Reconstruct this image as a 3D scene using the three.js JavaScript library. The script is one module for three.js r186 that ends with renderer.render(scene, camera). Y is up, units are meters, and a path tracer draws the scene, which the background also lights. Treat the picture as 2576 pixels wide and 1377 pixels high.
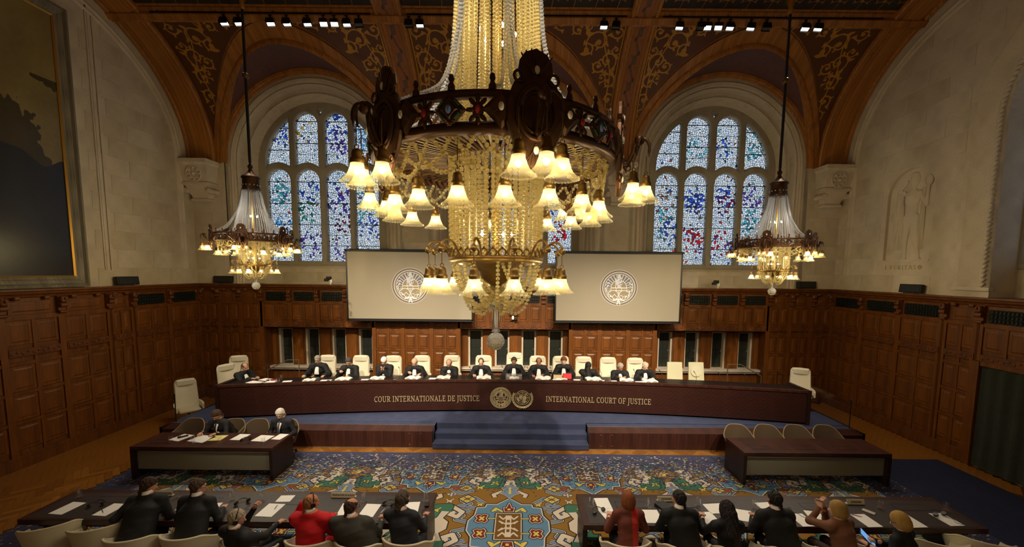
import * as THREE from 'three';
import { mergeGeometries, toCreasedNormals } from 'three/addons/utils/BufferGeometryUtils.js';
import { RoundedBoxGeometry } from 'three/addons/geometries/RoundedBoxGeometry.js';
import { RectAreaLightUniformsLib } from 'three/addons/lights/RectAreaLightUniformsLib.js';
import { FontLoader } from 'three/addons/loaders/FontLoader.js';
import { TextGeometry } from 'three/addons/geometries/TextGeometry.js';

// ---------- camera, sky, exposure ----------
const scene = new THREE.Scene();
const renderer = new THREE.WebGLRenderer({ antialias: true });
renderer.toneMapping = THREE.LinearToneMapping;
renderer.toneMappingExposure = 1.0;
renderer.shadowMap.enabled = true;
RectAreaLightUniformsLib.init();
const FOCAL = 1030;                                   // pixels, for a frame of 2576 x 1377
const camera = new THREE.PerspectiveCamera(2 * Math.atan(780 / FOCAL) * 180 / Math.PI, 2622 / 1560, 0.05, 200);
camera.setViewOffset(2622, 1560, 0, 0, 2576, 1377);   // shifted lens: the photo is cropped
camera.position.set(0.2, 4.65, 14.7);
camera.rotation.order = 'YXZ';
camera.rotation.set(-5.3 * Math.PI / 180, 0, 0.55 * Math.PI / 180);
scene.add(camera);
scene.background = new THREE.Color().setRGB(0.80, 0.90, 1.05);   // even overcast daylight outside the windows
const LAMP = { spot: 42, bell: 0.64, smallBell: 0.36 };
const WARM = new THREE.Color().setRGB(1.0, 0.87, 0.68), SPOTC = new THREE.Color().setRGB(1.0, 0.86, 0.66);

// ---------- helpers ----------
let seed = 12345;
const rnd = () => { seed = (seed * 1664525 + 1013904223) >>> 0; return seed / 4294967296; };
const rr = (a, b) => a + (b - a) * rnd();
const V = (x, y, z) => new THREE.Vector3(x, y, z);
const D2R = Math.PI / 180;
const used = {};
function numbered(n) { const k = used[n] = (used[n] ?? -1) + 1; return k ? n + '_' + String(k).padStart(3, '0') : n; }
function sh(m) { m.castShadow = true; m.receiveShadow = true; return m; }
function mk(name, g, m, parent, label) { const o = sh(new THREE.Mesh(g, m)); o.name = name; if (label) o.userData.label = label; parent.add(o); return o; }
function tag(o, label, category, group) { o.userData.kind = 'thing'; o.userData.label = label; o.userData.category = category; if (group) o.userData.group = group; return o; }
function thing(name, label, category, p = [0, 0, 0], turn = 0, group) {
  const o = new THREE.Group(); o.name = numbered(name); o.position.set(...p); o.rotation.y = turn; scene.add(o); return tag(o, label, category, group);
}
function solo(name, g, m, label, category, p = [0, 0, 0], turn = 0, group) {
  const o = sh(new THREE.Mesh(g, m)); o.name = numbered(name); o.position.set(...p); o.rotation.y = turn; scene.add(o); return tag(o, label, category, group);
}
function struct(name) { const o = new THREE.Group(); o.name = name; o.userData.kind = 'structure'; scene.add(o); return o; }
function ni(g) { const q = g.index ? g.toNonIndexed() : g; for (const k of Object.keys(q.attributes)) if (!['position', 'normal', 'uv'].includes(k)) q.deleteAttribute(k); if (!q.attributes.normal) q.computeVertexNormals(); if (!q.attributes.uv) q.setAttribute('uv', new THREE.BufferAttribute(new Float32Array(q.attributes.position.count * 2), 2)); return q; }
const M = gs => mergeGeometries(gs.map(ni));
const crease = (g, a = 0.7) => toCreasedNormals(g.index ? g.toNonIndexed() : g, a);
function T(g, x = 0, y = 0, z = 0, rx = 0, ry = 0, rz = 0, s = 1) {
  const q = g.clone(); if (s !== 1) Array.isArray(s) ? q.scale(...s) : q.scale(s, s, s);
  if (rx || ry || rz) q.applyMatrix4(new THREE.Matrix4().makeRotationFromEuler(new THREE.Euler(rx, ry, rz, 'YXZ')));
  return q.translate(x, y, z);
}
function quads(list) {   // list of [a,b,c,d] corners (counter-clockwise) with metric uv from sides
  const p = [], n = [], u = [];
  for (const [a, b, c, d] of list) {
    const e1 = b.clone().sub(a), e2 = d.clone().sub(a), nn = e1.clone().cross(c.clone().sub(a)); if (nn.lengthSq() < 1e-14) nn.copy(c).sub(a).cross(e2); nn.normalize();
    const h = Math.abs(nn.y) > 0.8 ? V(1, 0, 0) : V(0, 1, 0).cross(nn).normalize(), w = nn.clone().cross(h);
    for (const q of [a, b, c, a, c, d]) { p.push(q.x, q.y, q.z); n.push(nn.x, nn.y, nn.z); u.push(q.dot(h), q.dot(w)); }
  }
  const g = new THREE.BufferGeometry();
  g.setAttribute('position', new THREE.Float32BufferAttribute(p, 3)); g.setAttribute('normal', new THREE.Float32BufferAttribute(n, 3)); g.setAttribute('uv', new THREE.Float32BufferAttribute(u, 2));
  return g;
}
function B(x0, x1, y0, y1, z0, z1) {
  const a = V(x0, y0, z0), b = V(x1, y0, z0), c = V(x1, y1, z0), d = V(x0, y1, z0), e = V(x0, y0, z1), f = V(x1, y0, z1), g = V(x1, y1, z1), h = V(x0, y1, z1);
  return quads([[e, f, g, h], [b, a, d, c], [f, b, c, g], [a, e, h, d], [h, g, c, d], [a, b, f, e]]);
}
function frustum(w, h, d, i) {   // a raised panel, its back on z = 0
  const W = w / 2, H = h / 2, w2 = W - i, h2 = H - i;
  const A = [V(-W, -H, 0), V(W, -H, 0), V(W, H, 0), V(-W, H, 0)], C = [V(-w2, -h2, d), V(w2, -h2, d), V(w2, h2, d), V(-w2, h2, d)];
  return quads([C, ...[0, 1, 2, 3].map(k => [A[k], A[(k + 1) % 4], C[(k + 1) % 4], C[k]])]);
}
const cache = {};
const memo = (k, f) => cache[k] ?? (cache[k] = f());
const panelG = (w, h) => memo(`p${w.toFixed(3)}_${h.toFixed(3)}`, () => M([frustum(w, h, 0.018, 0.006), T(frustum(w - 0.1, h - 0.1, 0.022, 0.045), 0, 0, 0.012)]));
// profile swept along frames {p, n, b}: profile points (along n, along b); closed = ring profile
function sweep(profile, frames, closedProfile = false, closedPath = false, a = 0.6) {
  const qs = [], P = frames.map(f => profile.map(([i, j]) => f.p.clone().addScaledVector(f.n, i).addScaledVector(f.b, j)));
  const K = profile.length, nf = frames.length;
  for (let i = 0; i < (closedPath ? nf : nf - 1); i++) for (let k = 0; k < (closedProfile ? K : K - 1); k++) qs.push([P[i][k], P[i][(k + 1) % K], P[(i + 1) % nf][(k + 1) % K], P[(i + 1) % nf][k]]);
  const g = quads(qs); const uv = g.attributes.uv.array.slice(); const q = toCreasedNormals(g, a); q.setAttribute('uv', new THREE.BufferAttribute(uv, 2)); return q;
}
function tube(pts, r, seg = 24, rad = 6, closed = false) { return new THREE.TubeGeometry(new THREE.CatmullRomCurve3(pts.map(p => Array.isArray(p) ? V(...p) : p), closed), seg, r, rad, closed); }
const lathe = (pts, n = 20) => new THREE.LatheGeometry(pts.map(p => new THREE.Vector2(...p)), n);
const cyl = (r1, r2, h, n = 12, x = 0, y = 0, z = 0) => new THREE.CylinderGeometry(r1, r2, h, n).translate(x, y, z);
const RB = (w, h, d, r = 0.01, s = 2) => new RoundedBoxGeometry(w, h, d, s, Math.min(r, w / 2.01, h / 2.01, d / 2.01));

// ---------- noise and textures ----------
function hash(x, y, s) { let h = (x * 374761393 + y * 668265263 + s * 974711) | 0; h = Math.imul(h ^ (h >>> 13), 1274126177); return ((h ^ (h >>> 16)) >>> 0) / 4294967296; }
const sm = t => t * t * (3 - 2 * t);
function pn(x, y, px, py, s = 0) { const i = Math.floor(x), j = Math.floor(y), f = sm(x - i), g = sm(y - j), w = (a, m) => ((a % m) + m) % m; const h = (a, b) => hash(w(a, px), w(b, py), s); return (h(i, j) * (1 - f) + h(i + 1, j) * f) * (1 - g) + (h(i, j + 1) * (1 - f) + h(i + 1, j + 1) * f) * g; }
function dtex(w, h, fn, srgb = true) {
  const a = new Uint8Array(w * h * 4);
  for (let j = 0; j < h; j++) for (let i = 0; i < w; i++) { const c = fn(i / w, j / h), k = (j * w + i) * 4; a[k] = c[0]; a[k + 1] = c[1]; a[k + 2] = c[2]; a[k + 3] = 255; }
  const t = new THREE.DataTexture(a, w, h); t.wrapS = t.wrapT = THREE.RepeatWrapping; t.magFilter = THREE.LinearFilter; t.minFilter = THREE.LinearMipmapLinearFilter; if (srgb) t.colorSpace = THREE.SRGBColorSpace; t.needsUpdate = true; return t;
}
function ctex(w, h, draw, rep = true) { const c = document.createElement('canvas'); c.width = w; c.height = h; draw(c.getContext('2d'), w, h); const t = new THREE.CanvasTexture(c); t.colorSpace = THREE.SRGBColorSpace; if (rep) t.wrapS = t.wrapT = THREE.RepeatWrapping; return t; }
const g3 = v => { v = Math.max(0, Math.min(255, v)); return [v, v, v]; };
const woodT = dtex(512, 512, (u, v) => { const n = pn(u * 46, v * 3, 46, 3, 1) * 0.5 + pn(u * 110, v * 6, 110, 6, 2) * 0.3 + pn(u * 9, v * 2, 9, 2, 3) * 0.45; return g3(150 + 88 * n); });
const stoneT = dtex(512, 512, (u, v) => g3(212 + 24 * pn(u * 5, v * 5, 5, 5, 4) + 12 * pn(u * 60, v * 60, 60, 60, 5) + 8 * pn(u * 200, v * 200, 200, 200, 6)));
const clothT = dtex(256, 256, (u, v) => g3(200 + 40 * pn(u * 64, v * 64, 64, 64, 7) + 25 * pn(u * 9, v * 9, 9, 9, 8)));
const pileT = dtex(256, 256, (u, v) => g3(180 + 60 * pn(u * 128, v * 128, 128, 128, 9) + 30 * pn(u * 6, v * 6, 6, 6, 10)));
const metalT = dtex(128, 128, (u, v) => g3(190 + 60 * pn(u * 16, v * 16, 16, 16, 11)));
const std = (hex, rough = 0.6, o = {}) => new THREE.MeshStandardMaterial({ color: new THREE.Color(hex), roughness: rough, side: THREE.DoubleSide, ...o });
const phy = (hex, rough = 0.6, o = {}) => new THREE.MeshPhysicalMaterial({ color: new THREE.Color(hex), roughness: rough, side: THREE.DoubleSide, ...o });
const mt = {
  oak: std('#8a4f18', 0.42, { map: woodT }), oakPanel: std('#94561a', 0.42, { map: woodT }), oakDark: std('#854b17', 0.45, { map: woodT }), oakCarve: std('#824817', 0.5, { map: woodT }),
  vault: std('#cc8436', 0.5, { map: woodT }), maroon: std('#6c4030', 0.7, { map: clothT }),
  stone: std('#d4c6b0', 0.85, { map: stoneT }), stoneB: std('#cfc0a8', 0.85, { map: stoneT }), stoneC: std('#d8cab5', 0.85, { map: stoneT }), mortar: std('#e6dccb', 0.9),
  tracery: std('#a99f8c', 0.8, { map: stoneT }), black: std('#111113', 0.45), dark: std('#1b1a1c', 0.5), iron: std('#23211f', 0.55, { metalness: 0.4 }),
  grille: std('#1e211f', 0.5, { metalness: 0.3 }), grilleBack: std('#15140f', 0.8), white: std('#f2efe8', 0.7), paper: std('#f4f1ea', 0.8), lead: std('#141416', 0.6),
  gold: std('#b98a3a', 0.35, { metalness: 0.85 }), brass: std('#7d5f2e', 0.4, { metalness: 0.7, map: metalT }), bronze: std('#553720', 0.46, { metalness: 0.65, map: metalT }), steel: std('#b9b7b2', 0.3, { metalness: 0.9 }),
  wenge: std('#36211a', 0.4, { map: woodT }), wengeDark: std('#231512', 0.42, { map: woodT }), mahog: std('#512c22', 0.36, { map: woodT }), tableEdge: std('#4a2a22', 0.4, { map: woodT }), tableTop: std('#3a3030', 0.48, { map: clothT }),
  frosted: std('#8b8676', 0.55), blue: std('#3f4768', 0.95, { map: pileT }), navy: std('#1d2648', 0.95, { map: pileT }), parquet: std('#b8782a', 0.35, { map: woodT }), parquetB: std('#a86a22', 0.35, { map: woodT }), parquetC: std('#c48434', 0.35, { map: woodT }),
  cream: std('#ddd4ba', 0.55), creamDark: std('#cbbf9f', 0.55), chairBrown: std('#5a4a38', 0.5), chairBrownEdge: std('#8a7452', 0.45),
};
const clearPane = new THREE.MeshPhysicalMaterial({ color: 0xffffff, roughness: 0.0, transmission: 1, thickness: 0, ior: 1.2, side: THREE.DoubleSide });
const glassM = new THREE.MeshPhysicalMaterial({ color: 0xffffff, roughness: 0.02, transmission: 0.92, thickness: 0, ior: 1.5, side: THREE.DoubleSide });
// ---------- the room ----------
const HW = 11.4, DEPTH = 16, SPRING = 8.33, EA = 5, EB = 4, TOP = SPRING + EB, LEDGE = 4.14, BAYS = [-7.1, 0, 7.1], LR = 3.12;
const ell = (phi, x, off = 0) => { const c = Math.cos(phi), s = Math.sin(phi); const n = V(0, -s / EB, c / EA).normalize(); return V(x, SPRING + EB * s, EA * (1 - c)).addScaledVector(n, off); };
const ellN = phi => V(0, -Math.sin(phi) / EB, Math.cos(phi) / EA).normalize();
function archPath(hw, y0, ys, r, n = 28) { const P = [{ p: V(-hw, y0, 0), n: V(-1, 0, 0) }]; for (let i = 0; i <= n; i++) { const a = Math.PI * (1 - i / n); P.push({ p: V(r * Math.cos(a), ys + r * Math.sin(a), 0), n: V(Math.cos(a), Math.sin(a), 0) }); } P.push({ p: V(hw, y0, 0), n: V(1, 0, 0) }); return P.map(f => ({ ...f, b: V(0, 0, 1) })); }
function archShape(hw, y0, ys, r = hw) { const s = new THREE.Shape(); s.moveTo(-hw, y0); s.lineTo(hw, y0); s.lineTo(hw, ys); s.absarc(0, ys, r, 0, Math.PI, false); s.lineTo(-hw, y0); return s; }
function shiftShape(s, dx) { return new THREE.Path(s.getPoints(24).map(p => new THREE.Vector2(p.x + dx, p.y))); }

const floor = struct('floor');
mk('floor_slab', B(-HW - 0.5, HW + 0.5, -0.3, -0.012, -1.2, DEPTH + 0.5), std('#6e4214', 0.5, { map: woodT }), floor);
{ // herringbone oak parquet: the pieces that show largest are parts, the rest one part
  const L = 0.5, W = 0.125, mats = [mt.parquet, mt.parquetB, mt.parquetC], gA = B(-L / 2 + 0.002, L / 2 - 0.002, -0.012, 0, -W / 2 + 0.002, W / 2 - 0.002); { const a = gA.attributes.uv.array; for (let i = 0; i < a.length; i += 2) { const t = a[i]; a[i] = a[i + 1]; a[i + 1] = t; } }
  const list = [];
  const inside = (x, z) => (z > 4.1 && z < 4.85 && Math.abs(x) < 9.1) || (Math.abs(x) > 8.75 && Math.abs(x) < 11.2 && z < (x < 0 ? 10.5 : 6.2)) || (x < 0 && Math.abs(x) > 8.2 && z < 4.6 && Math.abs(x) < 11.2);
  const q = Math.SQRT1_2, n = Math.round(L / W);
  for (let c = -130; c < 130; c++) for (let k = -16; k <= 16; k++) for (const t of [0, 1]) {
    const a = t ? c * W + W / 2 : c * W + k * 2 * L + L / 2, b = t ? (c - 2 * n + 1) * W + L / 2 + k * 2 * L : c * W + W / 2;
    const x = (a - b) * q, z = (a + b) * q + 6; if (x < -11.2 || x > 11.2 || z < 0.2 || z > 12 || !inside(x, z)) continue;
    list.push([x, z, t, Math.hypot(x - 0.2, 4.65, z - 14.7)]);
  }
  list.sort((a, b) => a[3] - b[3]);
  const vis = list.filter(p => (p[1] > 4.1 && p[1] < 4.85 && Math.abs(p[0]) < 9.1) || (p[1] > 2 && p[1] < 8));
  const first = new Set(vis.slice(0, 300)), rest = [];
  for (const p of list) {
    const ry = p[2] ? Math.PI / 4 : -Math.PI / 4, m = mats[Math.floor(rnd() * 3)];
    if (first.has(p)) { const o = mk('plank', gA, m, floor); o.position.set(p[0], 0, p[1]); o.rotation.y = ry; } else rest.push(T(gA, p[0], 0, p[1], 0, ry, 0));
  }
  if (rest.length) mk('planks_beyond', M(rest), mt.parquet, floor).userData.kind = 'stuff';
}

// --- stone walls: a backing of pale mortar with the stones standing a little proud
const stones = [mt.stone, mt.stoneB, mt.stoneC];
function ashlar(parent, u0, u1, v0, v1, ok, place, cw = 1.15, ch = 0.52) {
  let k = 0; for (let v = v0; v < v1 - 0.01; v += ch, k++) for (let u = u0 - (k % 2 ? cw / 2 : 0); u < u1; u += cw) {
    const a = Math.max(u, u0), b = Math.min(u + cw, u1), d = Math.min(v + ch, v1); if (b - a < 0.12 || d - v < 0.1) continue;
    if (![[a, v], [b, v], [a, d], [b, d], [(a + b) / 2, d], [(a + b) / 2, v]].every(([x, y]) => ok(x, y))) continue;
    const g = memo(`s${(b - a).toFixed(2)}_${(d - v).toFixed(2)}`, () => frustum(b - a - 0.008, d - v - 0.008, 0.008, 0.003));
    const o = mk('stone', g, stones[Math.floor(rnd() * 3)], parent); place(o, (a + b) / 2, (v + d) / 2);
  }
}
const OH = 2.98;   // half width of the window bays in the end wall
const wallBack = struct('wall_back');
{
  const s = new THREE.Shape([[-HW - 0.3, -0.2], [HW + 0.3, -0.2], [HW + 0.3, 13], [-HW - 0.3, 13]].map(p => new THREE.Vector2(...p)));
  for (const x of BAYS) { s.holes.push(shiftShape(archShape(OH, LEDGE - 0.05, SPRING), x)); s.holes.push(new THREE.Path([[x - 2, 0.5], [x + 2, 0.5], [x + 2, 2.6], [x - 2, 2.6]].map(p => new THREE.Vector2(...p)))); }
  mk('wall_core', new THREE.ExtrudeGeometry(s, { depth: 0.3, bevelEnabled: false }).translate(0, 0, -0.3), mt.stone, wallBack);
  ashlar(wallBack, -HW, HW, LEDGE, SPRING + 2.8, (x, y) => BAYS.every(b => { const d = Math.abs(x - b); return y < SPRING ? d > OH : Math.hypot(d, y - SPRING) > OH + 0.02; }) && (y < SPRING || BAYS.some(b => Math.hypot(x - b, y - SPRING) < LR)), (o, x, y) => o.position.set(x, y, 0), 0.7, 0.5);
  for (const x of BAYS) {  // apron under each window, and the deck behind the panelling
    mk('apron', B(x - 3, x + 3, LEDGE - 0.4, 4.86, -0.95, -0.62), mt.stone, wallBack);
    ashlar(wallBack, x - 2.9, x + 2.9, LEDGE + 0.06, 4.78, () => true, (o, a, y) => o.position.set(a, y, -0.62), 1.3, 0.36);
    const sill = mk('sill', quads([[V(x - 2.9, 4.78, -0.56), V(x + 2.9, 4.78, -0.56), V(x + 2.9, 4.87, -0.72), V(x - 2.9, 4.87, -0.72)], [V(x - 2.9, 4.72, -0.6), V(x + 2.9, 4.72, -0.6), V(x + 2.9, 4.78, -0.56), V(x - 2.9, 4.78, -0.56)]]), mt.stoneC, wallBack);
    mk('deck', B(x - 3, x + 3, LEDGE - 0.08, LEDGE - 0.02, -0.65, 0.02), mt.oakDark, wallBack);
  }
}
// --- stained glass
function stainedTex(sd, blobs) {
  const W = 1024, H = 1536, sx = 4.4 / W, sy = 6 / H; const cell = 0.076, nx = Math.ceil(4.4 / cell), ny = Math.ceil(6 / cell);
  const pal = [[236, 242, 246], [226, 236, 240], [246, 247, 244], [208, 222, 226], [238, 236, 222], [244, 246, 250]];
  const pts = []; for (let j = -1; j <= ny; j++) for (let i = -1; i <= nx; i++) {
    const x = (i + 0.1 + 0.8 * hash(i + 9, j + 7, sd)) * cell, y = (j + 0.1 + 0.8 * hash(i + 9, j + 7, sd + 1)) * cell;
    let c = pal[Math.floor(hash(i, j, sd + 2) * 6)]; const t = hash(i + 3, j, sd + 3);
    for (const [bx, by, br, col, p] of blobs) if (Math.hypot(x - bx, (y - by) * 0.8) < br * (0.75 + 0.5 * hash(i, j + 5, sd + 4)) && t < p * 0.42) { const k = 0.7 + 0.6 * hash(i, j, sd + 6); c = col.map(q => Math.min(255, q * k)); }
    if (t > 0.988) c = [60, 80, 150]; else if (t > 0.982) c = [150, 60, 60]; else if (t > 0.97) c = [110, 160, 160];
    pts.push([x, y, c, 0.55 + 0.9 * hash(i, j, sd + 8), hash(i, j, sd + 9) * 3.14]);
  }
  const w = nx + 2;
  return dtex(W, H, (u, v) => {
    const x = u * 4.4 + 0.03 * Math.sin(v * 60), y = v * 6 + 0.03 * Math.sin(u * 50), i = Math.floor(x / cell), j = Math.floor(y / cell); let d1 = 9, d2 = 9, c = pal[0];
    for (let b = -1; b <= 1; b++) for (let a = -1; a <= 1; a++) { const p = pts[(j + b + 1) * w + i + a + 1]; if (!p) continue; const dx = x - p[0], dy = y - p[1], ca = Math.cos(p[4]), sa = Math.sin(p[4]); const d = Math.hypot(dx * ca + dy * sa, (dy * ca - dx * sa) * p[3]); if (d < d1) { d2 = d1; d1 = d; c = p[2]; } else if (d < d2) d2 = d; }
    if (d2 - d1 < 0.0098) return [7, 7, 9]; const g = 0.86 + 0.14 * pn(u * 90, v * 120, 90, 120, 3); return [c[0] * g, c[1] * g, c[2] * g];
  });
}
const BL = [50, 80, 175], VI = [85, 60, 145], TE = [75, 160, 165], GR = [40, 130, 90], RE = [190, 25, 40], AM = [210, 160, 50], LB = [90, 160, 215], MA = [110, 25, 60], TAN = [190, 150, 120];
const glassTex = [
  stainedTex(11, [[0.6, 4.6, 0.3, BL, 0.7], [1.5, 4.9, 0.35, AM, 0.35], [2.85, 4.9, 0.5, BL, 0.55], [2.8, 4.4, 0.35, VI, 0.7], [3.7, 4.6, 0.4, LB, 0.6], [0.6, 2.6, 0.4, TE, 0.7], [1.7, 2.5, 0.4, BL, 0.5], [1.5, 2.0, 0.3, GR, 0.5], [2.8, 2.3, 0.45, VI, 0.6], [2.9, 1.4, 0.3, MA, 0.7], [3.6, 2.2, 0.4, TE, 0.6], [3.8, 1.3, 0.35, BL, 0.6], [1.6, 0.8, 0.4, VI, 0.5], [2.8, 0.4, 0.35, VI, 0.6], [0.6, 1.3, 0.4, LB, 0.5]]),
  stainedTex(23, [[1.7, 4.3, 0.4, TE, 0.5], [2.7, 4.3, 0.4, BL, 0.5], [0.6, 4.2, 0.4, LB, 0.4], [3.7, 1.4, 0.45, RE, 0.75], [3.7, 2.4, 0.4, BL, 0.6], [1.6, 2.2, 0.5, TE, 0.5], [2.7, 2.2, 0.4, RE, 0.4], [0.6, 1.5, 0.4, VI, 0.5]]),
  stainedTex(37, [[1.55, 4.25, 0.32, TE, 0.8], [2.6, 4.3, 0.3, BL, 0.8], [3.7, 4.4, 0.4, TE, 0.4], [0.55, 2.35, 0.45, TAN, 0.6], [1.65, 2.45, 0.35, BL, 0.9], [2.75, 2.45, 0.35, MA, 0.85], [2.7, 2.65, 0.3, BL, 0.6], [0.55, 1.5, 0.45, TE, 0.55], [0.8, 1.4, 0.3, BL, 0.6], [1.6, 1.0, 0.35, RE, 0.7], [2.6, 0.95, 0.35, RE, 0.4], [3.3, 0.8, 0.35, VI, 0.6], [1.2, 0.4, 0.3, RE, 0.6], [3.7, 1.8, 0.4, TE, 0.6], [2.2, 0.5, 0.3, VI, 0.5], [3.7, 2.5, 0.3, VI, 0.5]]),
];
const glassMats = glassTex.map(t => new THREE.MeshPhysicalMaterial({ map: t, color: 0xffffff, roughness: 0.3, transmission: 1, thickness: 0, ior: 1.45, side: THREE.DoubleSide }));
const WS = 8.4, WR = 2.2, WB = 4.86;   // window springing, radius, sill
const lights = [];   // {x0,x1 at y}
for (const c of [-1.6, -0.54, 0.54, 1.6]) lights.push({ y0: WB + 0.12, y1: 8.3, l: y => c - (y < 7.87 ? 0.43 : Math.sqrt(Math.max(0, 0.1849 - (y - 7.87) ** 2))), r: y => c + (y < 7.87 ? 0.43 : Math.sqrt(Math.max(0, 0.1849 - (y - 7.87) ** 2))) });
const hd = (c, x) => { const d = Math.abs(x - c); return d < 0.6 ? 7.95 + Math.sqrt(Math.max(0, 0.36 - d * d)) : 7.95; };
for (const c of [-0.54, 0.54]) lights.push({ c, y0: 8.16, y1: 10.3, l: y => c - (y < 9.87 ? 0.42 : Math.sqrt(Math.max(0, 0.1764 - (y - 9.87) ** 2))), r: y => c + (y < 9.87 ? 0.42 : Math.sqrt(Math.max(0, 0.1764 - (y - 9.87) ** 2))) });
for (const s of [-1, 1]) { const e = y => y < WS ? 2.03 : Math.sqrt(Math.max(0, 2.05 ** 2 - (y - WS) ** 2)); lights.push({ c: 1.6 * s, y0: 8.16, y1: 10.06, l: y => s > 0 ? 1.17 : -Math.max(1.17, e(y)), r: y => s > 0 ? Math.max(1.17, e(y)) : -1.17 }); }
function lightOutline(L, y0 = L.y0, y1 = L.y1, n = 10) {
  const A = [], C = []; const bottom = L.c === undefined ? null : x => hd(L.c, x);
  if (bottom && y0 <= L.y0 + 1e-6) { // foot follows the round head of the light below
    const yb = 8.62, xl = L.l(8.6), xr = L.r(8.6), P = []; for (let i = 0; i <= 10; i++) { const x = xl + (xr - xl) * i / 10; P.push([x, bottom(x)]); }
    for (let i = 1; i <= n; i++) { const y = yb + (y1 - yb) * i / n, a = L.l(y), b = L.r(y); A.push([b, y]); if (b - a > 1e-3) C.unshift([a, y]); } return [...P, ...A, ...C];
  }
  const sp = L.c === undefined ? 7.87 : L.y1 - 0.43, yy = [y0]; for (let i = 0; i <= n; i++) { const y = Math.max(y0, sp) + (y1 - Math.max(y0, sp)) * Math.sin(i / n * Math.PI / 2); if (y > y0 + 1e-4 && y <= y1 + 1e-6) yy.push(y); } if (y1 < sp) yy.splice(1, 99, y1);
  for (const y of yy) { const a = L.l(y), b = L.r(y); A.push([b, y]); if (b - a > 1e-3) C.unshift([a, y]); }
  return [...A, ...C];
}
const traceryG = (() => {
  const s = archShape(WR + 0.12, WB - 0.06, WS); for (const L of lights) { const o = lightOutline(L, L.y0, L.y1, 26); s.holes.push(new THREE.Path(o.map(p => new THREE.Vector2(...p)))); }
  s.holes.push(new THREE.Path([[-0.1, 10.38], [0.1, 10.38], [0, 10.2]].map(p => new THREE.Vector2(...p))));
  return crease(new THREE.ExtrudeGeometry(s, { depth: 0.16, bevelEnabled: true, bevelThickness: 0.06, bevelSize: 0.045, bevelOffset: -0.045, bevelSegments: 2, curveSegments: 24 }), 0.5);
})();
function paneG(poly) { const g = new THREE.ShapeGeometry(new THREE.Shape(poly.map(p => new THREE.Vector2(...p)))); const p = g.attributes.position, u = g.attributes.uv; for (let i = 0; i < p.count; i++) u.setXY(i, (p.getX(i) + 2.2) / 4.4, (p.getY(i) - WB) / 6); return g; }
const barG = memo('bar', () => B(-0.44, 0.44, -0.012, 0.012, -0.012, 0.012)), thinG = memo('bar2', () => B(-0.44, 0.44, -0.006, 0.006, -0.006, 0.006));
const paneGs = []; const bars = [];
for (const L of lights) {
  const step = 0.385, lo = L.c === undefined ? L.y0 : 8.62; let ys = []; for (let y = L.y1 - (L.c === undefined ? 0.44 : 0.3); y > lo + 0.1; y -= step) ys.push(y); ys = [L.y0, ...ys.reverse(), L.y1];
  for (let i = 0; i + 1 < ys.length; i++) { paneGs.push(paneG(lightOutline(L, ys[i], ys[i + 1], 6))); if (i) bars.push([(L.l(ys[i]) + L.r(ys[i])) / 2, ys[i], (L.r(ys[i]) - L.l(ys[i])) / 0.88, (ys.length - i) % 2 === 0]); }
}
paneGs.push(paneG([[-0.1, 10.38], [0.1, 10.38], [0, 10.2]]));
const jambMain = [[0.14, 0], [-0.2, 0], [-0.24, -0.05], [-0.29, -0.02], [-0.34, -0.07], [-0.36, -0.3], [-0.47, -0.32], [-0.5, -0.28], [-0.54, -0.34], [-0.58, -0.42], [-0.72, -0.66]];
function makeWindow(n, place, mat, side) {
  const OH = side ? 2.12 : 2.98, jambProfile = side ? [[0.02, 0], [0, -0.02], [-0.02, -0.66]] : jambMain;
  const w = struct('window_' + n); place(w);
  mk('window_arch', sweep(jambProfile, archPath(OH, LEDGE, SPRING, OH, 36)), mt.stone, w);
  if (!side) mk('arch_moulding', sweep([[-0.19, 0.0], [-0.19, 0.045], [-0.13, 0.06], [-0.1, 0.02], [-0.08, 0.0]], archPath(OH, LEDGE, SPRING, OH, 36)), mt.stoneC, w);
  if (!side) for (let i = 0; i < 46; i++) { const a = Math.PI * (i + 0.5) / 46, o = mk('bead', memo('wb', () => RB(0.1, 0.05, 0.05, 0.02, 1)), mt.stoneC, w); o.position.set(2.5 * Math.cos(a), SPRING + 2.5 * Math.sin(a), -0.31); o.rotation.z = a + Math.PI / 2; }
  mk('tracery', traceryG, mt.tracery, w).position.z = -0.8;
  for (const g of paneGs) mk('pane', g, mat, w).position.z = -0.72;
  for (const [x, y, k, heavy] of bars) { const o = mk('saddle_bar', heavy ? barG : thinG, mt.lead, w); o.position.set(x, y, -0.7); o.scale.x = k; }
  const s = archShape(OH + 0.4, LEDGE - 0.4, SPRING); s.holes.push(new THREE.Path(archShape(WR + 0.06, WB, WS).getPoints(24)));
  mk('outer_wall', new THREE.ExtrudeGeometry(s, { depth: 0.3, bevelEnabled: false }).translate(0, 0, -1.1), mt.stone, w);
}
BAYS.forEach((x, i) => makeWindow(i + 1, w => w.position.set(x, 0, 0), glassMats[i]));
const RWZ = 7.0, OS = 2.12;   // the window in the side wall
makeWindow(4, w => { w.position.set(HW, 0, RWZ); w.rotation.y = -Math.PI / 2; }, glassMats[1], true);

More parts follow.
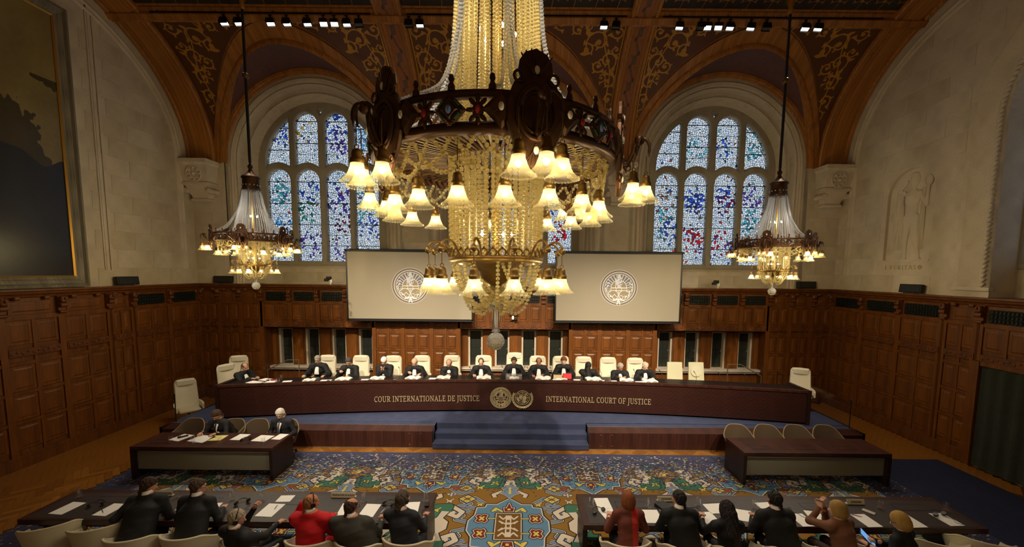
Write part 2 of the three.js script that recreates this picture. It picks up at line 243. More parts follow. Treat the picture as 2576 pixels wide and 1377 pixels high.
// --- side and front walls
const wallLeft = struct('wall_left'), wallRight = struct('wall_right'), wallFront = struct('wall_front');
const inArch = (z, y) => { const zz = Math.min(z, DEPTH - z); if (y < SPRING) return true; const h = (y - SPRING) / EB; return h < 0.99 && zz > EA * (1 - Math.sqrt(1 - h * h)) - 0.1; };
mk('wall_core', B(-HW - 0.4, -HW, -0.2, 13, -0.4, DEPTH + 0.4), mt.stone, wallLeft);
ashlar(wallLeft, 0, 12, LEDGE, TOP, (z, y) => inArch(z, y) && !(z > 3.7 && z < 10 && y < 11.3), (o, z, y) => { o.position.set(-HW, y, z); o.rotation.y = Math.PI / 2; });
const NZ = 2.62, NW = 0.72, NB = 5.06, NS = 7.0;   // the relief niche
{
  const s = new THREE.Shape([[-0.4, -0.2], [DEPTH + 0.4, -0.2], [DEPTH + 0.4, 13], [-0.4, 13]].map(p => new THREE.Vector2(...p)));
  s.holes.push(shiftShape(archShape(OS, LEDGE - 0.05, SPRING), RWZ)); s.holes.push(shiftShape(archShape(NW, NB, NS), NZ));
  mk('wall_core', new THREE.ExtrudeGeometry(s, { depth: 0.3, bevelEnabled: false }).rotateY(-Math.PI / 2).translate(HW + 0.3, 0, 0), mt.stone, wallRight);
  mk('niche_back', B(HW + 0.09, HW + 0.2, NB - 0.1, NS + NW + 0.1, NZ - NW - 0.1, NZ + NW + 0.1), mt.stoneC, wallRight);
  ashlar(wallRight, 0, 12, LEDGE, TOP, (z, y) => { const d = Math.abs(z - RWZ), e = Math.abs(z - NZ); return inArch(z, y) && !(y < SPRING ? d < OS + 0.78 : Math.hypot(d, y - SPRING) < OS + 0.78) && !(y > NB - 0.3 && (y < NS ? e < NW : Math.hypot(e, y - NS) < NW + 0.03)); }, (o, z, y) => { o.position.set(HW, y, z); o.rotation.y = -Math.PI / 2; });
  mk('sill', B(HW - 0.0, HW + 0.7, LEDGE - 0.1, LEDGE, RWZ - 2.3, RWZ + 2.3), mt.oakDark, wallRight);
  mk('apron', B(HW + 0.62, HW + 0.95, LEDGE - 0.4, 4.86, RWZ - 3, RWZ + 3), mt.stone, wallRight);
  mk('window_ledge', B(HW - 0.09, HW + 0.02, LEDGE + 0.16, LEDGE + 0.24, RWZ - 2.95, RWZ - 2.05), mt.stoneC, wallRight);
}
{ // twisted rope moulding and frame round the side window
  const fr = archPath(2.2, LEDGE + 0.24, SPRING, 2.2, 30).map(f => ({ p: V(HW - f.p.z, f.p.y, RWZ + f.p.x), n: V(0, f.n.y, f.n.x), b: V(-1, 0, 0) }));
  mk('architrave', sweep([[0.7, 0], [0.7, 0.07], [0.58, 0.09], [0.5, 0.05], [0.14, 0.03], [0.1, 0.06], [0.0, 0.08], [-0.06, 0.04], [-0.08, 0]], fr), mt.stone, wallRight);
  const seg = memo('rope', () => T(new THREE.SphereGeometry(0.045, 8, 6), 0, 0, 0, 0, 0, 0, [1, 1.5, 0.9]));
  const L = []; for (let y = LEDGE + 0.3; y < SPRING; y += 0.11) { L.push([y, -2.2, 0]); } for (let i = 0; i < 32; i++) { const a = Math.PI - (i + 0.5) * 0.05; L.push([SPRING + 2.2 * Math.sin(a), 2.2 * Math.cos(a), a - Math.PI]); }
  for (const [y, z, a] of L) { const o = mk('rope_bead', seg, mt.stoneC, wallRight); o.position.set(HW - 0.085, y, RWZ + z); o.rotation.x = 0.6 - a; }
}
mk('wall_core', B(-HW - 0.4, HW + 0.4, -0.2, 13, DEPTH, DEPTH + 0.4), mt.stone, wallFront);
// arch mouldings that follow the vault on the side walls, and upright panel mouldings
for (const s of [-1, 1]) {
  const par = s < 0 ? wallLeft : wallRight, fr = []; fr.push({ phi: -1 });
  const F = [{ p: V(s * HW, LEDGE + 0.5, 0.5), n: V(0, 0, 1), b: V(-s, 0, 0) }]; for (let i = 0; i <= 30; i++) { const phi = i / 30 * 1.4; const p = ell(phi, s * HW, 0.5); F.push({ p, n: ellN(phi), b: V(-s, 0, 0) }); }
  mk('wall_moulding', sweep([[-0.09, 0], [-0.09, 0.05], [-0.04, 0.07], [0, 0.03], [0.06, 0.03], [0.09, 0.06], [0.13, 0.02], [0.14, 0]], F), mt.stoneC, par);
}
mk('upright_moulding', M([B(-HW, -HW + 0.035, LEDGE + 0.45, 11.6, 3.02, 3.1), B(-HW, -HW + 0.02, LEDGE + 0.45, 11.6, 3.12, 3.2), B(-HW, -HW + 0.03, LEDGE + 0.45, 11.6, 3.22, 3.26)]), mt.stoneC, wallLeft);

// --- vault
const ceiling = struct('ceiling');
const GOLD = '#d6a93e';
function scroll(g, x, y, r, dir, a0, depth, lw) { // one acanthus spiral with leaves
  g.lineWidth = lw; g.beginPath(); const N = 40; for (let i = 0; i <= N; i++) { const t = i / N, a = a0 + dir * t * 7.2, q = r * (1 - 0.82 * t); const px = x + q * Math.cos(a), py = y + q * Math.sin(a); i ? g.lineTo(px, py) : g.moveTo(px, py); } g.stroke();
  for (let i = 0; i < 9; i++) { const t = i / 9, a = a0 + dir * t * 6, q = r * (1 - 0.82 * t), px = x + q * Math.cos(a), py = y + q * Math.sin(a), b = a + dir * (0.7 + 0.5 * (i % 2)) * (i % 2 ? -1 : 1) + (i % 2 ? 0 : 0.2); g.save(); g.translate(px, py); g.rotate(b); g.beginPath(); const l = r * (0.72 - 0.34 * t); g.moveTo(0, 0); g.quadraticCurveTo(l * 0.5, -l * 0.42, l, 0); g.quadraticCurveTo(l * 0.5, l * 0.36, 0, 0); g.fill(); g.restore(); }
  g.beginPath(); g.arc(x, y, r * 0.2, 0, 7); g.fill();
}
const phiP = Math.acos(1 - 2.55 / EA), BHX = 3.55;   // purlin line
const l0 = x => Math.abs(x) < LR ? Math.asin(Math.sqrt(LR * LR - x * x) / EB) : 0;
const arcL = (() => { const A = [0]; for (let i = 1; i <= 200; i++) { const p = (i - 0.5) / 200 * 1.5; A.push(A[i - 1] + Math.hypot(EA * Math.sin(p), EB * Math.cos(p)) * 1.5 / 200); } return p => { const t = p / 1.5 * 200, i = Math.min(199, Math.floor(t)); return A[i] + (A[i + 1] - A[i]) * (t - i); }; })();
const SPL = arcL(phiP);
const spandrelT = ctex(1024, 1536, (g, W, H) => {   // x 0.2..3.2 m of a bay, arc length 0..SPL up the vault
  const k = W / 3.0; g.fillStyle = '#6d4428'; g.fillRect(0, 0, W, H); g.fillStyle = '#5f3820'; for (let i = 0; i < 240; i++) g.fillRect(hash(i, 1, 5) * W, hash(i, 2, 5) * H, 2, 30);
  const X = x => (x - 0.2) * k, Y = l => H - l / SPL * H; g.strokeStyle = GOLD; g.fillStyle = GOLD; g.lineCap = 'round';
  const S = [[2.42, 3.72, 0.4, 1, 2.2], [2.78, 3.2, 0.3, -1, 1.2], [1.78, 4.06, 0.26, -1, 0.4], [2.9, 2.6, 0.24, 1, 4], [2.97, 2.1, 0.2, -1, 1], [2.98, 1.65, 0.16, 1, 4], [1.25, 4.2, 0.17, 1, 1], [2.12, 3.5, 0.2, 1, 4.0], [2.95, 4.0, 0.2, -1, 3], [3.0, 1.28, 0.12, -1, 3], [0.85, 4.28, 0.12, -1, 2], [2.5, 3.05, 0.2, 1, 0.5], [2.05, 4.15, 0.18, 1, 3], [3.02, 1.0, 0.09, 1, 1], [3.02, 0.78, 0.06, -1, 1], [2.68, 2.72, 0.14, -1, 2], [1.5, 4.28, 0.12, -1, 4], [2.98, 3.5, 0.16, 1, 0]];
  for (const [x, l, r, d, a] of S) scroll(g, X(x), Y(l * SPL / 4.45), r * k, d, a, 1, 0.045 * k * Math.min(1, r / 0.2));
  g.lineWidth = 12; g.beginPath(); for (let i = 0; i <= 40; i++) { const t = i / 40, l = 0.5 + t * 3.6, x = 3.02 - 0.4 * t * t + 0.1 * Math.sin(t * 12) * t; i ? g.lineTo(X(x), Y(l)) : g.moveTo(X(x), Y(l)); } g.stroke();
});
const spandrelM = std('#d8c3a6', 0.5, { map: spandrelT, metalness: 0.15 });
const friezeT = ctex(1024, 256, (g, W, H) => { g.fillStyle = '#2e2014'; g.fillRect(0, 0, W, H); g.strokeStyle = '#b08a48'; g.fillStyle = '#b08a48'; for (let i = 0; i < 4; i++) { const x = (i + 0.5) * W / 4; scroll(g, x - 58, H * 0.45, 55, 1, 0.3, 1, 7); scroll(g, x + 58, H * 0.45, 55, -1, 2.8, 1, 7); g.lineWidth = 8; g.beginPath(); g.moveTo(x, H); g.quadraticCurveTo(x + 30, H / 2, x, 0); g.stroke(); } });
const ribT = ctex(256, 1024, (g, W, H) => {
  g.fillStyle = '#a56a34'; g.fillRect(0, 0, W, H); g.fillStyle = '#5d4744'; g.strokeStyle = '#5d4744'; g.lineWidth = 30;
  g.beginPath(); for (let i = 0; i <= 60; i++) { const t = i / 60, x = W / 2 + 34 * Math.sin(t * Math.PI * 8), y = t * H; i ? g.lineTo(x, y) : g.moveTo(x, y); } g.stroke();
  g.strokeStyle = '#caa06a'; g.lineWidth = 4; g.setLineDash([12, 8]); g.stroke(); g.setLineDash([]);
  for (let i = 0; i < 4; i++) { g.fillStyle = '#75605c'; g.fillRect(W / 2 - 42, (i + 0.5) * H / 4 - 40, 84, 80); g.strokeStyle = '#4e3b39'; g.lineWidth = 5; g.strokeRect(W / 2 - 40, (i + 0.5) * H / 4 - 38, 80, 76); g.beginPath(); g.arc(W / 2, (i + 0.5) * H / 4, 24, 0, 7); g.stroke(); }
  for (let i = 0; i < 8; i++) { const s = i % 2 ? 1 : -1, y = (i + 0.5) * H / 8; g.fillStyle = '#4e3430'; g.beginPath(); g.ellipse(W / 2 - s * 62, y, 17, 26, s * 0.5, 0, 7); g.fill(); g.strokeStyle = '#6e4e3a'; g.lineWidth = 5; g.beginPath(); g.arc(W / 2 + s * 66, y + 22, 17, 0, 7); g.stroke(); }
  g.strokeStyle = '#8a5628'; g.lineWidth = 8; g.strokeRect(14, -10, W - 28, H + 20);
});
const ribM = std('#e0cdb4', 0.55, { map: ribT });
function grid(nu, nv, f, uvf) { const p = [], u = [], ix = []; for (let j = 0; j <= nv; j++) for (let i = 0; i <= nu; i++) { const q = f(i / nu, j / nv); p.push(q.x, q.y, q.z); u.push(...uvf(i / nu, j / nv, q)); } for (let j = 0; j < nv; j++) for (let i = 0; i < nu; i++) { const a = j * (nu + 1) + i, b = a + 1, c = a + nu + 2, d = a + nu + 1; ix.push(a, b, c, a, c, d); } const g = new THREE.BufferGeometry(); g.setAttribute('position', new THREE.Float32BufferAttribute(p, 3)); g.setAttribute('uv', new THREE.Float32BufferAttribute(u, 2)); g.setIndex(ix); g.computeVertexNormals(); return g; }
for (const xc of BAYS) {
  const out = xc ? Math.sign(xc) : 0;
  // curved boarding between the lunette and the purlin
  const hwL = xc < 0 ? HW + xc : BHX, hwR = xc > 0 ? HW - xc : BHX;
  mk('vault_boarding', grid(72, 14, (u, v) => { const x = -hwL + (hwL + hwR) * u, a = l0(x); return ell(a + (phiP - a) * v, xc + x); }, (u, v, q) => [q.x, q.y]), mt.vault, ceiling);
  mk('vault_crown', grid(8, 16, (u, v) => ell(phiP + (Math.PI / 2 - phiP) * v, xc - hwL + (hwL + hwR) * u), (u, v, q) => [q.x, q.z]), mt.vault, ceiling);
  // the lunette soffit back to the window wall, with its painted lining
  mk('lunette', grid(36, 10, (u, v) => { const a = Math.PI * (1 - u), x = LR * Math.cos(a), h = LR * Math.sin(a), z = EA * (1 - Math.sqrt(1 - (h / EB) ** 2)); return V(xc + x, SPRING + h, -0.02 + (z + 0.02) * v); }, (u, v) => [u * 9.8, v * 2]), mt.maroon, ceiling);
  // wooden arches: along the vault edge of the lunette, inside it, and against the stone
  const edge = (r, off) => { const F = []; for (let i = 0; i <= 40; i++) { const a = Math.PI * (1 - i / 40), x = r * Math.cos(a), h = Math.max(0.0, r * Math.sin(a)), phi = Math.asin(h / EB); F.push({ p: ell(phi, xc + x, off), n: V(-Math.cos(a), -Math.sin(a), 0).normalize(), b: ellN(phi) }); } return F; };
  mk('lunette_arch', sweep([[0.1, -0.12], [0.1, 0.06], [0.04, 0.09], [-0.06, 0.1], [-0.1, 0.05], [-0.2, 0.05], [-0.23, 0.0], [-0.25, -0.1]], edge(LR, 0)), mt.vault, ceiling);
  const ring = (r, z, prof, m) => mk('lunette_band', sweep(prof, Array.from({ length: 37 }, (_, i) => { const a = Math.PI * (1 - i / 36); return { p: V(xc + r * Math.cos(a), SPRING + r * Math.sin(a), z), n: V(Math.cos(a), Math.sin(a), 0), b: V(0, 0, 1) }; })), m, ceiling);
  ring(LR - 0.02, 0, [[0.02, 0.18], [-0.06, 0.16], [-0.08, 0.1], [-0.05, 0.03], [-0.1, 0.0], [-0.12, -0.02]], mt.vault);
  // spandrels with gilded arabesques
  for (const s of [-1, 1]) {
    const x1 = (s * out > 0) ? HW - Math.abs(xc) - 0.95 : BHX - 0.46, A = x => Math.min(phiP - 0.04, Math.asin(Math.min(0.999, Math.sqrt(Math.max(0, (LR + 0.3) ** 2 - x * x)) / EB)));
    const sp = grid(40, 12, (u, v) => { const x = 0.25 + (x1 - 0.25) * u, a = Math.max(0.16, A(x)); return ell(a + (phiP - 0.035 - a) * v, xc + s * x, 0.025); }, (u, v) => { const x = 0.25 + (x1 - 0.25) * u, a = Math.max(0.16, A(x)); return [(x - 0.2) / 3.0, arcL(a + (phiP - 0.035 - a) * v) / SPL]; });
    mk('painted_spandrel', sp, spandrelM, ceiling);
    const F = []; for (let i = 0; i <= 24; i++) { const x = 0.3 + (x1 - 0.3) * i / 24; F.push({ p: ell(Math.max(0.14, A(x) - 0.012), xc + s * x, 0.02), n: V(0, 1, 0), b: ellN(A(x)) }); }
    mk('gilt_fillet', sweep([[-0.015, 0], [-0.015, 0.025], [0.015, 0.025], [0.015, 0]], F), mt.gold, ceiling);
    mk('gilt_fillet', sweep([[-0.015, 0], [-0.015, 0.025], [0.015, 0.025], [0.015, 0]], Array.from({ length: 18 }, (_, i) => { const phi = 0.15 + (phiP - 0.19) * i / 17; return { p: ell(phi, xc + s * (x1 + 0.02), 0.02), n: V(1, 0, 0), b: ellN(phi) }; })), mt.gold, ceiling);
    mk('gilt_fillet', sweep([[-0.015, 0], [-0.015, 0.025], [0.015, 0.025], [0.015, 0]], [0.3, x1].map(x => ({ p: ell(phiP - 0.03, xc + s * x, 0.02), n: V(0, 0.7, 0.7), b: ellN(phiP) }))), mt.gold, ceiling);
  }
  // purlin and the carved frieze above it
  const pf = [-hwL, hwR].map(x => ({ p: ell(phiP, xc + x), n: V(0, Math.sin(0.9), Math.cos(0.9)), b: ellN(phiP) }));
  mk('purlin', sweep([[-0.22, -0.05], [-0.2, 0.1], [-0.12, 0.13], [-0.1, 0.2], [0.06, 0.22], [0.08, 0.14], [0.16, 0.12], [0.18, -0.05]], pf), mt.vault, ceiling);
  mk('carved_frieze', grid(2, 4, (u, v) => ell(phiP + 0.05 + 0.12 * v, xc - hwL + (hwL + hwR) * u, 0.04), (u, v) => [u * (hwL + hwR) / 2.4, v]), std('#cbb79a', 0.5, { map: friezeT }), ceiling);
  mk('purlin', sweep([[-0.08, -0.05], [-0.06, 0.12], [0.06, 0.12], [0.08, -0.05]], [-hwL, hwR].map(x => ({ p: ell(phiP + 0.2, xc + x), n: V(0, Math.sin(0.7), Math.cos(0.7)), b: ellN(phiP + 0.2) }))), mt.vault, ceiling);
}
mk('ceiling_flat', B(-HW - 0.3, HW + 0.3, TOP, TOP + 0.3, EA - 0.02, DEPTH - EA + 0.02), mt.vault, ceiling);
mk('vault_front', grid(4, 16, (u, v) => { const p = ell(Math.PI / 2 * v, -HW + 2 * HW * u); p.z = DEPTH - p.z; return p; }, (u, v, q) => [q.x, q.y]), mt.vault, ceiling);
for (const [x, w] of [[-BHX, 0.39], [BHX, 0.39], [-10.92, 0.48], [10.92, 0.48]]) {   // ribs
  const N = 40, ph = i => Math.PI / 2 * i / N, inner = Math.abs(x) < 5;
  mk('rib', sweep([[-w, -0.05], [-w, 0.13], [-w + 0.03, 0.17], [-w + 0.09, 0.17], [-w + 0.12, 0.12], [-w * 0.52, 0.12], [-w * 0.52, 0.15], [w * 0.52, 0.15], [w * 0.52, 0.12], [w - 0.12, 0.12], [w - 0.09, 0.17], [w - 0.03, 0.17], [w, 0.13], [w, -0.05]], Array.from({ length: N + 1 }, (_, i) => ({ p: ell(ph(i), x), n: V(1, 0, 0), b: ellN(ph(i)) }))), inner ? mt.vault : mt.vault, ceiling);
  mk('rib_painting', grid(2, N, (u, v) => ell(Math.PI / 2 * v, x + (u - 0.5) * w * 1.02, 0.156), (u, v) => [u, v * 2.2]), inner ? ribM : mt.vault, ceiling);
}
// stone corbels that carry the ribs
const corbelG = (() => { const sec = (y, w, d) => [V(-w, y, 0), V(-w, y, d), V(w, y, d), V(w, y, 0)]; const S = [[8.34, 0.52, 0.62], [8.22, 0.52, 0.62], [8.16, 0.46, 0.54], [8.1, 0.46, 0.52], [7.62, 0.42, 0.46], [7.58, 0.46, 0.5], [7.52, 0.46, 0.5], [7.48, 0.38, 0.42], [7.1, 0.26, 0.26], [7.04, 0.3, 0.3], [6.98, 0.3, 0.28], [6.95, 0.1, 0.08]]; const q = []; for (let i = 0; i + 1 < S.length; i++) { const a = sec(...S[i]), b = sec(...S[i + 1]); for (let k = 0; k < 3; k++) q.push([b[k], b[k + 1], a[k + 1], a[k]]); } q.push([...sec(...S[0])]); return quads(q); })();
const corbelOrn = M([new THREE.TorusGeometry(0.25, 0.028, 6, 24), new THREE.TorusGeometry(0.13, 0.022, 6, 16), ...Array.from({ length: 8 }, (_, i) => T(new THREE.SphereGeometry(0.05, 6, 5), 0.185 * Math.cos(i * 0.785), 0.185 * Math.sin(i * 0.785), 0.0)), new THREE.SphereGeometry(0.07, 8, 6)]);
for (const x of [-BHX, BHX, -10.92, 10.92]) { const c = mk('corbel', corbelG, mt.stoneC, wallBack); c.position.set(x, 0, 0); const o = mk('corbel_roundel', corbelOrn, mt.stoneC, c); o.position.set(0, 7.86, 0.5); o.rotation.x = 0.1;
  for (const s of [-1, 1]) { const v = mk('corbel_volute', memo('vol', () => M([cyl(0.09, 0.09, 0.5, 12).rotateX(Math.PI / 2), cyl(0.05, 0.05, 0.54, 10).rotateX(Math.PI / 2)])), mt.stoneC, c); v.position.set(s * 0.4, 7.0 + 0.32, 0.18); } }
// ---------- oak panelling ----------
const trimBack = struct('trim_1'), trimLeft = struct('trim_2'), trimRight = struct('trim_3');
const grilleG = w => memo('gr' + w.toFixed(2), () => { const L = [B(-w / 2, w / 2, -0.16, 0.16, -0.03, -0.02)], n = Math.round(w / 0.085); for (let i = 0; i < n; i++) for (let j = 0; j < 3; j++) L.push(T(new THREE.TorusGeometry(0.05, 0.009, 3, 8), -w / 2 + (i + 0.5) * w / n, (j - 1) * 0.1, 0)); return M(L); });
const bracketG = memo('brk', () => M([B(-0.075, 0.075, 3.5, 3.96, 0.05, 0.1), T(RB(0.15, 0.16, 0.16, 0.05), 0, 3.86, 0.13), T(cyl(0.06, 0.06, 0.15, 10).rotateZ(Math.PI / 2), 0, 3.72, 0.13), T(new THREE.SphereGeometry(0.035, 8, 6), 0, 3.88, 0.22), T(cyl(0.04, 0.04, 0.15, 10).rotateZ(Math.PI / 2), 0, 3.55, 0.115)]));
const carveG = w => memo('cv' + w.toFixed(2), () => { const L = [B(-w / 2, w / 2, -0.085, 0.085, 0, 0.03)]; const n = Math.round(w / 0.11); for (let i = 0; i < n; i++) L.push(T(new THREE.SphereGeometry(0.035, 6, 5), -w / 2 + (i + 0.5) * w / n, (i % 2 ? 0.02 : -0.02), 0.03, 0, 0, 0, [1, 1, 0.5])); return M(L); });
function wainscot(par, at, u0, u1, o = {}) {   // at(mesh, u, y, z) puts a piece on its wall
  const n = o.n ?? Math.max(1, Math.round((u1 - u0) / 1.03)), w = (u1 - u0) / n, y0 = o.low ?? 0.3;
  const put = (name, g, m, u, y, z = 0) => at(mk(name, g, m, par), u, y, z);
  put('board', B(-(u1 - u0) / 2, (u1 - u0) / 2, y0, 4, -0.02, 0.035), mt.oakDark, (u0 + u1) / 2, 0);
  for (let k = 0; k < n; k++) {
    const a = u0 + k * w, c = a + w / 2, pw = (w - 0.16 - 0.06) / 2;
    put('stile', memo(`st${y0}`, () => B(-0.07, 0.07, y0, 3.96, 0.03, 0.075)), mt.oak, a, 0);
    put('bracket', bracketG, mt.oakCarve, a, 0);
    const rows = [[2.86, 3.42]]; if (y0 < 2) { const h = (2.5 - y0 - 0.15) / 3; for (let r = 0; r < 3; r++) rows.push([y0 + 0.12 + r * h, y0 + 0.12 + r * h + h - 0.09]); }
    for (const [p, q] of rows) {
      for (const s of [-1, 1]) put('panel', panelG(pw, q - p), rnd() < 0.5 ? mt.oakPanel : mt.oak, c + s * (pw / 2 + 0.03), (p + q) / 2, 0.036);
      put('rail', memo(`ra${w.toFixed(3)}`, () => B(-w / 2 + 0.07, w / 2 - 0.07, -0.04, 0.04, 0.03, 0.068)), mt.oak, c, q + 0.045);
    }
    put('muntin', memo(`mu${y0}`, () => B(-0.03, 0.03, y0, 3.5, 0.03, 0.066)), mt.oak, c, 0);
    put('carved_rail', carveG(w - 0.14), mt.oakCarve, c, 2.68, 0.06);
    if (o.grille?.(k) ?? true) put('grille', grilleG(w - 0.3), mt.grille, c, 3.7, 0.065); else { put('panel', panelG(w - 0.3, 0.3), mt.oak, c, 3.7, 0.036); for (const s of [-0.25, 0.25]) put('boss', memo('boss', () => T(RB(0.14, 0.1, 0.12, 0.04), 0, 0, 0)), mt.oakCarve, c + s * w, 3.93, 0.08); }
    put('rail', memo(`rb${w.toFixed(3)}`, () => B(-w / 2 + 0.07, w / 2 - 0.07, -0.03, 0.03, 0.03, 0.08)), mt.oak, c, 3.5);
  }
  put('stile', memo(`st${y0}`, () => B(-0.07, 0.07, y0, 3.96, 0.03, 0.075)), mt.oak, u1 - 0.07, 0);
  const L = u1 - u0, cor = [[3.93, 0.03], [3.95, 0.1], [4.0, 0.13], [4.03, 0.2], [4.08, 0.22], [4.1, 0.26], [LEDGE, 0.26], [LEDGE, -0.02]];
  put('cornice', sweep(cor.map(([y, z]) => [y, z]), [-L / 2, L / 2].map(x => ({ p: V(x, 0, 0), n: V(0, 1, 0), b: V(0, 0, 1) }))), mt.oakDark, (u0 + u1) / 2, 0);
}
const onBack = (o, u, y, z) => o.position.set(u, y, z);
const onLeft = (o, u, y, z) => { o.position.set(-HW + z, y, u); o.rotation.y = Math.PI / 2; };
const onRight = (o, u, y, z) => { o.position.set(HW - z, y, u); o.rotation.y = -Math.PI / 2; };
wainscot(trimBack, onBack, -HW, -9.1, { n: 3, low: 0.3, grille: () => false }); wainscot(trimBack, onBack, 9.1, HW, { n: 3, low: 0.3, grille: () => false });
for (const x of BAYS) wainscot(trimBack, onBack, x - 2, x + 2, { n: 4, low: 2.6 });
for (const x of [-BHX, BHX]) wainscot(trimBack, onBack, x - 1.55, x + 1.55, { n: 3, low: 0.5 });
wainscot(trimLeft, onLeft, 0.08, 2.6, { n: 2 }); wainscot(trimLeft, onLeft, 2.6, 3.3, { n: 1, grille: () => false }); wainscot(trimLeft, onLeft, 3.3, 8.1, { n: 4, grille: () => false }); wainscot(trimLeft, onLeft, 8.1, 12.9, { n: 4, grille: () => false });
wainscot(trimRight, onRight, 0.08, 4.0, { n: 3 }); wainscot(trimRight, onRight, 4.0, 4.85, { n: 1, grille: () => false }); wainscot(trimRight, onRight, 4.85, 8.2, { n: 3, low: 2.55 }); wainscot(trimRight, onRight, 8.2, 12.8, { n: 4 });
for (const [nm, g] of [['back', [B(-HW, -9.1, 0, 0.22, 0, 0.1), B(-HW, -9.1, 0.22, 0.3, 0, 0.07), B(9.1, HW, 0, 0.22, 0, 0.1), B(9.1, HW, 0.22, 0.3, 0, 0.07), B(-9.1, 9.1, 0, 0.5, -0.5, 0.0)]], ['left', [B(-HW, -HW + 0.1, 0, 0.22, 0, 13), B(-HW, -HW + 0.07, 0.22, 0.3, 0, 13)]], ['right', [B(HW - 0.1, HW, 0, 0.22, 0, 4.85), B(HW - 0.07, HW, 0.22, 0.3, 0, 4.85), B(HW - 0.1, HW, 0, 0.3, 8.2, 13)]]]) { const b = struct('baseboard_' + nm); mk('skirting', M(g), mt.oakDark, b); }

// niches with small dark leaded windows below the panelling
const darkGlass = std('#2a2d28', 0.25);
let wn = 5;
for (const x of BAYS) {
  const n = wallBack;
  mk('niche_lining', M([B(x - 2.02, x - 1.98, 0.5, 2.62, -0.62, 0.05), B(x + 1.98, x + 2.02, 0.5, 2.62, -0.62, 0.05), B(x - 2, x + 2, 2.6, 2.66, -0.62, 0.07), B(x - 2, x + 2, 2.48, 2.62, -0.62, -0.42), B(x - 2.05, x + 2.05, 0.3, 2.8, -0.95, -0.8)]), mt.oakDark, n);
  mk('niche_sill', M([B(x - 2, x + 2, 1.03, 1.1, -0.7, -0.2), B(x - 2, x + 2, 0.96, 1.03, -0.7, -0.26)]), mt.stone, n); mk('niche_apron', B(x - 2, x + 2, 0.5, 0.96, -0.7, -0.4), mt.oak, n);
  for (let k = 0; k < 5; k++) { const a = x - 2 + (k === 0 ? 0 : k - 0.225), b = k === 0 ? x - 1.775 : k === 4 ? x + 2 : a + 0.45; const p = mk('post', B(a, b, 1.1, 2.5, -0.7, -0.42), mt.oak, n); mk('post_fillet', B(a + 0.05, b - 0.05, 1.16, 2.44, -0.42, -0.4), mt.oakPanel, p); }
  for (let k = 0; k < 4; k++) {
    const w = struct('window_' + wn++), c = x - 1.5 + k; w.position.set(c, 0, 0);
    mk('window_jamb', M([B(-0.275, -0.21, 1.1, 2.5, -0.72, -0.5), B(0.21, 0.275, 1.1, 2.5, -0.72, -0.5), B(-0.21, 0.21, 2.44, 2.5, -0.72, -0.5)]), mt.stone, w);
    for (let j = 0; j < 4; j++) for (let i = 0; i < 2; i++) mk('pane', memo('np', () => frustum(0.2, 0.32, 0.004, 0.004)), darkGlass, w).position.set(-0.105 + i * 0.21, 1.27 + j * 0.336, -0.66);
    mk('lead_bars', M([B(-0.006, 0.006, 1.1, 2.44, -0.67, -0.645), ...[0, 1, 2].map(j => B(-0.21, 0.21, 1.432 + j * 0.336, 1.444 + j * 0.336, -0.67, -0.65)), B(-0.22, 0.22, 1.08, 2.5, -0.72, -0.68)]), mt.lead, w);
    mk('window_catch', M([T(RB(0.02, 0.07, 0.02, 0.006), 0.17, 1.75, -0.63, 0, 0, -0.5), T(RB(0.03, 0.03, 0.03, 0.01), 0.18, 1.72, -0.64)]), mt.steel, w);
  }
}
// doorway in the side wall with a grey-green curtain
{
  const d = struct('door_1');
  mk('door_jamb', M([B(HW - 0.14, HW + 0.0, 0, 2.6, 4.85, 4.97), B(HW - 0.14, HW, 0, 2.6, 8.1, 8.2), B(HW - 0.12, HW, 2.5, 2.6, 4.85, 8.2)]), mt.oakDark, d);
  const c = thing('curtain', 'long pleated grey-green curtain hanging in the side doorway', 'curtain', [HW - 0.1, 0, 6.5]);
  mk('cloth', grid(90, 4, (u, v) => V(0.035 * Math.sin(u * 64) + 0.018 * Math.sin(u * 23 + v), 0.03 + 2.46 * v, -1.5 + 3 * u), (u, v) => [u * 4, v * 2.5]), std('#33382f', 0.9, { map: clothT }), c);
  mk('curtain_rod', cyl(0.015, 0.015, 3.1, 8).rotateX(Math.PI / 2).translate(0, 2.5, 0), mt.iron, c);
}
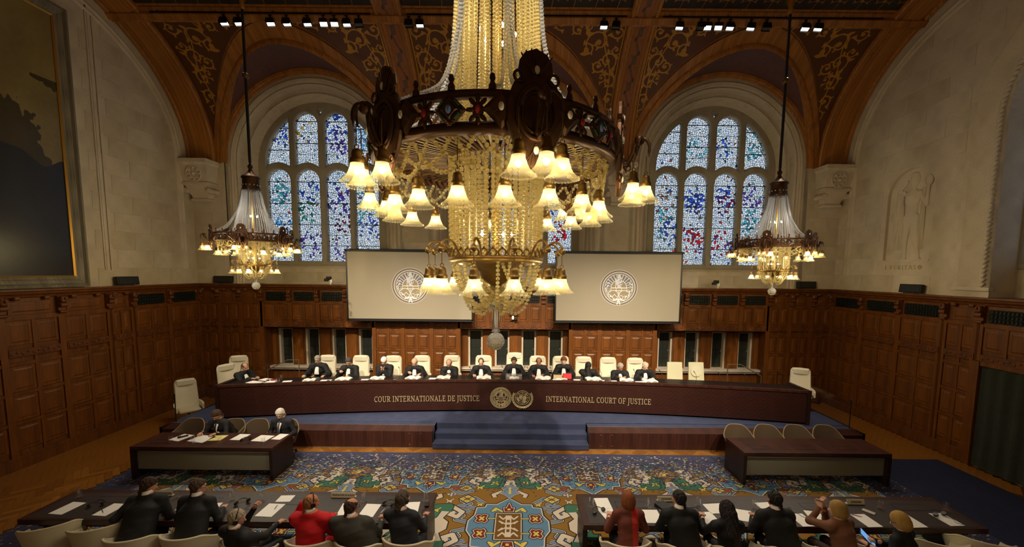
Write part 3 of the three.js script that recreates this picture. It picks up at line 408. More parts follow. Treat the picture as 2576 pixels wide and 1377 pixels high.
// ---------- painting ----------
{
  const p = thing('framed_painting', 'huge dark oil painting in a stone-grey moulded frame with gilt liner', 'painting', [-HW, 0, 0]);
  const z0 = 3.82, z1 = 9.9, y0 = LEDGE + 0.02, y1 = 11.06;
  const rect = [[z0, y0], [z1, y0], [z1, y1], [z0, y1]].map(([z, y]) => V(0, y, z)), nn = [[1, 1], [-1, 1], [-1, -1], [1, -1]].map(([a, b]) => V(0, b, a));
  mk('frame', sweep([[0, 0], [0, 0.16], [0.06, 0.18], [0.1, 0.13], [0.17, 0.11], [0.2, 0.08], [0.25, 0.06]], rect.map((q, i) => ({ p: q, n: nn[i], b: V(1, 0, 0) })), false, true), std('#8f8672', 0.6, { map: woodT }), p);
  mk('gilt_liner', sweep([[0.25, 0.06], [0.25, 0.08], [0.29, 0.06], [0.29, 0.03]], rect.map((q, i) => ({ p: q, n: nn[i], b: V(1, 0, 0) })), false, true), mt.gold, p);
  const pt = dtex(512, 512, (u, v) => { // a dim landscape with a warm cloudy sky
    const f = pn(u * 5, v * 4, 5, 4, 21) * 0.5 + pn(u * 14, v * 12, 14, 12, 22) * 0.3 + pn(u * 70, v * 70, 70, 70, 23) * 0.12, hill = 0.36 + 0.22 * pn(u * 3, 0.5, 3, 3, 25) + 0.05 * pn(u * 12, 1, 12, 3, 26);
    let c = v > hill ? [96 + 70 * f, 84 + 62 * f, 52 + 40 * f] : [26 + 26 * f, 26 + 24 * f, 30 + 22 * f]; if (v > hill && f > 0.47 && v < 0.75) c = c.map(q => q * 0.5);
    for (const [a, b, r, col] of [[0.2, 0.2, 0.13, [92, 52, 28]], [0.26, 0.33, 0.06, [100, 66, 40]], [0.1, 0.27, 0.12, [34, 26, 30]]]) { const d = Math.hypot(u - a, (v - b) * 0.8) + 0.05 * pn(u * 16, v * 16, 16, 16, 27); if (d < r) c = col.map((q, k) => q * (0.7 + 0.6 * f)); }
    return c;
  });
  mk('canvas', grid(1, 1, (u, v) => V(0.04, y0 + 0.27 + (y1 - y0 - 0.54) * v, z1 - 0.27 - (z1 - z0 - 0.54) * u), (u, v) => [u, v]), std('#ffffff', 0.28, { map: pt }), p);
}
// ---------- dais, steps, bench ----------
const dais = struct('floor_dais'); dais.userData.label = 'blue carpeted dais below the bench';
const ST = [-2.1, 2.02];
mk('dais_carpet', M([B(-9.2, 9.2, 0.02, 0.5, 0.02, 3.74), B(-9.2, ST[0], 0.02, 0.5, 3.7, 3.99), B(ST[1], 9.2, 0.02, 0.5, 3.7, 3.99)]), mt.blue, dais);
for (const [a, b] of [[-9.25, ST[0]], [ST[1], 9.25]]) { mk('dais_fascia', B(a, b, 0.02, 0.455, 4.24, 4.3), mt.mahog, dais); mk('dais_edging', quads([[V(a, 0.455, 4.3), V(b, 0.455, 4.3), V(b, 0.505, 3.98), V(a, 0.505, 3.98)], [V(a, 0.0, 3.97), V(b, 0.0, 3.97), V(b, 0.505, 3.98), V(a, 0.505, 3.98)]]), mt.mahog, dais); mk('dais_base_strip', B(a, b, 0, 0.02, 4.24, 4.31), mt.steel, dais); mk('dais_nosing', B(a, b, 0.5, 0.508, 3.97, 3.985), mt.steel, dais); }
for (const s of [-1, 1]) mk('dais_side', B(s < 0 ? -9.26 : 9.2, s < 0 ? -9.2 : 9.26, 0, 0.5, 0.1, 4.3), mt.wengeDark, dais);
for (let k = 0; k < 2; k++) mk('step', T(RB(ST[1] - ST[0] - 0.02, 0.1667 * (k + 1), 0.6 - 0.3 * k + 0.03, 0.025), (ST[0] + ST[1]) / 2, 0.1667 * (k + 1) / 2, 4.36 - 0.3 * k - (0.6 - 0.3 * k) / 2), mt.blue, dais);
mk('step', T(RB(ST[1] - ST[0] - 0.02, 0.497, 0.2, 0.025), (ST[0] + ST[1]) / 2, 0.252, 3.66), mt.blue, dais);
for (const x of ST) { mk('step_cheek', quads([[V(x, 0, 4.31), V(x, 0, 3.72), V(x, 0.52, 3.72), V(x, 0.47, 4.31)]]), mt.steel, dais); for (let k = 0; k < 4; k++) mk('bolt', memo('bolt', () => new THREE.SphereGeometry(0.012, 6, 5)), mt.steel, dais).position.set(x < 0 ? x - 0.3 - (k % 2) * 0.3 : x + 0.3 + (k % 2) * 0.3, k < 2 ? 0.1 : 0.4, 4.305); }

const BR = 40, benchZ = x => 2.87 + BR - Math.sqrt(BR * BR - x * x), BHW = 8.12, BT = 1.47;
const font = await new FontLoader().loadAsync('fonts/droid/droid_serif_regular.typeface.json');
const sans = await new FontLoader().loadAsync('fonts/droid/droid_sans_bold.typeface.json');
const hatchT = ctex(512, 512, (g, W, H) => { g.fillStyle = '#c9b3aa'; g.fillRect(0, 0, W, H); for (let i = 0; i < 900; i++) { g.fillStyle = `rgba(${60 + 80 * hash(i, 1, 2)},${40 + 60 * hash(i, 1, 2)},${40 + 50 * hash(i, 1, 2)},0.25)`; g.fillRect(hash(i, 3, 4) * W, hash(i, 5, 6) * H, 40 + 120 * hash(i, 7, 8), 1.5); } g.strokeStyle = 'rgba(40,20,18,0.55)'; g.lineWidth = 3; for (let i = -16; i < 32; i++) { g.beginPath(); g.moveTo(i * 32, 0); g.lineTo(i * 32 + H * 0.5, H); g.stroke(); g.beginPath(); g.moveTo(i * 64, 0); g.lineTo(i * 64 - H, H); g.stroke(); } });
const bench = thing('judges_bench', 'long curved dark-wood bench with gilt court lettering on its front', 'bench', [0, 0, 0]);
{
  const N = 64, fr = Array.from({ length: N + 1 }, (_, i) => { const x = -BHW + 2 * BHW * i / N, t = Math.asin(x / BR); return { p: V(x, 0, benchZ(x)), n: V(0, 1, 0), b: V(-Math.sin(t), 0, Math.cos(t)) }; });
  const hm = std('#4d2c22', 0.42, { map: hatchT });
  const sw = (prof, m, name) => { const g = sweep(prof, fr); const u = g.attributes.uv.array, p = g.attributes.position.array; for (let i = 0, j = 0; i < u.length; i += 2, j += 3) { u[i] = p[j] / 1.2; } mk(name, g, m, bench); };
  sw([[0.56, -0.06], [0.56, 0], [1.405, 0]], hm, 'front_panel');
  sw([[0.5, -0.14], [0.57, -0.14], [0.57, -0.05]], mt.wengeDark, 'plinth');
  sw([[1.405, -0.02], [1.405, 0.03], [BT, 0.03], [BT, -0.07], [1.415, -0.075]], mt.mahog, 'top_rail');
  sw([[1.415, -0.07], [1.415, -0.78], [1.36, -0.78], [1.36, -0.1]], mt.wengeDark, 'desk_surface');
  sw([[1.36, -0.12], [0.5, -0.12]], mt.wengeDark, 'back_panel');
  for (const s of [-1, 1]) mk('end_panel', B(-0.05, 0.05, 0.5, BT, -0.9, 0.03), mt.wenge, bench).position.set(s * (BHW + 0.02), 0, benchZ(BHW));
  const put = (o, x, y, off = 0.012) => { const t = Math.asin(x / BR); o.position.set(x, y, benchZ(x)); o.rotation.y = -t; o.translateZ(off); };
  const lg = {}; const gl = std('#d8c49a', 0.35, { metalness: 0.55 });
  function word(txt, x0, x1, y) {
    const sz = 0.165, adv = c => font.data.glyphs[c].ha / font.data.resolution * sz; let W = 0; for (const c of txt) W += adv(c) + 0.006; const k = (x1 - x0) / W; let x = x0;
    for (const c of txt) { const a = (adv(c) + 0.006) * k; if (c !== ' ') { lg[c] ??= (() => { const g = new TextGeometry(c, { font, size: sz, depth: 0.018, curveSegments: 3, bevelEnabled: false }); g.computeBoundingBox(); return g.scale(k, 1, 1); })(); put(mk('letter', lg[c], gl, bench), x, y); } x += a; }
  }
  word('COUR INTERNATIONALE DE JUSTICE', -4.05, -1.0, 0.835); word('INTERNATIONAL COURT OF JUSTICE', 0.95, 4.01, 0.835);
  // the court's seal and the olive-wreathed globe, as gilt relief
  const seal = [], bar = (x0, y0, x1, y1, w, d = 0.02) => { const l = Math.hypot(x1 - x0, y1 - y0); return T(B(-l / 2, l / 2, -w / 2, w / 2, 0, d), (x0 + x1) / 2, (y0 + y1) / 2, 0, 0, 0, Math.atan2(y1 - y0, x1 - x0)); };
  const leafG = T(new THREE.SphereGeometry(1, 6, 4), 0, 0, 0, 0, 0, 0, [0.034, 0.011, 0.012]);
  const ringG = (r, w, d = 0.02, n = 40, a0 = 0, a1 = Math.PI * 2) => { const s = new THREE.Shape(); s.absarc(0, 0, r + w / 2, a0, a1, false); s.absarc(0, 0, r - w / 2, a1, a0, true); return new THREE.ExtrudeGeometry(s, { depth: d, bevelEnabled: false, curveSegments: n }); };
  seal.push(ringG(0.312, 0.012), ringG(0.296, 0.008), ringG(0.276, 0.012));
  for (let i = 0; i < 23; i++) { const a = (8 + i * 7.45) * D2R; seal.push(bar(0.14 * Math.cos(a), 0.05 + 0.14 * Math.sin(a), 0.262 * Math.cos(a), 0.262 * Math.sin(a) + 0.0, 0.012)); }
  seal.push(ringG(0.135, 0.012, 0.02, 24, 0, Math.PI).translate(0, 0.05, 0), bar(-0.15, 0.045, 0.15, 0.045, 0.014), bar(-0.15, 0.01, 0.15, 0.01, 0.012), bar(-0.2, -0.03, 0.2, -0.03, 0.01), bar(-0.05, 0.05, -0.05, 0.01, 0.012), bar(0.05, 0.05, 0.05, 0.01, 0.012), bar(-0.045, 0.05, -0.045, 0.2, 0.014), bar(0, 0.05, 0.01, 0.23, 0.05), bar(0.03, 0.05, 0.05, 0.16, 0.05), T(new THREE.SphereGeometry(0.024, 8, 6), 0.005, 0.225, 0.012), bar(-0.07, 0.2, 0.08, 0.19, 0.014));
  for (const s of [-1, 1]) { seal.push(ringG(0.088, 0.012).translate(s * 0.1, -0.1, 0), bar(s * 0.03, -0.1, s * 0.15, -0.08, 0.03), bar(s * 0.1, -0.16, s * 0.12, -0.08, 0.03), bar(s * 0.07, -0.05, s * 0.14, -0.13, 0.02)); for (let i = 0; i < 20; i++) { const a = -1.45 + i * 0.082, r = 0.2 + 0.05 * (i % 2); seal.push(T(leafG, s * r * Math.cos(a), r * Math.sin(a) + 0.01, 0.01, 0, 0, s * (a + (i % 2 ? 0.6 : 1.9)))); } seal.push(bar(0, -0.19, s * 0.05, -0.27, 0.018), bar(0, -0.2, s * 0.12, -0.23, 0.012)); }
  put(mk('court_seal', M(seal), gl, bench, 'round gilt court seal'), -0.375, 0.935);
  const un = [ringG(0.212, 0.014), ringG(0.165, 0.012), ringG(0.115, 0.012), ringG(0.066, 0.012)];
  for (let i = 0; i < 4; i++) { const a = i * Math.PI / 4; un.push(bar(-0.212 * Math.cos(a), -0.212 * Math.sin(a), 0.212 * Math.cos(a), 0.212 * Math.sin(a), 0.01)); }
  const land = pts => { const s = new THREE.Shape(pts.map(p => new THREE.Vector2(p[0] / 1000, p[1] / 1000))); return new THREE.ExtrudeGeometry(s, { depth: 0.026, bevelEnabled: false }); };
  un.push(land([[-100, 20], [-70, 70], [-20, 80], [-5, 45], [-30, 20], [-25, -10], [-60, -40], [-95, -15]]), land([[20, 20], [70, 70], [110, 40], [115, -20], [90, -60], [60, -50], [40, -75], [15, -60], [20, -20]]), land([[-180, -30], [-150, 0], [-110, -30], [-90, -90], [-110, -120], [-160, -70]]), land([[0, -80], [50, -70], [90, -85], [100, -130], [60, -170], [30, -160], [10, -120]]), land([[80, 130], [110, 140], [150, 80], [135, 65], [100, 100]]));
  for (const s of [-1, 1]) { for (let i = 0; i < 13; i++) { const a = -1.5 + i * 0.165; for (const q of [0, 1]) un.push(T(leafG, s * (0.262 + q * 0.035) * Math.cos(a), (0.262 + q * 0.035) * Math.sin(a) - 0.015, 0.012, 0, 0, s > 0 ? a + (q ? 1.05 : 1.75) : Math.PI - a - (q ? 1.05 : 1.75), 1.25)); } un.push(ringG(0.27, 0.008, 0.016, 24, s > 0 ? -1.5 : Math.PI - 0.45, s > 0 ? 0.45 : Math.PI + 1.5).translate(0, -0.015, 0), bar(s * 0.01, -0.28, s * 0.09, -0.325, 0.014)); }
  put(mk('globe_emblem', M(un), gl, bench, 'gilt globe in an olive wreath'), 0.265, 0.945);
}
// ---------- screens ----------
const sealT = ctex(1024, 576, (g, W, H) => {
  g.fillStyle = '#a59b88'; g.fillRect(0, 0, W, H); const s = H / 2.4;
  const dr = (cx, cy) => {
    const R = s * 0.64; g.save(); g.translate(cx, cy); g.strokeStyle = '#f4f4f6'; g.lineCap = 'round';
    const circ = (r, w, c) => { g.strokeStyle = c; g.lineWidth = w; g.beginPath(); g.arc(0, 0, r, 0, 7); g.stroke(); };
    circ(R * 0.95, R * 0.1, '#7a706c'); circ(R * 0.99, 3, '#f4f4f6'); circ(R * 0.87, 4, '#f4f4f6'); circ(R * 0.8, 3, '#5a5458'); circ(R * 0.76, 3, '#f4f4f6');
    g.fillStyle = '#8f8d92'; g.beginPath(); g.arc(0, 0, R * 0.74, Math.PI, 0); g.fill();
    for (let i = 0; i < 26; i++) { const a = Math.PI + (i + 0.5) / 26 * Math.PI; g.strokeStyle = i % 2 ? '#e8e8ec' : '#55535a'; g.lineWidth = 4; g.beginPath(); g.moveTo(R * 0.42 * Math.cos(a), R * 0.42 * Math.sin(a)); g.lineTo(R * 0.74 * Math.cos(a), R * 0.74 * Math.sin(a)); g.stroke(); }
    g.fillStyle = '#9d8f74'; g.strokeStyle = '#f4f4f6'; g.lineWidth = 4; g.beginPath(); g.arc(0, 0, R * 0.42, Math.PI, 0); g.closePath(); g.fill(); g.stroke();
    g.fillStyle = '#d9d9de'; g.beginPath(); g.ellipse(R * 0.02, -R * 0.32, R * 0.17, R * 0.34, 0, 0, 7); g.fill(); g.beginPath(); g.arc(0, -R * 0.66, R * 0.08, 0, 7); g.fill(); for (let i = 0; i < 26; i++) { g.fillStyle = '#4a484e'; g.fillRect(R * (-0.15 + 0.32 * hash(i, 1, 9)), R * (-0.6 + 0.56 * hash(i, 2, 9)), 5, 5); } g.fillStyle = '#f4f4f6'; g.fillRect(-R * 0.19, -R * 0.55, 5, R * 0.55);
    for (const [y, n, w] of [[0.02, 3, 0.86], [0.17, 4, 1.1]]) for (let i = 0; i < n; i++) { g.fillStyle = '#a3957a'; g.fillRect(R * (-w / 2 + i * w / n) + 2, R * y + 2, R * w / n - 5, R * 0.11); g.strokeStyle = '#f4f4f6'; g.lineWidth = 3; g.strokeRect(R * (-w / 2 + i * w / n), R * y, R * w / n, R * 0.13); }
    for (const q of [-1, 1]) { g.fillStyle = '#a3957a'; g.strokeStyle = '#f4f4f6'; g.lineWidth = 5; g.beginPath(); g.arc(q * R * 0.29, R * 0.42, R * 0.27, 0, 7); g.fill(); g.stroke(); g.lineWidth = 4; g.beginPath(); for (let i = 0; i < 7; i++) { const x = q * R * (0.08 + 0.07 * i), y = R * (0.35 + 0.2 * hash(i, q + 2, 4)); i ? g.lineTo(x, y) : g.moveTo(x, y); } g.stroke(); for (let i = 0; i < 34; i++) { const a = 1.45 - i * 0.06, r = R * (0.6 + 0.12 * hash(i, 3, q + 5)); g.fillStyle = i % 3 ? '#f0f0f4' : '#6a666a'; g.beginPath(); g.ellipse(q * r * Math.cos(a), r * Math.sin(a), R * 0.055, R * 0.022, q * (a + 1), 0, 7); g.fill(); } }
    g.strokeStyle = '#f4f4f6'; g.lineWidth = 9; g.beginPath(); g.moveTo(-R * 0.08, R * 0.92); g.lineTo(0, R * 0.66); g.lineTo(R * 0.08, R * 0.92); g.moveTo(-R * 0.3, R * 0.72); g.lineTo(0, R * 0.64); g.lineTo(R * 0.3, R * 0.72); g.stroke(); g.restore();
  };
  dr(W * 0.505, H * 0.5);
}, false);
for (const [x, nm] of [[-3.66, 'projection screen with round seal, beside the window with an amber figure'], [3.55, 'projection screen with round seal, beside the window with a red brick tower']]) {
  const s = thing('projection_screen', 'wide beige ' + nm, 'screen', [x, 0, 0.52]); const w = 2.19, y0 = 2.92, y1 = 5.33;
  mk('screen_sheet', grid(1, 1, (u, v) => V(-w + 0.05 + (2 * w - 0.1) * u, y0 + 0.06 + (y1 - y0 - 0.1) * v, 0.012), (u, v) => [u, v]), std('#ffffff', 0.85, { map: sealT }), s);
  mk('screen_border', M([B(-w, w, y0, y0 + 0.06, 0, 0.02), B(-w, w, y1 - 0.04, y1, 0, 0.02), B(-w, -w + 0.05, y0, y1, 0, 0.02), B(w - 0.05, w, y0, y1, 0, 0.02), B(-w, w, y0, y1, -0.006, 0.004)]), mt.black, s);
  mk('screen_batten', M([cyl(0.022, 0.022, 2 * w + 0.06, 8).rotateZ(Math.PI / 2).translate(0, y0 - 0.01, 0)]), mt.black, s);
  mk('screen_case', M([cyl(0.035, 0.035, 2 * w + 0.1, 8).rotateZ(Math.PI / 2).translate(0, y1 + 0.02, -0.02)]), mt.black, s);
  for (const q of [-1, 1]) mk('stay', B(q * 1.6 - 0.02, q * 1.6 + 0.02, y0 + 0.3, y0 + 0.34, -0.45, 0), mt.iron, s);
}
// ---------- clerk desks and counsel tables ----------
const tableLabels = {};
function desk(x0, x1, label) {
  const z0 = 5.24, z1 = 6.06, d = thing('clerk_desk', label, 'desk', [(x0 + x1) / 2, 0.014, (z0 + z1) / 2]), w = (x1 - x0) / 2, h = (z1 - z0) / 2;
  mk('top', T(RB(2 * w, 0.08, 2 * h, 0.008), 0, 0.7, 0), mt.mahog, d); for (const s of [-1, 1]) mk('side_panel', B(s * (w - 0.07) - 0.07 * (s > 0 ? 0 : 1), s * (w - 0.07) + 0.07 * (s > 0 ? 1 : 0), 0, 0.66, -h, h), mt.wenge, d);
  mk('modesty_panel', B(-w + 0.07, w - 0.07, 0.2, 0.6, h - 0.12, h - 0.1), mt.frosted, d); mk('panel_trim', M([B(-w + 0.07, w - 0.07, 0.19, 0.205, h - 0.13, h - 0.09), B(-w + 0.07, w - 0.07, 0.595, 0.61, h - 0.13, h - 0.09), B(w - 0.085, w - 0.07, 0.2, 0.6, h - 0.13, h - 0.09), B(-w + 0.07, -w + 0.085, 0.2, 0.6, h - 0.13, h - 0.09)]), mt.steel, d);
  for (const s of [-0.75, -0.1, 0.55]) { const l = mk('cable_lid', B(-0.22, 0.22, 0, 0.002, -0.09, 0.09), mt.mahog, d); l.position.set(s * w * 0.9, 0.741, 0.12); mk('lid_gap', M([B(-0.23, 0.23, 0, 0.0025, -0.1, -0.093), B(-0.23, 0.23, 0, 0.0025, 0.093, 0.1)]), mt.black, l); }
  return d;
}
desk(-8.35, -5.23, 'dark red-brown desk with papers and two men in suits behind it'); desk(5.12, 8.36, 'dark red-brown desk with bare top and empty chairs behind it');
function counselTable(x0, x1, label) {
  const z0 = 7.78, z1 = 8.68, d = thing('counsel_table', label, 'table', [(x0 + x1) / 2, 0.014, (z0 + z1) / 2]), w = (x1 - x0) / 2, h = (z1 - z0) / 2;
  mk('top', T(RB(2 * w, 0.09, 2 * h, 0.01), 0, 0.685, 0), mt.tableEdge, d); mk('leather_inlay', B(-w + 0.1, w - 0.1, 0, 0.003, -h + 0.12, h - 0.04), mt.tableTop, d).position.y = 0.729;
  for (const s of [-1, 1]) mk('end_panel', B(s > 0 ? w - 0.12 : -w + 0.04, s > 0 ? w - 0.04 : -w + 0.12, 0, 0.64, -h + 0.02, h - 0.3), mt.wengeDark, d);
  mk('modesty_panel', B(-w + 0.1, w - 0.1, 0.12, 0.64, -h + 0.06, -h + 0.1), mt.wengeDark, d); mk('under_shelf', B(-w + 0.2, w - 0.2, 0.56, 0.64, -h + 0.2, h - 0.1), mt.tableEdge, d);
  for (let k = 0; k < 4; k++) { const l = mk('cable_lid', B(-0.25, 0.25, 0, 0.002, -0.09, 0.09), mt.tableTop, d); l.position.set(-w + (k + 0.5) * w / 2 + 0.1, 0.732, -0.12); mk('lid_gap', M([B(-0.26, 0.26, 0, 0.0025, -0.1, -0.092), B(-0.26, 0.26, 0, 0.0025, 0.092, 0.1), B(-0.26, -0.25, 0, 0.0025, -0.1, 0.1)]), mt.black, l); }
}
counselTable(-7.6, -1.26, 'long dark counsel table whose name plates read Federation de Russie'); counselTable(1.2, 7.5, 'long dark counsel table whose name plates read Ukraine');
// ---------- chandeliers ----------
const beadM = new THREE.MeshPhysicalMaterial({ color: new THREE.Color('#fdeeb4'), roughness: 0.02, transmission: 0.84, thickness: 0.05, ior: 1.5, specularIntensity: 1 });
const beadClear = new THREE.MeshPhysicalMaterial({ color: new THREE.Color('#f4f6f8'), roughness: 0.02, transmission: 0.86, thickness: 0.05, ior: 1.5, specularIntensity: 1 });
const shadeM = new THREE.MeshPhysicalMaterial({ color: new THREE.Color('#fcf4cc'), roughness: 0.2, transmission: 0.925, thickness: 0, ior: 1.6, side: THREE.DoubleSide });
const bulbM = new THREE.MeshStandardMaterial({ color: 0xffffff, emissive: new THREE.Color().setRGB(1, 0.88, 0.62), emissiveIntensity: 3.5 });
const jewel = (c) => phy(c, 0.08, { clearcoat: 1 }), jw = { white: jewel('#d8d4c4'), red: jewel('#a01020'), blue: jewel('#5c84c8'), green: jewel('#0f6a40') };
function strandG(pts, r, gap = 1.98) { // beads threaded along a curve
  const c = new THREE.CatmullRomCurve3(pts), L = c.getLength(), n = Math.max(2, Math.round(L / (r * gap))), b = new THREE.SphereGeometry(r, 7, 5), out = [];
  for (let i = 0; i <= n; i++) { const p = c.getPointAt(i / n); out.push(T(b, p.x, p.y, p.z, 0.4 * i, 0.7 * i, 0)); } return mergeGeometries(out);
}
const fluted = (prof, n, amp, m, scallop) => { const g = lathe(prof, n), p = g.attributes.position, u = g.attributes.uv; for (let i = 0; i < p.count; i++) { const a = Math.atan2(p.getX(i), p.getZ(i)), r = Math.hypot(p.getX(i), p.getZ(i)), v = u.getY(i); const k = 1 + amp * Math.cos(a * m + 5 * v); p.setXYZ(i, p.getX(i) * k, p.getY(i) + (v > 0.99 ? scallop * Math.cos(a * m) : 0), p.getZ(i) * k); } g.computeVertexNormals(); return g; };
const shadeG = fluted([[0.06, 0.085], [0.064, 0.06], [0.068, 0.03], [0.073, 0.026], [0.084, -0.01], [0.104, -0.05], [0.132, -0.08], [0.15, -0.092], [0.158, -0.096], [0.164, -0.112]], 128, 0.026, 32, 0.006);
const capG = lathe([[0.0, 0.215], [0.02, 0.213], [0.042, 0.2], [0.05, 0.17], [0.052, 0.13], [0.064, 0.115], [0.068, 0.1], [0.066, 0.075], [0.06, 0.075]], 18), bulbG = new THREE.SphereGeometry(0.034, 12, 9), eyeG = new THREE.TorusGeometry(0.02, 0.005, 5, 12).translate(0, 0.232, 0);
const shadeSmall = fluted([[0.06, 0.085], [0.07, 0.03], [0.104, -0.05], [0.164, -0.112]], 20, 0.0, 1, 0), capSmall = lathe([[0.0, 0.215], [0.042, 0.2], [0.066, 0.11], [0.06, 0.075]], 8), bulbSmall = new THREE.SphereGeometry(0.04, 7, 5);
function bell(par, k, x, y, z, rod) {
  const b = new THREE.Group(); b.name = 'bell_lamp'; b.position.set(x, y, z); par.add(b); const big = k > 0.9;
  mk('glass_shade', big ? shadeG : shadeSmall, shadeM, b).scale.setScalar(k); mk('brass_cap', big ? capG : capSmall, mt.brass, b).scale.setScalar(k); mk('bulb', big ? bulbG : bulbSmall, bulbM, b).scale.setScalar(k);
  if (big) mk('hook', eyeG, mt.brass, b).scale.setScalar(k);
  if (rod > 0.02) mk('rod', memo('rod' + rod.toFixed(2) + k, () => cyl(0.006 * k, 0.006 * k, rod, 5, 0, 0.24 * k + rod / 2, 0)), mt.brass, b);
  return b;
}
function makeChandelier(k, up, dn, o) {
  const c = thing('chandelier', o.label, 'chandelier', [o.x, o.y, o.z]); const Y = y => (y > 0 ? y * up : y * dn), big = k > 0.9, R = 1.5 * k, ph0 = 17 * D2R;
  const P = (r, a, y) => V(r * k * Math.sin(a), Y(y), r * k * Math.cos(a)), S = k;   // azimuth 0 faces the camera
  const turn = (ob, a) => { ob.rotation.y = a; return ob; };
  const seg = big ? 72 : 36, cY = o.capY, cR = o.capR, bR = o.botR, cs = cR / 0.34, cd = cY - 2.02;
  const band = (name, prof, m) => mk(name, lathe(prof.map(([r, y]) => [r * k, Y(y)]), seg), m, c);
  band('upper_hoop', [[1.46, 0.12], [1.52, 0.12], [1.54, 0.15], [1.53, 0.19], [1.46, 0.2], [1.46, 0.12]], mt.bronze); band('lower_hoop', [[1.45, -0.2], [1.53, -0.2], [1.55, -0.16], [1.53, -0.1], [1.46, -0.1], [1.45, -0.2]], mt.bronze); band('inner_hoop', [[0.6, -0.06], [0.66, -0.06], [0.66, 0.0], [0.6, 0.0], [0.6, -0.06]], mt.bronze);
  const slat = T(B(-0.014 * S, 0.014 * S, -0.01, 0.01, 0.64 * k, 1.47 * k), 0, Y(-0.1), 0); for (let i = 0; i < (big ? 90 : 36); i++) turn(mk('slat', slat, i % 4 ? mt.bronze : mt.brass, c), i * Math.PI * 2 / (big ? 90 : 36));
  // pierced frieze: diamonds, rosettes and jewels
  const dia = memo('dia' + big, () => M([T(frustum(0.23, 0.23, 0.03, 0.03), 0, 0, 0, 0, 0, Math.PI / 4), T(frustum(0.14, 0.14, 0.03, 0.02), 0, 0, 0.02, 0, 0, Math.PI / 4), ...(big ? [0, 1, 2, 3].flatMap(q => Array.from({ length: 7 }, (_, i) => { const t = (i - 3) / 7 * 0.2, a = q * Math.PI / 2 + Math.PI / 4; return T(new THREE.SphereGeometry(0.009, 5, 4), 0.105 * Math.cos(a) - t * Math.sin(a), 0.105 * Math.sin(a) + t * Math.cos(a), 0.03); })) : [])]));
  const ros = memo('ros' + big, () => M([...Array.from({ length: 8 }, (_, i) => T(new THREE.SphereGeometry(0.03, 6, 4), 0.07 * Math.cos(i * 0.785), 0.1 * Math.sin(i * 0.785), 0.01, 0, 0, i * 0.785, [1.6, 0.8, 0.5])), T(new THREE.SphereGeometry(0.07, 8, 5), 0, 0, 0, 0, 0, 0, [0.8, 1.2, 0.35])]));
  const oval = memo('oval', () => T(new THREE.SphereGeometry(0.035, 10, 7), 0, 0, 0, 0, 0, 0, [0.8, 1.15, 0.5])), gbar = memo('gbar', () => RB(0.075, 0.02, 0.016, 0.006, 1));
  const onRing = (name, g, m, a, y, r = 1.53, s = 1, rz = 0) => { const ob = mk(name, g, m, c); ob.position.copy(P(r, a, y)); ob.rotation.set(0, a, rz, 'YXZ'); ob.scale.set(S * s, (y > -9 ? Math.max(up, dn) * 1 : 1) * s, S * s); return ob; };
  const crest = memo('crest' + big, () => {
    const h = [[0, -0.55], [0.09, -0.48], [0.13, -0.38], [0.2, -0.3], [0.27, -0.12], [0.27, 0.08], [0.2, 0.24], [0.13, 0.3], [0.16, 0.36], [0.15, 0.44], [0.1, 0.51], [0, 0.55]], s = new THREE.Shape([...h, ...h.slice(1, -1).reverse().map(([x, y]) => [-x, y])].map(p => new THREE.Vector2(...p)));
    const L = [new THREE.ExtrudeGeometry(s, { depth: 0.03, bevelEnabled: true, bevelThickness: 0.015, bevelSize: 0.012, bevelSegments: 1 }), T(new THREE.TorusGeometry(0.19, 0.022, 6, 24), 0, -0.02, 0.05, 0, 0, 0, [1, 1.25, 1]), T(new THREE.TorusGeometry(0.14, 0.014, 5, 20), 0, -0.02, 0.05, 0, 0, 0, [1, 1.3, 1])];
    for (let i = -3; i <= 3; i++) { const a = i * 0.22; L.push(T(cyl(0.006, 0.022, 0.22, 6), 0.14 * Math.sin(a), 0.3 + 0.14 * Math.cos(a), 0.045, 0, 0, -a)); L.push(T(cyl(0.012, 0.004, 0.2, 5), 0.06 * Math.sin(a * 2), -0.44 + 0.04 * Math.cos(a), 0.05, 0, 0, a)); }
    for (const q of [-1, 1]) { L.push(T(new THREE.TorusGeometry(0.05, 0.014, 5, 12), q * 0.17, 0.29, 0.05), T(new THREE.TorusGeometry(0.04, 0.014, 5, 12), q * 0.15, -0.38, 0.05), T(frustum(0.25, 0.25, 0.035, 0.04), q * 0.32, 0, -0.02, 0, q * 0.16, Math.PI / 4)); if (big) for (let i = 0; i < 12; i++) L.push(T(new THREE.SphereGeometry(0.008, 4, 3), q * (0.2 + i * 0.022), 0.14 - Math.abs(i - 5.5) * 0.022 * 0 - i * 0.02, 0.02)); }
    return M(L);
  });
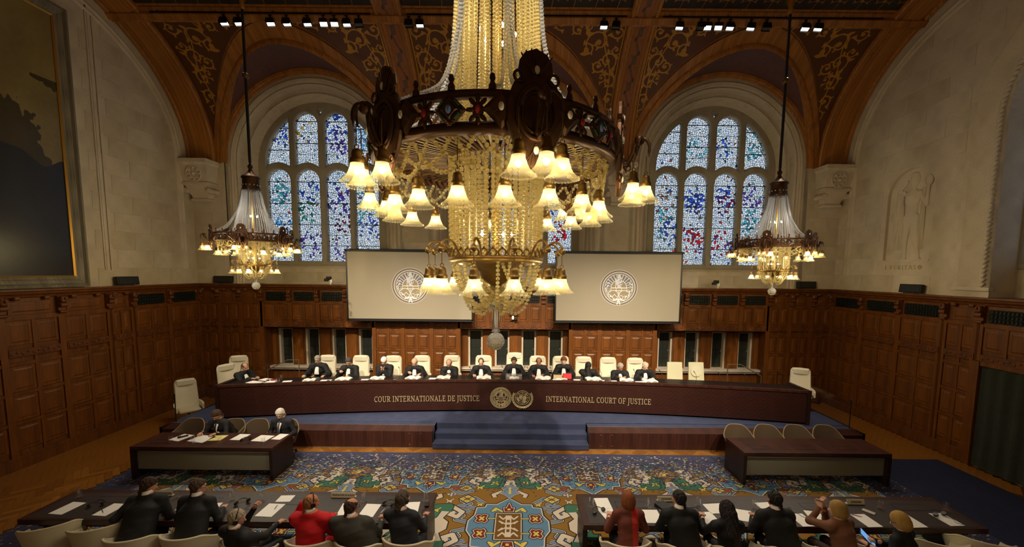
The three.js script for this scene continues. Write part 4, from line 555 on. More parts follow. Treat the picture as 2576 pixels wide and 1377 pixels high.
  const eagle = memo('eagle' + big, () => M([tube([[0, -0.12, 0.04], [0, -0.24, 0.12], [0, -0.12, 0.24], [0, 0.06, 0.34], [0, 0.12, 0.46]], 0.042, 16, 7), tube([[0, 0.12, 0.46], [0, 0.1, 0.54], [0, 0.02, 0.6], [0, -0.06, 0.6]], 0.032, 10, 6), T(new THREE.SphereGeometry(0.085, 10, 8), 0, 0.1, 0.4, 0, 0, 0, [0.8, 0.85, 1.25]), T(new THREE.ConeGeometry(0.03, 0.1, 6), 0, -0.09, 0.6, Math.PI, 0, 0), T(new THREE.ConeGeometry(0.075, 0.3, 7), 0, -0.02, 0.34, Math.PI, 0, 0, [1, 1, 0.5]), ...[-1, 1].map(q => tube([[0, 0.1, 0.42], [q * 0.1, 0.12, 0.44], [q * 0.2, 0.06, 0.4], [q * 0.23, -0.04, 0.36]], 0.02, 10, 5)), tube([[0, -0.2, 0.1], [0, -0.3, 0.16], [0, -0.26, 0.24], [0, -0.2, 0.2]], 0.022, 10, 5)]));
  for (let q = 0; q < 6; q++) {
    const a = ph0 + q * Math.PI / 3;
    const cr = onRing('crest', crest, mt.bronze, a, 0, 1.54); cr.scale.set(S, S * (up + dn) / 2 / S, S); if (big) { for (const [jx, jy] of [[0, 0.36], [0, -0.36], [-0.34, 0], [0.34, 0]]) { const j = mk('jewel', oval, jw.white, cr); j.position.set(jx, jy, 0.06); } } else { const j = mk('jewel', oval, jw.white, cr); j.position.set(0, 0.36, 0.06); }
    const e = onRing('eagle_arm', eagle, mt.bronze, a, 0, 1.56); e.scale.set(S * 0.85, S * 0.9, S * 0.58);
    for (const s of [-1, 1]) { onRing('rosette', ros, mt.bronze, a + s * 20 * D2R, 0); if (big) onRing('jewel', oval, jw.red, a + s * 20 * D2R, 0, 1.56); }
    onRing('diamond', dia, mt.bronze, a + 30 * D2R, 0); onRing('jewel', oval, jw.blue, a + 30 * D2R, 0, 1.585);
    if (big) for (let g4 = 0; g4 < 4; g4++) { const b2 = g4 * Math.PI / 2 + Math.PI / 4, ob = onRing('jewel', gbar, jw.green, a + 30 * D2R + Math.cos(b2) * 0.07, Math.sin(b2) * 0.085, 1.57); ob.rotation.z = g4 % 2 ? Math.PI / 4 : -Math.PI / 4; }
    for (const s of [0, 1, 2]) { const f = onRing('finial', memo('fin', () => lathe([[0, 0.16], [0.02, 0.15], [0.03, 0.11], [0.018, 0.08], [0.035, 0.05], [0.04, 0]], 8)), mt.bronze, a + (15 + s * 15) * D2R, 0.19, 1.5); f.scale.setScalar(S); }
    for (const s of [-1, 0, 1]) { const p = P(s ? 1.74 : 1.88, a + s * 7 * D2R, -0.53), rod = Math.max(0.03, (s ? Math.max(-0.04 * S, 0) : 0) - (p.y + 0.24 * S) + (s ? -0.04 : -0.1) * S); bell(c, S, p.x, p.y, p.z, rod); lampAt(c, p, k); }
    for (let b = 0; b < 3; b++) { const p = P(1.36, a + (10 + b * 20) * D2R, -0.73), rod = Math.max(0.03, Y(-0.18) - p.y - 0.24 * S); bell(c, S, p.x, p.y, p.z, rod); lampAt(c, p, k); }
  }
  const scrollArm = memo('arm' + k, () => M([tube([[0, 0, 0.6 * k], [0, 0.06 * k, 0.62 * k], [0, 0.2 * k, 0.7 * k], [0, 0.24 * k, 0.8 * k], [0, 0.18 * k, 0.88 * k], [0, 0.13 * k, 0.88 * k]], 0.016 * k, 14, 6), T(new THREE.SphereGeometry(0.045 * k, 8, 6), 0, 0.12 * k, 0.88 * k)]));
  for (let q = 0; q < 12; q++) { const a = ph0 + q * Math.PI / 6, ar = turn(mk('scroll_arm', scrollArm, mt.brass, c), a); ar.position.y = Y(-1.36); const p = P(0.88, a, -1.66), rod = Math.max(0.03, Y(-1.36) + 0.1 * k - p.y - 0.24 * S); bell(c, S, p.x, p.y, p.z, rod); lampAt(c, p, k); }
  band('bowl', [[0.6, -1.3], [0.63, -1.32], [0.62, -1.37], [0.56, -1.39], [0.36, -1.44], [0.24, -1.5], [0.2, -1.6], [0.1, -1.66], [0.05, -1.7], [0.0, -1.71]], mt.brass);
  const lace = memo('lace' + big, () => M([new THREE.TorusGeometry(0.045, 0.011, 4, 10), T(new THREE.SphereGeometry(0.018, 5, 4), 0, 0.055, 0)])); for (let i = 0; i < (big ? 36 : 18); i++) onRing('lace', lace, mt.brass, i * Math.PI * 2 / (big ? 36 : 18), -1.27, 0.62).scale.setScalar(S);
  // bead strands
  const br = 0.026 * k, rot = (name, g, m, n, a0 = 0) => { for (let i = 0; i < n; i++) turn(mk(name, g, m, c), a0 + i * Math.PI * 2 / n); };
  const v3 = (r, y, a = 0) => P(r, a, y);
  rot('bead_strand', strandG([v3(0.6, -0.1), v3(0.6, -0.65), v3(0.59, -1.32)], br * 1.12), beadM, big ? 44 : 30); rot('bead_strand', strandG([v3(0.4, -0.1), v3(0.4, -1.32)], br), beadM, big ? 16 : 10, 0.1);
  rot('bead_strand', strandG([v3(cR, cY), v3(cR + (bR - cR) * 0.35, cY * 0.66), v3(cR + (bR - cR) * 0.72, cY * 0.33), v3(bR, 0.05)], br * 0.85), big ? beadM : beadClear, big ? 48 : 40); if (big) rot('bead_strand', strandG([v3(cR * 0.7, cY), v3(cR * 0.75, cY * 0.6), v3(bR * 0.68, 0.05)], br * 0.85), beadM, 14, 0.05);
  for (const [da, sag] of [[-5, 0], [4, 0.05], [12, -0.1], [-14, -0.06]]) rot('bead_strand', strandG([v3(cR + 0.04, cY, 0), ...o.fall.map(([r, y], i) => v3(r, y + sag * 0.7, da * [0.15, 0.35, 0.7][i] * D2R)), v3(1.46, 0.24, da * D2R)], br * 0.9), beadClear, 6, ph0);
  for (const sg of [0.24, 0.31]) rot('bead_strand', strandG([v3(1.42, -0.2, 0), v3(1.38, -0.2 - sg * 0.75, 7 * D2R), v3(1.36, -0.2 - sg, 14 * D2R), v3(1.38, -0.2 - sg * 0.75, 21 * D2R), v3(1.42, -0.2, 28 * D2R)], br), beadM, 18, ph0 + (sg > 0.3 ? 0.17 : 0));
  for (const [sg, n, a0] of [[1.96, 12, 0.1], [2.06, 6, 0.35]]) rot('bead_strand', strandG([v3(0.58, -1.38), v3(0.5, -1.68), v3(0.36, -sg + 0.06), v3(0.24, -sg), v3(0.12, -sg + 0.16), v3(0.05, -1.68)], br), beadM, n, a0);
  rot('bead_strand', strandG([v3(0.55, -1.4, 0), v3(0.4, -1.66, 0.3), v3(0.2, -1.78, 0.5), v3(0.06, -1.7, 0.5)], br), beadM, 8, 0.2);
  mk('pole', cyl(0.03 * k, 0.03 * k, Y(2.3 + cd) - Y(-1.6), 10, 0, (Y(2.3 + cd) + Y(-1.6)) / 2, 0), mt.gold, c);
  mk('crown_cap', lathe([[0.34, 1.98], [0.37, 2.06], [0.34, 2.1], [0.33, 2.45], [0.38, 2.5], [0.36, 2.56], [0.2, 2.66], [0.1, 2.78], [0.06, 2.86], [0.11, 2.96], [0.06, 3.06], [0.03, 3.12]].map(([r, y]) => [r * k * cs, Y(y + cd)]), 24), mt.bronze, c);
  for (let i = 0; i < 14; i++) onRing('stud', memo('stud', () => new THREE.SphereGeometry(0.026, 6, 5)), jw.white, i * Math.PI / 7, 2.2 + cd, 0.345 * cs).scale.setScalar(S);
  mk('glass_stem', lathe([[0.09, -1.9], [0.12, -1.95], [0.05, -1.99], [0.045, -2.02], [0.05, -2.28], [0.06, -2.31], [0.03, -2.32]].map(([r, y]) => [r * k, Y(y)]), 12), beadClear, c);
  const ball = mk('crystal_ball', new THREE.IcosahedronGeometry(0.125 * Math.max(k, 0.85), 1), beadClear, c, 'faceted crystal ball'); ball.position.y = Y(-2.44); mk('crystal_core', new THREE.OctahedronGeometry(0.07 * Math.max(k, 0.85), 1), beadM, ball);
  // lamps hidden inside the strands
  for (const [y, r, n, pw] of [[big ? 1.5 : 0.95, 0.22, 5, 1.8], [-1.0, 0.22, 5, 1.6]]) for (let i = 0; i < n; i++) { const p = P(r, i * Math.PI * 2 / n + 0.3, y), b = mk('inner_bulb', big ? bulbG : bulbSmall, bulbM, c); b.position.copy(p); b.scale.setScalar(k); if (big || i === 0) { const l = new THREE.PointLight(WARM, big ? LAMP.bell * pw : LAMP.smallBell * 8); l.name = 'inner_light'; l.position.copy(p); l.castShadow = true; c.add(l); } }
  // suspension
  const top = o.top - o.y, st = Y(3.12 + cd); mk('hanging_rod', cyl(big ? 0.03 : 0.035, big ? 0.03 : 0.035, top - st, 8, 0, (top + st) / 2, 0), big ? mt.brass : mt.iron, c);
  if (!big) { mk('rod_knop', new THREE.SphereGeometry(0.085, 12, 8), mt.brass, c).position.y = o.knop - o.y; mk('ceiling_boss', lathe([[0.02, -0.9], [0.07, -0.8], [0.05, -0.7], [0.1, -0.6], [0.06, -0.45], [0.12, -0.2], [0.16, 0]], 12), mt.gold, c).position.y = top; }
  return c;
}
function lampAt(c, p, k) { // each bell's own light, set in its bulb
  if (k < 0.9) { c.userData._n = (c.userData._n ?? 0) + 1; if (c.userData._n % 4 !== 1) return; }
  const l = new THREE.PointLight(WARM, k > 0.9 ? LAMP.bell : LAMP.smallBell * 4); l.name = 'bell_light'; l.position.copy(p); l.castShadow = true; c.add(l);
}
makeChandelier(1, 1, 1, { x: -0.14, y: 6.15, z: 9.2, top: TOP, capY: 2.75, capR: 0.48, botR: 0.6, fall: [[0.56, 1.9], [0.64, 1.2], [0.88, 0.6]], label: 'great bead chandelier with jewelled bronze crown above the carpet' });
const ceilY = z => SPRING + EB * Math.sqrt(1 - ((EA - z) / EA) ** 2);
makeChandelier(0.6, 0.64, 0.515, { x: -7.02, y: 5.46, z: 3.55, top: ceilY(3.55), knop: 9.66, capY: 2.02, capR: 0.34, botR: 0.78, fall: [[0.5, 1.4], [0.74, 0.85], [1.05, 0.45]], label: 'small bead chandelier hanging beside the huge dark painting' });
makeChandelier(0.6, 0.64, 0.515, { x: 7.02, y: 5.44, z: 3.55, top: ceilY(3.55), knop: 9.66, capY: 2.02, capR: 0.34, botR: 0.78, fall: [[0.5, 1.4], [0.74, 0.85], [1.05, 0.45]], label: 'small bead chandelier hanging beside the carved relief figure' });
scene.traverse(o => { delete o.userData._n; });

// ---------- track spotlights ----------
const faceM = new THREE.MeshStandardMaterial({ color: 0xffffff, emissive: new THREE.Color().setRGB(1, 0.95, 0.84), emissiveIntensity: 5 }), faceOff = std('#4a4844', 0.3);
const railThing = (x0, x1, z, lb) => { const t = thing('light_rail', lb, 'light rail', [(x0 + x1) / 2, 11.72, z]); mk('rail', B(-(x1 - x0) / 2, (x1 - x0) / 2, -0.02, 0.02, -0.02, 0.02), mt.black, t); for (let x = -(x1 - x0) / 2 + 0.2; x < (x1 - x0) / 2; x += 1.6) mk('rail_hanger', B(x - 0.012, x + 0.012, 0, 0.22, -0.012, 0.012), mt.black, t); };
for (const x of BAYS) railThing(x - 3.05, x + 3.05, 2.66, ['black light rail above the window with the amber figure', 'black light rail above the window behind the great chandelier', 'black light rail above the window with the red brick tower'][BAYS.indexOf(x)]);
function spot(x, y, z, tx, ty, tz, lit, k, label, group, wide = 0.42) {
  const t = thing('spotlight', label, 'spotlight', [x, y, z], 0, group), d = V(tx - x, ty - y, tz - z).normalize(), q = new THREE.Quaternion().setFromUnitVectors(V(0, 0, 1), d);
  const body = mk('housing', memo('sph', () => M([T(RB(0.26, 0.2, 0.14, 0.02), 0, 0, -0.03), ...[-2, -1, 0, 1, 2].map(i => B(i * 0.045 - 0.006, i * 0.045 + 0.006, -0.09, 0.09, -0.14, -0.1)), B(-0.14, 0.14, 0.1, 0.108, 0, 0.14), B(-0.14, 0.14, -0.108, -0.1, 0, 0.08)])), mt.black, t); body.quaternion.copy(q); body.scale.setScalar(0.8);
  const f = mk('lamp_face', memo('spf', () => B(-0.115, 0.115, -0.085, 0.085, 0.042, 0.05)), lit ? faceM : faceOff, body);
  mk('yoke', memo('yk', () => M([B(-0.015, 0.015, 0.06, 0.2, -0.015, 0.015), B(-0.05, 0.05, 0.17, 0.2, -0.02, 0.02)])), mt.black, t);
  if (lit) { const l = new THREE.SpotLight(SPOTC, LAMP.spot * k, 0, wide, 0.9, 2); l.position.copy(V(x, y, z).addScaledVector(d, 0.1)); l.target.position.set(tx, ty, tz); l.castShadow = true; l.shadow.radius = 4; scene.add(l, l.target); }
}
const SP = [[-8.12, 0, 1], [-7.72, 0, 1], [-6.83, 0, 1], [-6.38, 0, 1], [-5.81, 0, 1], [-5.36, 1, 1], [-5.06, 1, 1], [-4.72, 0, 1], [-4.38, 0, 0], [-2.99, 0, 0], [-2.69, 0, 1], [2.42, 0, 1], [2.76, 0, 0], [4.52, 0, 1], [5.11, 0, 0], [5.3, 1, 1], [5.6, 1, 1], [5.92, 0, 1], [6.5, 0, 1], [6.93, 0, 0], [8.01, 0, 1], [8.37, 0, 1]];
SP.forEach(([x, hot, lit], i) => spot(x, 11.48, 2.66, hot ? x * 0.3 : x * 0.62 + (i % 3 - 1) * 0.8, 0.8, hot ? 9 : 5.2 + (i % 3) * 0.8, lit, hot ? 0.8 : 0.55, lit ? (hot ? 'black track spotlight of a glaring pair tilted towards the carpet' : 'lit black track spotlight clipped under the light rail') : 'unlit black track spotlight clipped under the light rail', hot ? 'glaring spotlight pairs' : lit ? 'lit track spotlights' : 'unlit track spotlights'));
// the same track on the gallery side, which lights the bench front and the judges' faces
for (const x of [-6.5, -4, -1.5, 1.5, 4, 6.5]) spot(x, 11.4, DEPTH - 2.66, x * 0.8, 1.7, 2.0, 1, 11, 'lit black spotlight on the gallery side track, aimed at the bench', 'gallery side spotlights', 0.32);
// ---------- carpets ----------
const CZ0 = 4.6, CZ1 = 13.0, TW = 3.52, TH = 8.4;
const COL = { ochre: '#86611f', blue: '#587f9c', green: '#3a6e56', white: '#cdbfad', yellow: '#cdbb55', red: '#6e2016', dark: '#1a1920', navy: '#3a3b5a', steel: '#74879e' };
const carpetT = ctex(1024, 2048, (g, W, H) => {
  g.save(); g.scale(W / TW, H / TH); g.translate(TW / 2, -CZ0); g.fillStyle = COL.ochre; g.fillRect(-TW, CZ0, 3 * TW, TH); g.lineJoin = 'round';
  const poly = (pts, fill, lw = 0.03, edge = COL.white) => { const go = () => { g.beginPath(); pts.forEach((p, i) => i ? g.lineTo(...p) : g.moveTo(...p)); g.closePath(); }; go(); g.strokeStyle = COL.dark; g.lineWidth = lw * 2.6; g.stroke(); g.strokeStyle = edge; g.lineWidth = lw * 1.3; g.stroke(); g.fillStyle = fill; g.fill(); };
  const line = (pts, layers) => { for (const [c, w] of layers) { g.strokeStyle = c; g.lineWidth = w; g.beginPath(); pts.forEach((p, i) => i ? g.lineTo(...p) : g.moveTo(...p)); g.stroke(); } };
  const quad = f => { for (const sx of [-1, 1]) for (const sy of [-1, 1]) { g.save(); g.scale(sx, sy); f(); g.restore(); } };
  const sym = h => [...h, ...h.slice().reverse().map(([x, y]) => [x, -y]), ...h.map(([x, y]) => [-x, -y]), ...h.slice().reverse().map(([x, y]) => [-x, y])];
  const at = (x, z, f) => { for (const d of [-TW, 0, TW]) { g.save(); g.translate(x + d, z); f(); g.restore(); } };
  const bird = (x, y, c = COL.yellow, s = 1) => { g.save(); g.translate(x, y); g.scale(s, s); line([[-0.08, -0.05], [-0.03, 0.02], [0.03, 0], [0.08, -0.06], [0.03, 0], [0.04, 0.07], [-0.03, 0.02], [-0.05, 0.09]], [[COL.dark, 0.05], [c, 0.032]]); g.restore(); };
  const star = (x, y, s = 1) => { g.save(); g.translate(x, y); g.scale(s, s); poly([[0, -0.13], [0.16, 0], [0, 0.13], [-0.16, 0]], COL.yellow, 0.022, COL.steel); for (let i = 0; i < 8; i++) { const a = i * Math.PI / 4; line([[0, 0], [0.1 * Math.cos(a), 0.08 * Math.sin(a)]], [[i % 2 ? COL.dark : '#b86a20', 0.022]]); } g.restore(); };
  const medallion = () => {
    quad(() => { // hooked corners
      for (const p of [[[0.5, -0.72], [0.72, -0.92], [0.95, -0.82], [0.78, -0.7], [0.98, -0.62], [0.66, -0.56]], [[0.74, -0.42], [0.92, -0.5], [1.02, -0.36], [0.88, -0.3], [0.98, -0.18], [0.76, -0.1]]]) line(p, [[COL.dark, 0.15], [COL.white, 0.12], [COL.dark, 0.085], [COL.steel, 0.06]]);
    });
    poly(sym([[0, -0.9], [0.24, -0.68], [0.44, -0.68], [0.46, -0.58], [0.62, -0.56], [0.64, -0.32], [0.74, -0.14], [0.74, 0]]), COL.blue, 0.035);
    poly([[-0.23, -0.38], [0.23, -0.38], [0.23, 0.38], [-0.23, 0.38]], '#6b4a16', 0.03);
    line([[0, -0.32], [0, 0.32]], [[COL.white, 0.11]]); for (const y of [-0.14, 0, 0.14]) { g.fillStyle = '#6b4a16'; g.fillRect(-0.028, y - 0.04, 0.056, 0.08); }
    quad(() => { line([[0.04, -0.28], [0.1, -0.2], [0.18, -0.3]], [[COL.white, 0.035]]); line([[0.04, -0.05], [0.17, -0.14], [0.1, -0.06]], [[COL.white, 0.032]]); line([[0.23, -0.22], [0.42, -0.22]], [[COL.dark, 0.05], [COL.yellow, 0.03]]); poly([[0.4, -0.32], [0.46, -0.35], [0.52, -0.31], [0.58, -0.35], [0.62, -0.28], [0.58, -0.22], [0.62, -0.14], [0.56, -0.1], [0.5, -0.13], [0.44, -0.09], [0.4, -0.16], [0.43, -0.22]], COL.red, 0.026, COL.white); line([[0.46, -0.28], [0.55, -0.16]], [[COL.yellow, 0.04]]); line([[0.55, -0.28], [0.46, -0.16]], [[COL.yellow, 0.04]]); line([[0.12, -0.44], [0.26, -0.56], [0.32, -0.46], [0.24, -0.5]], [[COL.dark, 0.075], [COL.yellow, 0.05]]); });
    for (const s of [-1, 1]) { g.save(); g.scale(1, s); poly([[-0.08, -0.45], [-0.1, -0.58], [-0.05, -0.56], [0, -0.74], [0.05, -0.56], [0.1, -0.58], [0.08, -0.45]], COL.red, 0.026); g.fillStyle = COL.yellow; g.fillRect(-0.03, -0.55, 0.06, 0.06); g.restore(); }
  };
  const horns = () => {
    quad(() => { line([[0.3, -0.5], [0.62, -0.62], [0.86, -0.42], [0.78, -0.26], [0.6, -0.36], [0.72, -0.42]], [[COL.dark, 0.14], [COL.white, 0.1]]); line([[0.16, -0.82], [0.34, -0.95], [0.3, -1.05]], [[COL.dark, 0.12], [COL.white, 0.085]]); });
    poly(sym([[0, -0.62], [0.2, -0.6], [0.42, -0.62], [0.6, -0.45], [0.5, -0.22], [0.62, -0.1], [0.62, 0]]), COL.white, 0.03, COL.white);
    quad(() => { line([[0.12, -0.1], [0.3, -0.3], [0.36, -0.58], [0.56, -0.6], [0.54, -0.44]], [[COL.dark, 0.24], [COL.green, 0.21]]); bird(0.34, -0.5); line([[0.1, -0.2], [0.2, -0.66], [0.3, -0.7]], [[COL.dark, 0.1], [COL.green, 0.07]]); });
    poly(sym([[0, -0.34], [0.1, -0.32], [0.1, -0.2], [0.22, -0.2], [0.24, -0.08], [0.36, -0.08], [0.36, 0]]), '#9a6c1e', 0.018, COL.dark);
    line([[0, -0.14], [0, 0.14]], [[COL.yellow, 0.075]]); line([[-0.14, 0], [0.14, 0]], [[COL.yellow, 0.075]]);
    for (const s of [-1, 1]) { g.save(); g.scale(1, s); poly([[0, -1.08], [0.1, -0.96], [0.2, -0.9], [0.12, -0.8], [0.18, -0.68], [0, -0.56], [-0.18, -0.68], [-0.12, -0.8], [-0.2, -0.9], [-0.1, -0.96]], COL.steel, 0.018, COL.white); line([[0, -0.66], [0, -0.92]], [[COL.yellow, 0.05]]); g.restore(); }
  };
  for (const r of [0, 1, 2, 3, 4, 5]) { const z = 3.6 + r * 2; at(r % 2 ? TW / 2 : 0, z, medallion); }
  for (const r of [0, 1, 2, 3, 4, 5]) { const z = 3.6 + r * 2; at(r % 2 ? 0 : TW / 2, z, horns); }
  for (let r = 0; r < 6; r++) { const z = 4.6 + r * 2, o = r % 2 ? TW / 2 : 0; at(o, z, () => { for (const s of [-1, 1]) { star(s * 0.9, 0.12); star(s * 0.82, -0.3, 0.85); bird(s * 0.55, 0.18, COL.white, 0.9); bird(s * 1.12, -0.35); bird(s * 1.18, 0.3, COL.yellow, 0.8); bird(s * 0.6, -0.3, '#a8421c', 0.9); poly([[s * 0.45, -0.05], [s * 0.55, -0.12], [s * 0.65, -0.05], [s * 0.55, 0.03]], COL.white, 0.014, COL.steel); for (let i = 0; i < 4; i++) { g.fillStyle = COL.dark; g.fillRect(s * 0.55 - 0.05 + (i % 2) * 0.06, -0.09 + (i >> 1) * 0.055, 0.035, 0.03); } } }); }
  // the far end breaks up into flakes on plain blue
  const wrap = (x, f) => { for (const d of [-TW, 0, TW]) { g.save(); g.translate(d, 0); f(); g.restore(); } };
  let q = 7; const rn = () => { q = (q * 1664525 + 1013904223) >>> 0; return q / 4294967296; };
  g.fillStyle = COL.navy; g.fillRect(-TW, CZ0, 3 * TW, 0.42); g.fillRect(-TW, CZ1 - 0.42, 3 * TW, 0.5);
  const flake = (x, z, s, c) => wrap(x, () => { g.fillStyle = c; g.save(); g.translate(x, z); g.rotate(-0.5 + rn() * 0.5); g.beginPath(); g.moveTo(-s, 0); g.lineTo(-s * 0.3, -s * 0.45); g.lineTo(s * 0.5, -s * 0.3); g.lineTo(s, 0.1 * s); g.lineTo(0.1 * s, s * 0.45); g.closePath(); g.fill(); g.restore(); });
  for (let i = 0; i < 7500; i++) { const z = CZ0 + 0.3 + 1.9 * Math.pow(rn(), 1.35), p = 1 - (z - CZ0 - 0.2) / 2.0; if (rn() < p * p * 1.5) flake((rn() - 0.5) * TW, z, 0.018 + 0.04 * p * rn() + 0.008, rn() < 0.8 ? COL.navy : COL.dark); }
  for (let i = 0; i < 760; i++) { const z = CZ0 + 0.08 + 1.15 * Math.pow(rn(), 0.8), c = [COL.white, COL.yellow, COL.white, COL.ochre, COL.ochre, COL.blue, COL.green][Math.floor(rn() * 7)]; flake((rn() - 0.5) * TW, z, 0.014 + 0.024 * rn(), c); }
  g.restore();
});
const flakeT = ctex(512, 512, (g, W, H) => { g.fillStyle = COL.navy; g.fillRect(0, 0, W, H); let q = 3; const rn = () => { q = (q * 1664525 + 1013904223) >>> 0; return q / 4294967296; }; for (let i = 0; i < 260; i++) { g.fillStyle = [COL.white, COL.yellow, COL.ochre, COL.blue, COL.steel][Math.floor(rn() * 5)]; g.save(); g.translate(rn() * W, rn() * H); g.rotate(rn()); g.fillRect(-8, -2.5, 6 + 14 * rn(), 5); g.restore(); } });
{
  const c = thing('patterned_carpet', 'large ochre, blue and green medallion carpet dissolving into blue flakes', 'carpet', [0, 0, 0]);
  const top = (x0, x1, uvf, m, n) => mk(n, grid(1, 1, (u, v) => V(x0 + (x1 - x0) * u, 0.014, CZ1 + (CZ0 - CZ1) * v), uvf), m, c);
  top(-7.92, 7.92, (u, v, q) => [q.x / TW + 0.5, 1 - (q.z - CZ0) / TH], std('#ffffff', 0.95, { map: carpetT }), 'pile');
  for (const s of [-1, 1]) top(s < 0 ? -8.8 : 7.92, s < 0 ? -7.92 : 8.7, (u, v, q) => [q.x / 1.6, q.z / 1.6], std('#dddddd', 0.95, { map: flakeT }), 'border');
  mk('backing', B(-8.8, 8.7, 0.001, 0.013, CZ0, CZ1), mt.navy, c);
  const p = thing('plain_carpet', 'plain dark blue carpet strip beside the curtained doorway', 'carpet', [9.75, 0, 8.8]); mk('pile', T(RB(2.08, 0.012, 8.2, 0.004, 1), 0, 0.007, 0), mt.navy, p);
}
// ---------- chairs ----------
function thick(fn, nu, nv, t) { // a shell of even thickness from a surface
  const P = [], e = 1e-3; for (let j = 0; j <= nv; j++) for (let i = 0; i <= nu; i++) { const u = i / nu, v = j / nv, p = fn(u, v), a = fn(Math.min(1, u + e), v).sub(fn(Math.max(0, u - e), v)), b = fn(u, Math.min(1, v + e)).sub(fn(u, Math.max(0, v - e))), n = a.cross(b).normalize(); P.push([p.clone().addScaledVector(n, t / 2), p.clone().addScaledVector(n, -t / 2), u, v]); }
  const pos = [], uv = [], ix = [], id = (s, i, j) => s * (nu + 1) * (nv + 1) + j * (nu + 1) + i;
  for (const s of [0, 1]) for (const q of P) { pos.push(q[s].x, q[s].y, q[s].z); uv.push(q[2], q[3]); }
  for (let j = 0; j < nv; j++) for (let i = 0; i < nu; i++) { const a = id(0, i, j), b = id(0, i + 1, j), c = id(0, i + 1, j + 1), d = id(0, i, j + 1), A = id(1, i, j), Bb = id(1, i + 1, j), C = id(1, i + 1, j + 1), D = id(1, i, j + 1); ix.push(a, b, c, a, c, d, A, C, Bb, A, D, C); }
  const rim = []; for (let i = 0; i < nu; i++) rim.push([i, 0, i + 1, 0], [i + 1, nv, i, nv]); for (let j = 0; j < nv; j++) rim.push([0, j + 1, 0, j], [nu, j, nu, j + 1]); for (const [i, j, k, l] of rim) ix.push(id(0, i, j), id(1, i, j), id(1, k, l), id(0, i, j), id(1, k, l), id(0, k, l));
  const g = new THREE.BufferGeometry(); g.setAttribute('position', new THREE.Float32BufferAttribute(pos, 3)); g.setAttribute('uv', new THREE.Float32BufferAttribute(uv, 2)); g.setIndex(ix); g.computeVertexNormals(); return crease(g, 0.9);
}
const clamp = (x, a = 0, b = 1) => Math.max(a, Math.min(b, x)), ss = (a, b, x) => sm(clamp((x - a) / (b - a)));
const JN = ['grey-haired judge with glasses by the handrail', 'dark-haired judge raising a fist', 'judge in the white head cover', 'bald judge turning a page', 'bald judge with bent head', 'judge with receding dark hair', 'presiding judge', 'broad bald judge', 'auburn-haired judge', 'judge in the black head scarf', 'judge with thin grey hair', 'bald pale judge'];
const chairs = {}; // prototypes face +z
function starBase(c, h) { mk('column', cyl(0.03, 0.035, h - 0.1, 10, 0, 0.08 + (h - 0.1) / 2, 0), mt.iron, c); for (let i = 0; i < 5; i++) { const a = i * Math.PI * 0.4, f = mk('foot', memo('ft', () => M([T(RB(0.045, 0.03, 0.3, 0.012, 1), 0, 0.075, 0.15), T(new THREE.SphereGeometry(0.03, 8, 6), 0, 0.03, 0.29)])), mt.iron, c); f.rotation.y = a; } }
function judgeChair(label, group, p, turn, tall, arms = true) {
  const c = thing('high_back_chair', label, 'chair', p, turn, group);
  mk('backrest', memo('jb' + tall, () => thick((u, v) => { const s = 2 * u - 1, top = tall ? 1.1 : 0.98, y = 0.43 + top * 0.82 * v, w = 0.285 - 0.03 * v - 0.03 * ss(0.85, 1, v); return V(s * w * (1 - 0.12 * ss(0.93, 1, v)), y, -0.2 - 0.14 * v + 0.07 * s * s); }, 14, 16, 0.05)), mt.cream, c);
  mk('headrest', memo('jh' + tall, () => { const y = 0.43 + (tall ? 1.1 : 0.98) * 0.82 - 0.1; return T(RB(0.45, 0.2, 0.09, 0.045, 3), 0, y, -0.265, 0.12, 0, 0); }), mt.cream, c);
  if (tall) mk('crest_badge', memo('cb', () => M([new THREE.TorusGeometry(0.035, 0.006, 5, 16), new THREE.SphereGeometry(0.02, 8, 6)])), std('#8a3a2a', 0.5), c, 'small round red badge').position.set(0, 1.27, -0.235);
  mk('seat', memo('js', () => T(RB(0.52, 0.1, 0.5, 0.05, 3), 0, 0.46, 0.04)), mt.creamDark, c);
  if (arms) for (const s of [-1, 1]) mk('armrest', memo('ja' + s, () => thick((u, v) => V(s * (0.285 + 0.045 * Math.sin(u * 2.6)), 0.46 + (0.19 - 0.05 * u) * v + 0.01, -0.2 + 0.46 * u), 8, 6, 0.045)), mt.cream, c);
  starBase(c, 0.44); return c;
}
function tubChair(label, group, p, turn) {
  const c = thing('tub_chair', label, 'chair', p, turn, group);
  mk('shell', memo('tub', () => thick((u, v) => { const a = (u - 0.5) * 3.9, top = 0.79 - 0.17 * ss(0.9, 1.9, Math.abs(a)) + 0.015 * Math.cos(a * 2), y = 0.34 + (top - 0.34) * v, r = 0.25 + 0.085 * v; return V(-Math.sin(a) * r * 1.08, y, -Math.cos(a) * r + 0.06 * ss(1.2, 1.9, Math.abs(a))); }, 36, 10, 0.032)), mt.cream, c);
  mk('shell_rim', memo('tubr', () => tube(Array.from({ length: 25 }, (_, i) => { const a = (i / 24 - 0.5) * 3.9, top = 0.79 - 0.17 * ss(0.9, 1.9, Math.abs(a)) + 0.015 * Math.cos(a * 2); return V(-Math.sin(a) * 0.335 * 1.08, top, -Math.cos(a) * 0.335 + 0.06 * ss(1.2, 1.9, Math.abs(a))); }), 0.019, 48, 6)), mt.creamDark, c);
  mk('seat', memo('tubs', () => T(RB(0.5, 0.1, 0.48, 0.045, 3), 0, 0.41, 0.02)), mt.creamDark, c);
  for (let i = 0; i < 4; i++) { const l = mk('leg', memo('leg', () => cyl(0.016, 0.01, 0.37, 8, 0, 0.185, 0)), mt.iron, c); l.position.set(i % 2 ? 0.2 : -0.2, 0, i < 2 ? 0.18 : -0.18); } return c;
}
